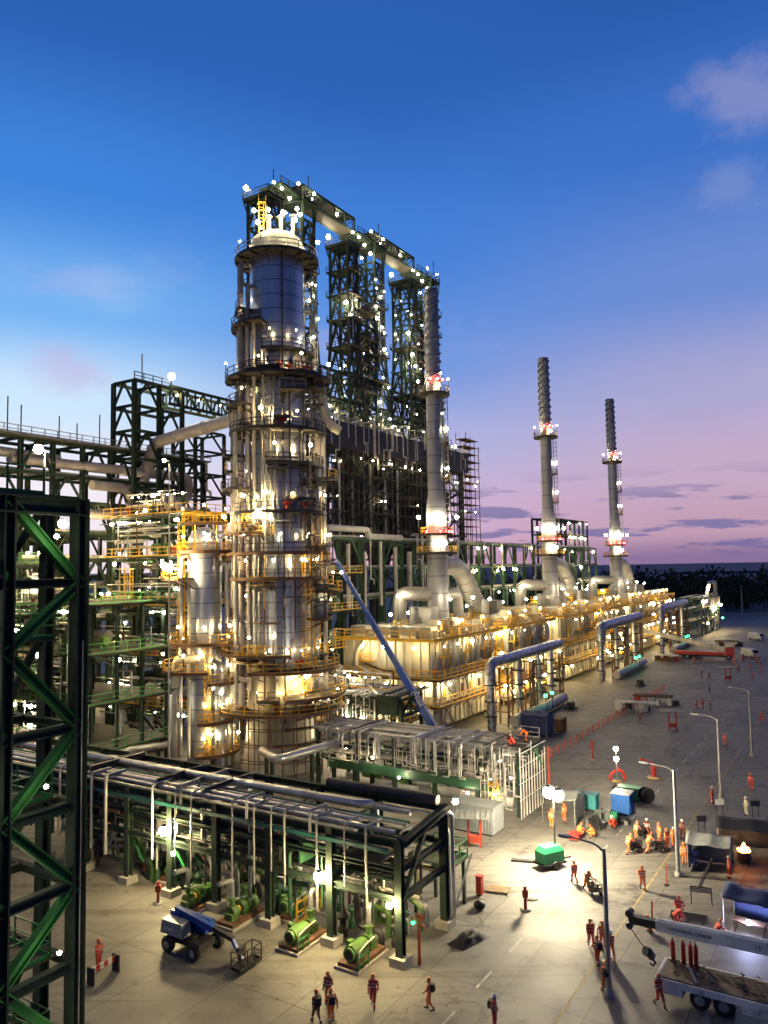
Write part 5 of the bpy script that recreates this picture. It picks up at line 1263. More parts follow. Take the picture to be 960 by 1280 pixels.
# ------------------------------------------------------------------ people
import numpy as np
def person_mesh(pose):
    V = Vector; S = []          # (p, q, r0, r1, tag)
    hip = V((0, 0, .95)); lean = 0.0; P = dict(
        ll=((-.10, .0, .92), (-.12, .03, .50), (-.12, -.02, .09)), rl=((.10, .0, .92), (.12, .03, .50), (.12, -.02, .09)),
        la=((-.20, 0, 1.43), (-.27, -.02, 1.15), (-.28, .08, .90)), ra=((.20, 0, 1.43), (.27, -.02, 1.15), (.28, .08, .90)), torso=((0, 0, .95), (0, .0, 1.40)), head=(0, .03, 1.63))
    if pose == 'walk': P.update(ll=((-.10, 0, .91), (-.11, .22, .52), (-.11, .30, .10)), rl=((.10, 0, .91), (.11, .03, .49), (.11, -.32, .17)), la=((-.2, 0, 1.42), (-.26, -.14, 1.16), (-.25, -.18, .92)), ra=((.2, 0, 1.42), (.26, .06, 1.14), (.24, .24, .94)))
    if pose == 'stride': P.update(ll=((-.10, 0, .92), (-.11, .0, .50), (-.12, -.26, .14)), rl=((.10, 0, .92), (.12, .18, .52), (.12, .16, .09)), la=((-.2, .02, 1.43), (-.3, .1, 1.2), (-.24, .28, 1.05)), ra=((.2, .02, 1.43), (.3, -.14, 1.18), (.3, -.16, .93)))
    if pose == 'push': P.update(torso=((0, 0, .93), (0, .22, 1.34)), head=(0, .36, 1.52), ll=((-.10, 0, .90), (-.11, .2, .52), (-.11, .18, .09)), rl=((.10, 0, .90), (.12, -.06, .5), (.12, -.38, .15)), la=((-.2, .22, 1.36), (-.26, .36, 1.12), (-.22, .60, 1.0)), ra=((.2, .22, 1.36), (.26, .36, 1.12), (.22, .60, 1.0)))
    if pose == 'crouch': P.update(torso=((0, -.12, .42), (0, .14, .80)), head=(0, .26, 1.01), ll=((-.11, -.12, .40), (-.2, .32, .50), (-.17, .12, .09)), rl=((.11, -.12, .40), (.2, .3, .42), (.17, -.02, .09)), la=((-.2, .13, .82), (-.26, .36, .62), (-.1, .56, .5)), ra=((.2, .13, .82), (.26, .36, .62), (.1, .56, .48)))
    if pose == 'bend': P.update(torso=((0, -.08, .92), (0, .32, 1.15)), head=(0, .53, 1.2), la=((-.2, .32, 1.16), (-.24, .42, .86), (-.14, .55, .66)), ra=((.2, .32, 1.16), (.24, .42, .86), (.14, .58, .64)), ll=((-.1, -.08, .90), (-.14, .04, .49), (-.14, -.1, .09)), rl=((.1, -.08, .90), (.14, .12, .5), (.14, .08, .09)))
    if pose == 'phone': P.update(la=((-.2, 0, 1.43), (-.34, .12, 1.22), (-.16, .12, 1.55)))
    if pose == 'hips': P.update(la=((-.2, 0, 1.43), (-.38, -.04, 1.2), (-.20, .10, 1.02)), ra=((.2, 0, 1.43), (.28, .08, 1.16), (.14, .3, 1.16)))
    t0, t1 = V(P['torso'][0]), V(P['torso'][1]); ax = (t1 - t0).normalized(); hd = V(P['head'])
    for k in (0, .25, .5, .75, 1):
        c = t0.lerp(t1, k); w = (.10, .085, .09, .115, .10)[int(k * 4)]
        S.append((c - V((w, 0, 0)), c + V((w, 0, 0)), (.125, .118, .12, .125, .10)[int(k * 4)], None, 0))
    S.append((t1 - V((.15, 0, -.02)), t1 + V((.15, 0, .02)), .085, None, 0))
    S.append((t1, hd - ax * .06, .07, .06, 1))
    fw = V((0, 1, 0))
    S.append((hd - ax * .02 - fw * .01, hd + ax * .05 - fw * .015, .095, .10, 1)); S.append((hd - ax * .075 + fw * .03, hd - ax * .05 + fw * .03, .06, .065, 1))
    S.append((hd - ax * .015 + fw * .09, hd - ax * .03 + fw * .115, .014, .02, 1)); S.append((hd - ax * .075 + fw * .092 - V((.02, 0, 0)), hd - ax * .075 + fw * .092 + V((.02, 0, 0)), .012, None, 1))
    for sx in (-1, 1): S.append((hd + V((sx * .1, 0, 0)) - ax * .03, hd + V((sx * .1, -.01, 0)) + ax * .02, .018, None, 1))
    for nm, sx in (('ll', -1), ('rl', 1)):
        h, k, a = map(V, P[nm]); S.append((h, k, .105, .08, 0)); S.append((k, a + V((0, 0, .06)), .08, .07, 0))
        low = 1 if a.z < .12 else 0; f = V((sx * .02, .19, -.045 if low else -.09))
        S.append((a + V((0, 0, .1)), a, .065, .055, 2)); S.append((a + V((0, -.04, -.035)), a + f, .05, .045, 2))
    for nm, sx in (('la', -1), ('ra', 1)):
        s, e, w = map(V, P[nm]); S.append((s, e, .075, .06, 0)); S.append((e, w, .06, .045, 0))
        d = (w - e).normalized(); S.append((w, w + d * .08, .034, .04, 1)); sd = d.cross(V((0, 1, 0)));
        sd = sd.normalized() if sd.length > .1 else V((1, 0, 0)); pn = d.cross(sd)
        for i in range(4):
            b0 = w + d * .085 + sd * (.03 - .02 * i); b1 = b0 + d * (.045, .05, .047, .036)[i] + pn * .008; S.append((b0, b1, .0115, .0105, 1)); S.append((b1, b1 + d * .028 + pn * .022, .0105, .009, 1))
        b0 = w + d * .03 + sd * .035; S.append((b0, b0 + sd * .03 + d * .03, .013, .0115, 1)); S.append((b0 + sd * .03 + d * .03, b0 + sd * .032 + d * .062, .0115, .01, 1))
    mb = MB('skin')
    for p, q, r0, r1, tg in S:
        r1 = r0 if r1 is None else r1; d = q - p; L = d.length or 1e-4; d.normalize(); pts, rs = [], []
        for i in range(4): a = math.pi / 2 * i / 4 ; pts.append(p - d * r0 * math.cos(a)); rs.append(max(.001, r0 * math.sin(a)))
        pts += [p, q]; rs += [r0, r1]
        for i in range(1, 5): a = math.pi / 2 * i / 4; pts.append(q + d * r1 * math.sin(a)); rs.append(max(.001, r1 * math.cos(a)))
        mb.sweep(pts, rs, 10, True)
    me = mb.mesh('body_src'); ob = bpy.data.objects.new('body_src', me); col.objects.link(ob)
    md = ob.modifiers.new('r', 'REMESH'); md.mode = 'VOXEL'; md.voxel_size = .0125
    sm = ob.modifiers.new('s', 'SMOOTH'); sm.iterations = 2; sm.factor = .4
    bpy.context.view_layer.update()
    out = bpy.data.meshes.new_from_object(ob.evaluated_get(bpy.context.evaluated_depsgraph_get()))
    bpy.data.objects.remove(ob); n = len(out.polygons); C = np.empty(n * 3); out.polygons.foreach_get('center', C); C = C.reshape(-1, 3)
    best = np.full(n, 9.); idx = np.zeros(n, int)
    for p, q, r0, r1, tg in S:
        r1 = r0 if r1 is None else r1; p = np.array(p); d = np.array(q) - p; L2 = max(1e-9, d @ d); t = np.clip(((C - p) @ d) / L2, 0, 1)
        dist = np.linalg.norm(C - p - t[:, None] * d, axis=1) - (r0 + (r1 - r0) * t); m = dist < best; best[m] = dist[m]; idx[m] = tg
    if pose in ('stand', 'walk', 'stride', 'hips', 'phone', 'push'):
        zz = C[:, 2]; idx[(idx == 0) & ((abs(zz - 1.12) < .022) | (abs(zz - .33) < .03) | (abs(zz - 1.30) < .016))] = 3
    out.materials.clear()
    for m in ('cover_orange', 'skin', 'boot', 'reflective'): out.materials.append(MATS[m])
    out.polygons.foreach_set('material_index', idx.astype(np.int32)); out.polygons.foreach_set('use_smooth', np.ones(n, bool)); out.update()
    z = min(v.co.z for v in out.vertices)
    return out, hd, ax, t0, t1, z
POSE = {}
def helmet_mesh(mn):
    b = MB(mn); b.lathe(0, 0, [(.145, 0), (.148, .015), (.128, .02), (.122, .06), (.095, .11), (.05, .135), (.001, .14)], 18); b.box(-.09, .09, .1, .175, 0, .014); return b.mesh('helmet')
HEL = {}
def pack_mesh():
    b = MB('boot'); b.box(-.15, .15, -.1, .1, -.2, .2); b.box(-.12, .12, -.15, -.09, -.16, .05); b.box(-.13, -.08, .1, .2, .1, .2); b.box(.08, .13, .1, .2, .1, .2); return b.mesh('backpack')
PK = [None]
def person(label, xy, face, pose, cover='cover_orange', helmet='helmet_white', pack=False, z=0.0, group='workers in the yard'):
    if pose not in POSE: POSE[pose] = person_mesh(pose)
    me, hd, ax, t0, t1, z0 = POSE[pose]
    o = bpy.data.objects.new('person', me); col.objects.link(o); o.location = (*xy, z - z0); o.rotation_euler = (0, 0, R(face)); sc_ = rnd(.97, 1.04); o.scale = (sc_, sc_, sc_)
    o.material_slots[0].link = 'OBJECT'; o.material_slots[0].material = MATS[cover]
    tag(o, label, 'person', group)
    if helmet not in HEL: HEL[helmet] = helmet_mesh(helmet)
    h = bpy.data.objects.new('helmet', HEL[helmet]); col.objects.link(h); h.parent = o; h.location = hd + ax * .055 + Vector((0, -.01, 0)); h.rotation_euler = (-math.atan2(ax.y, ax.z) * .7, 0, 0)
    if pack:
        PK[0] = PK[0] or pack_mesh(); b = bpy.data.objects.new('backpack', PK[0]); col.objects.link(b); b.parent = o; c = t0.lerp(t1, .72); b.location = c + Vector((0, -.2, 0)); b.rotation_euler = (-math.atan2(ax.y, ax.z), 0, 0)
    return o
# face: 0 looks away from the camera, 180 towards it, 90 to the left of the view, -90 to its right
O, RD, DK, PL, BL = 'cover_orange', 'cover_red', 'cover_dark', 'cover_pale', 'cover_blue'
for a in [
 ('worker with a hand at the head, rear of the trio at the bottom edge', (-3.7, 46.3), 160, 'phone', DK, 'helmet_orange', False),
 ('worker carrying a dark backpack, front of the trio at the bottom edge', (-3.4, 44.4), 20, 'stride', O, 'helmet_orange', True),
 ('short looking worker with a dark pack, leftmost of the trio at the bottom edge', (-4.2, 44.3), 30, 'walk', DK, 'helmet_orange', True),
 ('worker in red overalls and hood walking alone below the nearest green pump', (-1.1, 45.9), 170, 'walk', RD, 'helmet_orange', False),
 ('worker in bright orange carrying a dark bag, below the black heap', (2.1, 45.5), 75, 'stride', O, 'helmet_orange', True),
 ('worker only half in view at the bottom edge below the long shadows', (5.5, 43.6), -120, 'stand', RD, 'helmet_white', True),
 ('lone orange worker standing deep under the left end of the pipe rack', (-20.5, 66.0), 100, 'stand', O, 'helmet_orange', False),
 ('worker in red beside the striped barricade at the near green column', (-18.6, 50.6), -110, 'hips', RD, 'helmet_orange', False),
 ('orange worker walking ahead of the hand cart in the bright pool of light', (14.5, 62.5), 10, 'walk', O, 'helmet_orange', False),
 ('orange worker pushing a hand cart through the bright pool of light', (15.1, 61.0), 190, 'push', O, 'helmet_orange', False),
 ('lone worker in dull orange walking with a long shadow, left of the orange stakes', (19.4, 61.1), 175, 'walk', O, 'helmet_orange', False),
 ('orange worker pushing a cart, frontmost and leftmost of the cart crew', (20.6, 68.4), -60, 'push', O, 'helmet_orange', False),
 ('orange worker at the rear left of the cart crew', (22.3, 71.6), -50, 'push', O, 'helmet_orange', False),
 ('worker in a dark jacket at the rear of the cart crew', (23.5, 72.1), -40, 'stand', DK, 'helmet_white', False),
 ('orange worker pushing a cart in the middle of the crew', (22.4, 68.6), -70, 'push', O, 'helmet_orange', False),
 ('orange worker at the back of the close standing group of three', (24.2, 70.9), 100, 'stand', O, 'helmet_orange', False),
 ('orange worker at the front of the close standing group of three', (24.3, 69.4), -150, 'hips', O, 'helmet_orange', False),
 ('orange worker with a pale vest on the lamp post side of the group of three', (25.1, 69.8), 130, 'stand', O, 'helmet_white', False),
 ('worker in a dark jacket and red trousers standing behind the street lamp', (26.6, 71.8), 170, 'stand', DK, 'helmet_white', False),
 ('orange worker standing at the corner of the grey work tent', (24.5, 65.9), 160, 'stand', O, 'helmet_orange', False),
 ('worker in pale clothes and blue trousers at the grey work tent', (25.0, 65.0), -30, 'hips', BL, 'helmet_white', False),
 ('worker in red standing at the far post of the grey work tent', (26.9, 62.9), 80, 'stand', RD, 'helmet_white', False),
 ('orange worker crouching on the ground beside the generators', (18.7, 72.6), 60, 'crouch', O, 'helmet_orange', False),
 ('orange worker sitting low beside a red box by the grey tarpaulin', (17.5, 72.9), -60, 'crouch', O, 'helmet_orange', False),
 ('worker in red crouching against the dark gear in front of the blue box', (21.4, 75.1), 120, 'crouch', RD, 'helmet_white', False),
 ('worker in red at the foot of the third street lamp', (33.6, 81.9), -140, 'stand', RD, 'helmet_white', False),
 ('worker in bright red alone on the dark concrete by the picture edge', (39.8, 86.4), 150, 'stand', RD, 'helmet_orange', False),
 ('worker in pale clothes standing behind the black tent', (35.3, 77.9), 100, 'stand', PL, 'helmet_white', False),
 ('worker in red, left one of the trio on the dark far concrete', (52.9, 133.5), 80, 'walk', RD, 'helmet_orange', False),
 ('worker in red, middle one of the trio on the dark far concrete', (54.3, 134.4), 0, 'stand', RD, 'helmet_orange', False),
 ('worker in dark clothes with white helmet in the trio on the dark far concrete', (55.1, 133.3), -120, 'stand', DK, 'helmet_white', False),
 ('worker in red walking at the picture edge below the far trucks', (58.4, 122.0), 170, 'walk', RD, 'helmet_orange', False),
 ('dark clothed worker standing by the small shelter on the open concrete', (39.8, 123.1), 150, 'stand', DK, 'helmet_white', False),
 ('orange worker standing inside the lit grey tarpaulin stall', (17.1, 77.0), 30, 'stand', O, 'helmet_orange', False),
 ('orange worker half behind the blazing light tower lamps', (15.5, 75.4), -20, 'stand', O, 'helmet_orange', False),
 ('red clad worker at the head of the five walking past the street lamp', (13.1, 52.4), 178, 'walk', RD, 'helmet_orange', False),
 ('orange worker with a blue bib, second in the walking five', (13.8, 52.1), 170, 'stride', O, 'helmet_orange', False),
 ('orange worker with a backpack beside the lamp pole in the walking five', (13.9, 50.7), 185, 'walk', O, 'helmet_white', True),
 ('red clad worker with a black backpack, fourth in the walking five', (12.9, 50.0), 15, 'stride', RD, 'helmet_orange', True),
 ('orange worker with a black vest, last of the walking five below the others', (12.5, 46.8), 5, 'walk', O, 'helmet_orange', True),
 ('worker in red walking along the rear wheels of the crane truck', (15.1, 45.4), -160, 'walk', RD, 'helmet_orange', False),
 ('worker in red bending over the steel bars behind the crane boom', (19.6, 54.8), -80, 'bend', RD, 'helmet_orange', False),
 ('worker in red standing close to the bending one behind the crane boom', (20.1, 55.5), 150, 'hips', RD, 'helmet_orange', False),
 ('worker in red crouching at the welding tent', (21.8, 53.3), -80, 'crouch', RD, 'helmet_orange', False),
 ('worker in red crouching just behind the crane boom tip', (17.7, 54.3), 120, 'crouch', RD, 'helmet_orange', False),
 ('red clad worker left of the far white van', (89.1, 194.4), 170, 'stand', RD, 'helmet_orange', False),
 ('red clad worker right in front of the far white van', (92.1, 193.4), 150, 'stand', RD, 'helmet_orange', False),
 ('red clad worker walking below the far white van', (84.6, 181.3), 90, 'walk', RD, 'helmet_orange', False),
 ('red clad worker at the picture edge below the far white van', (84.7, 175.8), 60, 'walk', RD, 'helmet_orange', False),
 ('red clad worker bending on the far concrete near the second shelter', (78.9, 167.6), 60, 'bend', RD, 'helmet_orange', False),
 ('red clad worker standing at the end of the tan crane boom', (85.7, 191.7), 120, 'stand', RD, 'helmet_orange', False),
 ('dark clad worker left of the second far shelter', (69.4, 167.6), 60, 'walk', DK, 'helmet_white', False),
 ('dark clad worker standing alone between the cone line and the far shelter', (68.9, 170.4), 60, 'stand', DK, 'helmet_white', False),
 ('dark clad worker walking right of the farthest shelter', (79.7, 176.4), -60, 'walk', DK, 'helmet_orange', False)]:
    person(a[0], a[1], a[2], a[3], a[4], a[5], a[6])
for i, (x, y, l) in enumerate(((74, 196, 'red clad worker among the stored parts by the farthest manifold'), (76.5, 193, 'red clad worker just below the far flatbed truck'), (95.5, 186, 'red clad worker nearest the picture edge below the far van'), (88, 183, 'red clad worker strolling between the van and the farthest shelter'), (62, 150, 'dark clad worker at the far end of the orange post line'), (46, 107, 'red clad worker walking on the open concrete beyond the third lamp'))):
    person(l, (x, y), 40 + 50 * i, ('stand', 'walk', 'stride', 'walk', 'hips', 'walk')[i], RD if i != 4 else DK, 'helmet_orange')
def pw(a, b): p = Wd(a, b); return (p.x, p.y)
for a in [
 ('worker in red on the dark ring platform high on the tall column, left one', pw(*(78 + 5.2 * math.cos(R(222)), 65.5 + 5.2 * math.sin(R(222)))), 40, 'stand', RD, 50.0),
 ('worker in red on the dark ring platform high on the tall column, right one', pw(*(78 + 5.2 * math.cos(R(272)), 65.5 + 5.2 * math.sin(R(272)))), -30, 'stand', RD, 50.0),
 ('worker in orange on the middle walkway at the corner of the nearest heater', pw(102.4, 56.0), 20, 'stand', O, 8.3),
 ('worker in red kneeling on top of the lit white pipe rack', pw(75, 32), 60, 'crouch', RD, 6.55),
 ('worker in orange standing on top of the lit white pipe rack end', pw(77.5, 31.6), 60, 'bend', O, 6.55),
 ('worker in dark clothes sitting on the lit white pipe rack top', pw(76.2, 33), -30, 'crouch', DK, 6.55),
 ('worker in red seen between the beams of the nearest pipe rack', pw(46.5, 30.2), 60, 'stand', RD, 4.25)]:
    person(a[0], a[1], a[2], a[3], a[4], 'helmet_white', False, a[5], 'workers up on the plant')

# ------------------------------------------------------------------ yard equipment
def T(name, label, cat, xy, rot=None, group=None, z=0):
    t = thing(name, label, cat, 0, 0, z, group, xy=xy, rot=TH if rot is None else rot); ORG[t.name] = (0, 0, 0); return t
def text(t, s, name, size, fn, mat, ext=.012, anchor='LEFT'):
    cu = bpy.data.curves.new(name, 'FONT'); cu.body = s; cu.size = size; cu.extrude = ext; cu.align_x = anchor
    ob = bpy.data.objects.new(name, cu); col.objects.link(ob); bpy.context.view_layer.update()
    me = bpy.data.meshes.new_from_object(ob.evaluated_get(bpy.context.evaluated_depsgraph_get())); bpy.data.objects.remove(ob)
    o = ORG[t.name]
    for v in me.vertices: v.co = Vector(fn(*v.co)) - Vector(o)
    me.materials.clear(); me.materials.append(MATS[mat]); me.name = name
    x = bpy.data.objects.new(name, me); col.objects.link(x); x.parent = t; return x

def wheel(t, c, r, w, axis, dual=False):
    c = Vector(c); d = Vector(axis).normalized() * w / 2
    tb = MB('rubber'); tb.sweep([c - d, c - d * .9, c + d * .9, c + d], [r * .82, r, r, r * .82], 22)
    for k in range(22):
        a = 2 * math.pi * k / 22; e = d.orthogonal().normalized(); f = d.normalized().cross(e); p = c + (e * math.cos(a) + f * math.sin(a)) * r; tb.beam(p - d * .8, p + d * .8, .05, .05)
    wo = MB('rubber'); o = tb.build('wheel', t)
    rm = MB('rim')
    for sg in (-1, 1):
        rm.sweep([c + d * sg * .98, c + d * sg * 1.02], [r * .55, r * .5], 16); rm.sweep([c + d * sg * 1.0, c + d * sg * 1.2], [r * .2, r * .16], 10)
    rm.build('rim', o); return o

# truck mounted crane, its boom folded over the rear
t = thing('crane_truck', 'flatbed crane truck with a white telescopic boom lying over its rear', 'crane truck', 48.5, 9)
b = MB('crane_white'); b.box(47.2, 49.8, -2, 11.7, .98, 1.2); b.box(47.15, 47.25, -2, 11.75, .85, 1.22); b.box(49.75, 49.85, -2, 11.75, .85, 1.22); b.box(47.2, 49.8, 11.7, 11.8, .85, 1.22); b.box(47.22, 48.0, 10.3, 11.6, .4, .97); b.box(47.22, 48.0, 4.6, 7.2, .42, .97); b.build('bed', t)
MB('bed_wood').box(47.32, 49.68, -2, 11.6, 1.2, 1.26).build('deck_planks', t)
MB('dark_steel').box(48.0, 49.0, -3, 11.4, .62, .95).build('chassis', t)
for y in (9.4, 8.15):
    for x in (47.45, 49.5): wheel(t, (x, y, .52), .52, .5, (1, 0, 0))
for x in (47.45, 49.5): wheel(t, (x, -1.5, .52), .52, .32, (1, 0, 0))
c = MB('crane_white'); c.box(47.3, 49.7, -4.4, -2.3, .9, 2.9); c.build('cab', t)
m = MB('crane_white'); m.lathe(48.5, 3.6, [(.55, 1.25), (.5, 2.4), (.45, 3.2)], 18); m.box(48.0, 49.0, 3.0, 4.4, 3.0, 3.6); m.build('turret', t)
bm_ = MB('crane_white')
def taper(mb, y0, y1, z0, z1, h0, h1, w, x=48.5):
    vs = [(x + sx * w / 2, y, z + sz * h / 2) for y, z, h in ((y0, z0, h0), (y1, z1, h1)) for sx, sz in ((-1, -1), (1, -1), (1, 1), (-1, 1))]
    mb._add(vs, [(0, 1, 2, 3), (7, 6, 5, 4), (0, 4, 5, 1), (1, 5, 6, 2), (2, 6, 7, 3), (3, 7, 4, 0)])
taper(bm_, 2.6, 11.9, 3.72, 3.62, .74, .56, .5); bm_.beam((48.5, 3, 4.1), (48.5, 11.8, 3.92), .1, .05)
bm_.beam((48.24, 3, 3.42), (48.24, 11.8, 3.36), .05, .08); bo = bm_.build('boom', t)
k = MB('dark_steel'); taper(k, 11.9, 13.3, 3.62, 3.6, .44, .44, .4); k.build('boom_extension', t)
k = MB('dark_steel'); k.box(48.3, 48.7, 13.25, 13.5, 3.2, 4.05); k.tube((48.25, 13.45, 3.95), (48.75, 13.45, 3.95), .22, n=14); k.tube((48.25, 13.45, 3.25), (48.75, 13.45, 3.25), .2, n=14); k.build('boom_head', t)
MB('dark_steel').sweep([(48.4, 13.4, 3.1), (48.2, 12.9, 2.6), (48.1, 12.4, 2.1)], .03, 6).build('hoist_rope', t)
hk = MB('dark_steel'); hk.tube((48.0, 12.5, 2.15), (48.25, 12.3, 2.0), .26, n=14); hk.sweep([(48.1, 12.4, 2.2), (48.1, 12.15, 1.85), (48.1, 11.95, 1.55), (48.1, 12.1, 1.35), (48.1, 12.25, 1.5)], .07, 8); hk.tube((47.95, 12.15, 1.9), (48.25, 12.15, 1.9), .2, n=12); hk.build('hook_block', t)
text(t, 'NATIONAL CRANE', 'lettering', .28, lambda x, y, z: (48.245 - z, 11.2 - x * 1.0, 3.53 + y + x * .01), 'lettering')
text(t, '13', 'lettering', .36, lambda x, y, z: (48.245 - z, 6.6 - x, 3.54 + y), 'lettering')
ot = MB('crane_white'); ot.box(47.15, 49.85, 4.5, 4.9, .7, .95); ot.beam((47.1, 4.7, .9), (47.1, 4.7, .1), .18); ot.build('outrigger', t)
MB('crane_white').beam((47.6, 9.6, 1.25), (47.6, 10.0, 2.1), .1).build('stake', t)
rr = random.Random(9)
for i in range(26):
    t2 = None
t = thing('scrap_pile', 'brown heap of boards and bars lying on the crane truck bed', 'scrap', 48.5, 7, 1.26)
s = MB('bed_wood')
for i in range(60):
    y = rr.uniform(4, 11); x = rr.uniform(47.6, 49.4); a = rr.uniform(0, 3.1); l = rr.uniform(.2, .7); z = 1.3 + rr.uniform(0, .2); s.m(rr.choice(['bed_wood', 'wood', 'dark_steel'])); s.beam((x, y, z), (min(49.5, x + math.cos(a) * l), y + math.sin(a) * l, z + rr.uniform(0, .12)), rr.uniform(.05, .2), .06)
s.build('boards', t)
for i, y in enumerate((11.2, 10.6, 10.2, 9.9)):
    t = thing('gas_cylinder', ('red gas cylinder standing at the rear corner of the crane truck bed', 'red gas cylinder second from the rear of the crane truck bed', 'red gas cylinder third from the rear of the crane truck bed', 'red gas cylinder fourth from the rear of the crane truck bed')[i], 'gas cylinder', 49.3, y, 1.26, 'red gas cylinders on the crane truck')
    MB('red').lathe(49.3, y, [(.01, 1.26), (.13, 1.28), (.13, 2.4), (.1, 2.52), (.04, 2.6), (.04, 2.72), (.01, 2.73)], 14).build('bottle', t); MB('galv').tube((49.22, y, 2.74), (49.38, y, 2.74), .04, n=8).build('valve', t)

# blue boom lift in front of the pumps
t = T('boom_lift', 'small blue and grey boom lift on four wheels with its basket lowered', 'boom lift', (-13.2, 53.0), R(-33))
c = MB('dark_steel'); c.box(-1.35, 1.35, -.7, .7, .5, .85); c.beam((-1.2, -1.05, .5), (-1.2, 1.05, .5), .22); c.beam((1.2, -1.05, .5), (1.2, 1.05, .5), .22); c.tube((0, 0, .85), (0, 0, 1.05), .5, n=18); c.build('chassis', t)
for x in (-1.2, 1.2):
    for y in (-1.05, 1.05): wheel(t, (x, y, .48), .48, .38, (0, 1, 0))
h = MB('lift_grey'); h._add([(-2.0, -1.05, 1.05), (.1, -1.05, 1.05), (.1, -.25, 1.05), (-2.0, -.25, 1.05), (-1.85, -1.0, 1.9), (0, -1.0, 1.9), (0, -.3, 1.95), (-1.85, -.3, 1.95)], [(0, 3, 2, 1), (4, 5, 6, 7), (0, 1, 5, 4), (1, 2, 6, 5), (2, 3, 7, 6), (3, 0, 4, 7)]); h.build('engine_hood', t)
h = MB('lift_blue'); h.box(-1.9, .9, .25, 1.05, 1.05, 1.75); h.box(-1.9, -1.0, -.25, .25, 1.05, 2.2); h.build('turntable_body', t)
bm_ = MB('lift_blue'); bm_.beam((-1.6, 0, 2.25), (1.9, 0, 1.75), .36, .42); bm_.beam((-1.5, .55, 1.9), (1.2, .55, 1.85), .3, .3); bo = bm_.build('boom', t)
MB('dark_steel').beam((1.7, 0, 1.78), (3.7, 0, 1.5), .24, .28).build('boom_extension', t)
MB('lift_blue').beam((3.6, 0, 1.5), (4.5, -.1, .5), .2, .24).build('jib', t); MB('dark_steel').beam((3.7, .2, 1.3), (4.4, .2, .6), .1).build('jib_cylinder', t)
k = MB('dark_steel'); k.box(4.4, 5.2, -.95, .95, .2, .26)
k.rail([(4.4, -.95, .26), (5.2, -.95, .26), (5.2, .95, .26), (4.4, .95, .26), (4.4, -.95, .26)], 1.05, .06, .6); k.box(4.35, 4.45, -.3, .3, .7, 1.2); k.build('basket', t)
text(t, 'GENIE', 'lettering', .34, lambda x, y, z: (-1.75 + x, -1.045 - z, 1.3 + y), 'lettering_white')
# long boom lift reaching up the tall column
p0, p1 = Wd(93.5, 51.6), Wd(87, 63.5)
t = thing('boom_lift', 'very long blue telescopic boom lift reaching up beside the tall column', 'boom lift', 90.5, 48)
P0, P1 = Vector((90.4, 48.4, 2.0)), Vector((87.4, 63.9, 27.4))
for f0, f1, w, mt in ((0, .38, .72, 'lift_blue'), (.36, .66, .56, 'lift_blue'), (.64, .96, .42, 'lift_blue')):
    MB(mt).beam(P0.lerp(P1, f0), P0.lerp(P1, f1), w, w * 1.25).build('boom_section', t)
c = MB('lift_blue'); c.box(88.5, 92.5, 46.8, 49.2, .9, 1.9); c.build('turntable_body', t); c = MB('dark_steel'); c.box(88, 93, 46.6, 49.4, .5, .9); c.build('chassis', t)
for x in (88.6, 92.4):
    for y in (46.6, 49.4): wheel(t, (x, y, .6), .6, .45, (0, 1, 0))
e = P0.lerp(P1, .96); MB('dark_steel').beam(e, e + Vector((-1.6, .8, -.6)), .25).build('jib', t)
k = MB('rust'); q = e + Vector((-2.4, 1.2, -1.4)); k.cbox(q, (1.0, 2.0, .08)); k.rail([q + Vector(v) for v in ((-.5, -1, 0), (.5, -1, 0), (.5, 1, 0), (-.5, 1, 0), (-.5, -1, 0))], 1.1, .07, .7); k.build('basket', t)
d = (P1 - P0).normalized(); nrm = Vector((-1, -.4, 0)); nrm = (nrm - d * nrm.dot(d)).normalized(); sd = d.cross(nrm)
text(t, 'Genie', 'lettering', .95, lambda x, y, z: tuple(P0.lerp(P1, .26) - d * x + nrm * (.47 + z) - sd * (y - .3) * (1 if (d.cross(nrm)).dot(Vector((CT, -ST, 0))) > 0 else -1)), 'lettering_white')

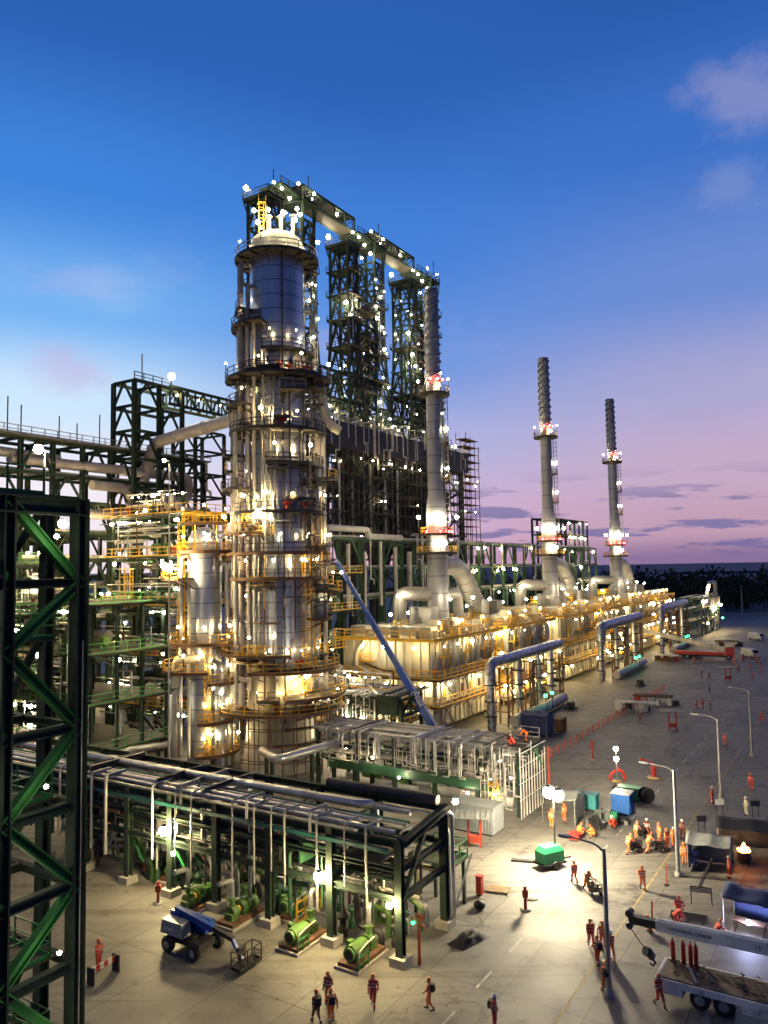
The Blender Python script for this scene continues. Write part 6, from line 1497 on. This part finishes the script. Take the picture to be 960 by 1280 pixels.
# tents and stalls
def canopy(name, label, xy, rot, L, W, h, mat_, walls=(), sag=.25, seed=0):
    rr = random.Random(seed); t = T(name, label, 'tent', xy, rot)
    for x in (-L / 2, L / 2):
        for y in (-W / 2, W / 2): MB('galv').tube((x, y, 0), (x, y, h), .035, n=6).build('post', t)
    r = MB(mat_); n = 12; vs = []
    for i in range(n + 1):
        for j in range(n + 1):
            u, v = i / n, j / n; z = h + .45 * (1 - abs(2 * v - 1)) - sag * math.sin(math.pi * u * 2) ** 2 * .5 + rr.uniform(-.05, .05); vs.append((-L / 2 - .15 + (L + .3) * u, -W / 2 - .15 + (W + .3) * v, z))
    r._add(vs, [(i * (n + 1) + j, (i + 1) * (n + 1) + j, (i + 1) * (n + 1) + j + 1, i * (n + 1) + j + 1) for i in range(n) for j in range(n)], True)
    ro = r.build('roof_tarp', t); s = ro.modifiers.new('solid', 'SOLIDIFY'); s.thickness = .02
    for w in walls:
        p, q = {'f': ((-L / 2, -W / 2), (L / 2, -W / 2)), 'b': ((-L / 2, W / 2), (L / 2, W / 2)), 'l': ((-L / 2, -W / 2), (-L / 2, W / 2)), 'r': ((L / 2, -W / 2), (L / 2, W / 2))}[w]
        m = MB(mat_); vs = []; n = 14
        for i in range(n + 1):
            for j in range(5):
                u = i / n; x = p[0] + (q[0] - p[0]) * u; y = p[1] + (q[1] - p[1]) * u; k = rr.uniform(-.07, .07) + .05 * math.sin(u * 19); vs.append((x + (k if w in 'lr' else 0), y + (k if w in 'fb' else 0), .08 + (h - .1) * j / 4))
        m._add(vs, [(i * 5 + j, (i + 1) * 5 + j, (i + 1) * 5 + j + 1, i * 5 + j + 1) for i in range(n) for j in range(4)], True)
        o = m.build('wall_tarp', t); s = o.modifiers.new('solid', 'SOLIDIFY'); s.thickness = .015
    return t
canopy('work_tent', 'grey canvas work tent beside the second street lamp', (26.3, 64.9), R(-28), 3.2, 2.8, 2.35, 'grey_tarp', ('b', 'l'), seed=1)
canopy('work_tent', 'black tarpaulin shelter with an orange glow inside, behind the grey tent', (31.0, 67.8), R(-24), 5.2, 3.4, 2.5, 'black_tarp', ('b',), seed=2)
canopy('work_tent', 'dark blue welding shelter behind the crane boom, lit from inside by a blue flash', (25.3, 53.9), R(-38), 4.6, 2.8, 2.3, 'navy_tarp', ('b', 'r'), seed=3)
canopy('work_tent', 'lit grey tarpaulin stall between the white pipe rack and the generators', (17.2, 77.8), R(-30), 3.2, 3.2, 2.5, 'grey_tarp', ('r',), seed=4)
canopy('work_tent', 'navy tarpaulin hut standing at the nearest silver manifold', (22.3, 116.6), R(-30), 4.0, 3.4, 3.0, 'navy_tarp', ('f', 'l', 'r', 'b'), seed=5)
t = T('fire_drum', 'glowing drum throwing orange light inside the black shelter', 'fire drum', (29.6, 66.2)); o = MB('rust').lathe(0, 0, [(.3, 0), (.32, .3), (.3, .6), (.32, .8), (.28, .8), (.27, .6)], 18).build('drum', t); t.scale = (1.7, 1.7, 1.1)
e = MB('ember'); rr = random.Random(2)
for i in range(26): a = rr.uniform(0, 6.28); q = rr.uniform(0, .26); e.ball((q * math.cos(a), q * math.sin(a), .78 + rr.uniform(0, .25)), rr.uniform(.05, .11), 7)
for i in range(9): a = rr.uniform(0, 6.28); q = rr.uniform(0, .16); e.tube((q * math.cos(a), q * math.sin(a), .8), (q * .3 * math.cos(a), q * .3 * math.sin(a), rr.uniform(1.1, 1.5)), .1, .01, 7)
e.build('embers', t)
t = T('welding_torch', 'blue white welding flash under the navy shelter', 'welding flash', (24.0, 53.5), z=.85)
MB('dark_steel').pipe([(.5, .3, .1), (.2, .1, .15), (0, 0, .02)], .02, 6).build('torch', t); MB('arc').ball((0, 0, 0), .15, 10).build('arc', t)
t = T('work_bench', 'low steel bench of angle bars under the welding flash', 'bench', (24.2, 53.8), R(-38)); k = MB('rust'); k.box(-1, 1, -.4, .4, .7, .78)
for x in (-.9, .9):
    for y in (-.3, .3): k.beam((x, y, 0), (x, y, .7), .07)
k.build('frame', t)
t = T('pipe_stand', 'black steel trestle with a long bar sloping into the grey tent', 'trestle', (22.9, 58.6), R(-20)); k = MB('dark_steel')
for x in (-.7, .7):
    for y in (-.45, .45): k.beam((x, y, 0), (x, y, 1.0), .06)
for y in (-.45, -.15, .15, .45): k.beam((-.75, y, .95), (.75, y, .95), .07)
k.build('trestle', t); 
t = T('steel_bar', 'long dark beam running from the trestle to the grey tent', 'beam', (22.9, 58.8), R(62)); MB('dark_steel').ibeam((0, 0, 1.05), (6.0, -.3, 1.1), .18, .2, .04).build('bar', t)
t = T('rebar_rack', 'flat bundle of dark steel bars lying on the concrete behind the crane', 'steel bars', (21.0, 56.2), R(-25)); k = MB('dark_steel')
for i in range(8): k.beam((-1.2, -.6 + i * .17, .12), (1.2, -.6 + i * .17, .12), .05)
for x in (-1, 0, 1): k.beam((x, -.7, .05), (x, .7, .05), .09)
k.build('bars', t)
for i, (x, y) in enumerate(((18.2, 55.5), (21.5, 61.8))):
    t = T('stake', ('orange stake near the crane boom', 'orange stake between the lamp post and the light tower')[i], 'stake', (x, y), 0, 'orange stakes on the yard edge'); MB('orange_mesh').tube((0, 0, .03), (.03, 0, 1.5), .06, n=8).build('pole', t); MB('rubber').lathe(0, 0, [(.2, 0), (.2, .06), (.05, .1)], 12).build('base', t)
# generators and boxes by the light tower
def cabinet(name, label, xy, rot, d, mt, cat='box', louvre=True):
    t = T(name, label, cat, xy, rot); L, W, H = d
    b = MB(mt); b.box(-L / 2, L / 2, -W / 2, W / 2, .15, H); b.build('body', t); r = MB('white_paint' if mt == 'blue_box' else mt); r.box(-L / 2 - .05, L / 2 + .05, -W / 2 - .05, W / 2 + .05, H, H + .08); r.build('roof', t)
    f = MB('dark_steel'); f.box(-L / 2 - .04, L / 2 + .04, -W / 2 + .1, W / 2 - .1, 0, .15); f.build('skid', t)
    if louvre:
        l = MB(mt)
        for i in range(int(L / .3)): l.beam((-L / 2 + .2 + i * .3, -W / 2 - .02, .3), (-L / 2 + .2 + i * .3, -W / 2 - .02, H - .15), .06, .05)
        for i in range(int(W / .3)): l.beam((-L / 2 - .02, -W / 2 + .2 + i * .3, .3), (-L / 2 - .02, -W / 2 + .2 + i * .3, H - .15), .06, .05)
        l.build('ribs', t)
    return t
cabinet('tool_container', 'bright blue ribbed steel container with a white roof', (23.6, 79.6), TH, (1.9, 1.8, 2.0), 'blue_box', 'container')
cabinet('welding_generator', 'teal generator box left of the blue container', (20.3, 81.2), TH, (1.3, 2.4, 1.5), 'teal_box', 'generator')
cabinet('compressor', 'green compressor box behind the blue container', (25.6, 83.8), TH, (1.2, 2.2, 1.3), 'gen_green', 'compressor')
cabinet('cabin', 'pale site cabin under the white pipe rack', (8.4, 75.4), TH, (2.4, 4.4, 2.5), 'lift_grey', 'cabin')
cabinet('tool_box', 'orange rusty tool crate beside the navy hut', (26.0, 118.5), TH, (2.2, 1.6, 1.9), 'rust', 'crate')
cabinet('tool_box', 'small red tool box on the concrete by the crouching worker', (16.9, 72.0), TH, (.8, .9, .6), 'red', 'box', False)
cabinet('panel_box', 'dark red panel box standing by the green railed platform', (6.8, 60.6), TH, (.4, .45, 1.4), 'red', 'cabinet', False)
t = T('cable_reel', 'dark cable reel standing behind the blue container', 'reel', (27.0, 82.6), R(20)); k = MB('dark_steel')
for y in (-.35, .35): k.tube((0, y - .04, .8), (0, y + .04, .8), .8, n=22)
k.m('black_tarp'); k.tube((0, -.3, .8), (0, .3, .8), .55, n=18); k.build('reel', t)
rr = random.Random(14)
for i, (x, y, l) in enumerate(((19.6, 75.2, 'dark gear heap of hoses in front of the generators'), (21.0, 77.2, 'pale machine parts heap beside the blue container'), (22.6, 76.3, 'dark bundle of cables by the crouching red worker'))):
    t = T('gear_heap', l, 'gear', (x, y), rr.uniform(0, 3)); k = MB('dark_steel')
    for j in range(12):
        k.m(rr.choice(['dark_steel', 'rust', 'galv', 'white_paint', 'gen_green', 'rubber'])); h = rr.uniform(.2, 1.1); x0, y0 = rr.uniform(-.8, .6), rr.uniform(-.8, .6); k.box(x0, x0 + rr.uniform(.15, .5), y0, y0 + rr.uniform(.15, .5), 0, h)
        k.sweep([(x0, y0, h), (x0 + .3, y0 + .4, h + .1), (x0 + .5, y0 + .9, .05)], .04, 6)
    k.build('parts', t)
def cart(label, xy, rot):
    t = T('hand_cart', label, 'hand cart', xy, R(rot), 'hand carts'); k = MB('dark_steel'); k.box(-.35, .35, -.55, .55, .42, .48)
    for z in (.7, .95):
        for p, q in (((-.35, -.55), (.35, -.55)), ((.35, -.55), (.35, .55)), ((.35, .55), (-.35, .55)), ((-.35, .55), (-.35, -.55))): k.beam((*p, z), (*q, z), .05)
    for x in (-.35, .35):
        for y in (-.55, .55): k.beam((x, y, .42), (x, y, .95), .05)
    k.build('tray', t); MB('galv').pipe([(-.25, -.55, .9), (-.25, -.95, 1.0), (.25, -.95, 1.0), (.25, -.55, .9)], .025, 6, .1).build('handle', t)
    for x in (-.4, .4): wheel(t, (x, .2, .24), .24, .1, (1, 0, 0))
    m = MB('bed_wood'); m.box(-.25, .1, -.4, .2, .48, .85); m.box(0, .3, -.1, .45, .48, .75); m.build('load', t)
cart('hand cart in the bright pool of light', (15.5, 60.3), 190); cart('hand cart at the front left of the cart crew', (21.3, 68.9), -60); cart('hand cart at the rear left of the cart crew', (23.2, 72.3), -50); cart('hand cart in the middle of the cart crew', (23.3, 68.9), -70)

# hydrants and monitors
def monitor(label, xy, rot, big=True):
    t = T('fire_monitor', label, 'hydrant', xy, R(rot), 'red fire hydrants in the yard'); k = MB('footing'); k.lathe(0, 0, [(.7, 0), (.7, .15), (.01, .16)], 14); k.build('base', t)
    b = MB('red')
    if big:
        b.pipe([(-1.0, 0, .15), (-1.0, 0, .9), (-.2, 0, 1.5), (.8, 0, 1.5), (1.3, 0, .8), (1.3, 0, .15)], .22, 12, .5); b.tube((-1.0, 0, .5), (-1.0, 0, .58), .4, n=14); b.tube((1.3, 0, .5), (1.3, 0, .58), .4, n=14); b.tube((.2, 0, 1.5), (.2, 0, 2.2), .14, n=10)
    else:
        b.tube((0, 0, .15), (0, 0, 1.1), .3, n=14); b.tube((0, 0, 1.1), (0, 0, 1.2), .45, n=14); b.pipe([(0, 0, 1.2), (0, 0, 1.6), (-.5, 0, 1.8), (-1.6, 0, 2.2)], .14, 10, .3)
    b.build('pipe_body', t); v = MB('yellow'); v.lathe(0, 0, [(.75, .0), (.75, .1), (.6, .1)], 14); v.build('ring', t)
monitor('red hydrant of arched pipe below the two white lamps', (26.4, 91.0), 0); [x for x in bpy.data.objects if x.name == 'fire_monitor'][0].scale = (.72, .72, .8); monitor('red water cannon tilted on its stand on the dark concrete', (31.1, 92.1), 0, False)
for x, y, h, l in ((26.2, 100.7, 2.6, 'slim red post on the dark concrete behind the hydrant'), (9.8, 57.9, 1.7, 'red and black post standing alone below the light tower'), (-17.6, 60.1, 1.6, 'red extinguisher stand at the pipe rack column')):
    t = T('post', l, 'post', (x, y), 0); k = MB('red_post'); k.tube((0, 0, .1), (0, 0, h), .12, n=10); k.box(-.2, .2, -.12, .12, h * .55, h * .85); k.build('post', t); MB('footing').lathe(0, 0, [(.4, 0), (.4, .1), (.01, .11)], 12).build('base', t)
for x, y, l in ((28.9, 73.1, 'small dark sign board on a post behind the grey tent'), (32.7, 78.0, 'small pale two legged board by the third street lamp'), (35.9, 77.3, 'small blue two legged board behind the black shelter')):
    t = T('sign_board', l, 'sign', (x, y), 0); k = MB('dark_steel')
    for dx in (-.3, .3): k.beam((dx, 0, 0), (dx, 0, 1.6), .06)
    k.build('legs', t); MB('white_paint' if 'pale' in l else 'navy_panel').box(-.45, .45, -.06, -.02, 1.1, 1.65).build('board', t)
def shelter(label, xy, rot):
    t = T('shade_shelter', label, 'shelter', xy, R(rot), 'small red framed shelters'); k = MB('grey_tarp'); k.box(-1.7, 1.7, -1.2, 1.2, 2.75, 2.86)
    for i in range(8): k.beam((-1.6 + i * .46, -1.2, 2.9), (-1.6 + i * .46, 1.2, 2.9), .06, .06)
    k.build('roof', t)
    for dx in (-.55, .55): MB('red_post').beam((dx, 0, 0), (dx, 0, 2.75), .2).build('post', t)
    c = MB('red_post'); c.beam((-1.5, 0, 2.68), (1.5, 0, 2.68), .12); c.box(-.45, .45, -.3, .3, .4, 1.0); c.build('hose_box', t)
shelter('small red framed shelter with a flat roof beside the pale cabin', (7.6, 70.8), -10); shelter('small red framed shelter alone on the dark far concrete', (43.0, 118.0), 0); shelter('tiny red framed shelter farthest away, before the flatbed', (72.3, 165.0), 0)
# loose things on the concrete
t = T('tarp_heap', 'black tarpaulin heap on the concrete beside the rack corner', 'heap', (5.2, 53.6), R(45)); k = MB('black_tarp'); rr = random.Random(4)
vs = []; n = 14
for i in range(n + 1):
    for j in range(n + 1):
        u, v = i / n * 2 - 1, j / n * 2 - 1; z = max(.01, .55 * (1 - u * u) * (1 - v * v) + rr.uniform(-.1, .12) * (1 - u ** 4) * (1 - v ** 4)); vs.append((u * 1.5, v * .75, z))
k._add(vs, [(i * (n + 1) + j, (i + 1) * (n + 1) + j, (i + 1) * (n + 1) + j + 1, i * (n + 1) + j + 1) for i in range(n) for j in range(n)], True); k.build('tarp', t)
t = T('bag', 'black rubbish bag beside the pallet', 'bag', (6.5, 58.3)); k = MB('black_tarp'); k.ball((0, 0, .3), .45, 12, .7); k.ball((.35, .1, .25), .34, 12, .8); k.build('bag', t)
t = T('pallet', 'wooden pallet lying on the concrete near the green platform', 'pallet', (8.3, 61.4), R(-20)); k = MB('wood')
for i in range(7): k.box(-.9, .9, -.6 + i * .18, -.48 + i * .18, .12, .15)
for x in (-.8, 0, .8): k.box(x - .06, x + .06, -.6, .6, 0, .12)
k.build('boards', t)
t = T('plank', 'dark flat plank on the concrete left of the light tower', 'plank', (11.4, 67.1), R(-15)); MB('dark_steel').box(-1.1, 1.1, -.25, .25, 0, .15).build('plank', t)
t = T('manhole_cover', 'pale round manhole cover in the concrete below the light tower', 'manhole', (10.6, 59.9)); MB('footing').lathe(0, 0, [(.55, 0), (.55, .05), (.01, .055)], 20).build('cover', t)
t = T('barricade', 'red and white striped barricade beside the near green column', 'barricade', (-17.9, 49.6), R(60)); k = MB('white_paint')
for i in range(6): k.m('red' if i % 2 else 'white_paint'); k.box(-.9 + i * .3, -.6 + i * .3, -.05, .05, .6, .95)
k.m('dark_steel'); k.box(-1.0, -.9, -.3, .3, 0, 1.0); k.box(.9, 1.0, -.3, .3, 0, 1.0); k.build('barrier', t)
# cones and orange barrier mesh along the row
n = 0
for i in range(26):
    f = i / 25; x, y = 21.5 + (55.1 - 21.5) * f, 103.2 + (155 - 103.2) * f
    t = T('barrier_post', 'orange marker post in the dotted line across the dark concrete', 'barrier post', (x, y), 0, 'orange marker posts in a line'); k = MB('orange_mesh'); k.lathe(0, 0, [(.28, .0), (.28, .05), (.12, .08), (.1, 1.0), (.02, 1.05)], 10); k.build('post', t)
t = T('barrier_tape', 'red tape strung along the line of orange posts', 'tape', (21.5, 103.2), 0); k = MB('orange_mesh')
for z in (.55, .9):
    for i in range(25): a = Vector(((33.6) * i / 25, 51.8 * i / 25, z)); b_ = Vector(((33.6) * (i + 1) / 25, 51.8 * (i + 1) / 25, z)); m_ = (a + b_) / 2 - Vector((0, 0, .08)); k.beam(a, m_, .02, .05); k.beam(m_, b_, .02, .05)
k.build('tape', t)
# far vehicles
def van(label, xy, rot, mt='white_paint'):
    t = T('van', label, 'van', xy, R(rot)); k = MB(mt)
    k._add([(-1, -2.6, .4), (1, -2.6, .4), (1, 2.6, .4), (-1, 2.6, .4), (-1, -2.6, 1.2), (1, -2.6, 1.2), (1, 2.6, 1.2), (-1, 2.6, 1.2), (-.9, -1.6, 2.2), (.9, -1.6, 2.2), (.9, 2.5, 2.3), (-.9, 2.5, 2.3)], [(0, 3, 2, 1), (0, 1, 5, 4), (1, 2, 6, 5), (2, 3, 7, 6), (3, 0, 4, 7), (4, 5, 9, 8), (5, 6, 10, 9), (6, 7, 11, 10), (7, 4, 8, 11), (8, 9, 10, 11)]); k.build('body', t)
    w = MB('glass_dark'); w._add([(-.8, -2.5, 1.32), (.8, -2.5, 1.32), (.75, -1.75, 2.08), (-.75, -1.75, 2.08)], [(0, 1, 2, 3)]); w.build('windscreen', t)
    for x in (-.95, .95):
        for y in (-1.7, 1.7): wheel(t, (x, y, .36), .36, .24, (1, 0, 0))
    return t
van('white van parked on the far dark concrete', (95.8, 204.5), 10); van('pale far van parked behind the white one', (118.9, 249), 20)
t = T('truck', 'far red flatbed truck carrying a long tan crane boom', 'truck', (84, 203), R(-25)); k = MB('red'); k.box(-8, 4, -1.3, 1.3, 1.1, 1.9); k.box(4.2, 6.4, -1.3, 1.3, .8, 3.2); k.build('bed', t); k = MB('dark_steel'); k.box(-8, 6.2, -.9, .9, .6, 1.05); k.build('chassis', t)
for x in (-6.5, -5, 5): 
    for y in (-1.2, 1.2): wheel(t, (x, y, .6), .6, .4, (0, 1, 0))
k = MB('cream'); k.beam((-18, 6, 6.8), (4, 0, 2.6), .8, 1.0); k.beam((4, 0, 2.6), (7, -.2, 4.4), .6); k.build('crane_boom', t)
rr = random.Random(21)
for i, (x, y, l) in enumerate(((47.6, 139, 'dark heap of stored pipes beside the cone line'), (42.5, 133, 'white box and pipes stored at the cone line'), (72, 200, 'row of stored parts in front of the farthest manifold'), (80, 207, 'dark parked machine beside the far flatbed truck'), (102, 232, 'dark stored equipment behind the far white van'))):
    t = T('stored_material', l, 'stored parts', (x, y), R(-30)); k = MB('dark_steel')
    for j in range(16):
        k.m(rr.choice(['dark_steel', 'rust', 'white_paint', 'galv', 'red'] if i != 1 else ['white_paint', 'galv', 'dark_steel'])); h = rr.uniform(.3, 1.4); x0, y0 = rr.uniform(-4, 3), rr.uniform(-1.2, 1.2); k.box(x0, x0 + rr.uniform(.3, 1.4), y0, y0 + rr.uniform(.3, 1), 0, h)
    for j in range(6): y0 = rr.uniform(-1.2, 1.2); k.tube((-3.5, y0, 1.5), (3, y0 + .3, 1.5), .14, n=8)
    k.build('parts', t)
for k_, (x, y, l) in enumerate(((20.5, 112.5, 'dark workbench and hoses at the nearest manifold foot'), (32, 136, 'green cart at the foot of the nearest manifold'), (52, 160, 'dark skid at the foot of the middle manifold'))):
    t = T('skid', l, 'skid', (x, y), TH); k = MB('dark_steel'); k.box(-1.2, 1.2, -.8, .8, .1, .3); k.tube((-.9, 0, .9), (.9, 0, .9), .45, n=12); k.box(-.3, .3, -.6, .6, .3, 1.2); k.build('machine', t)
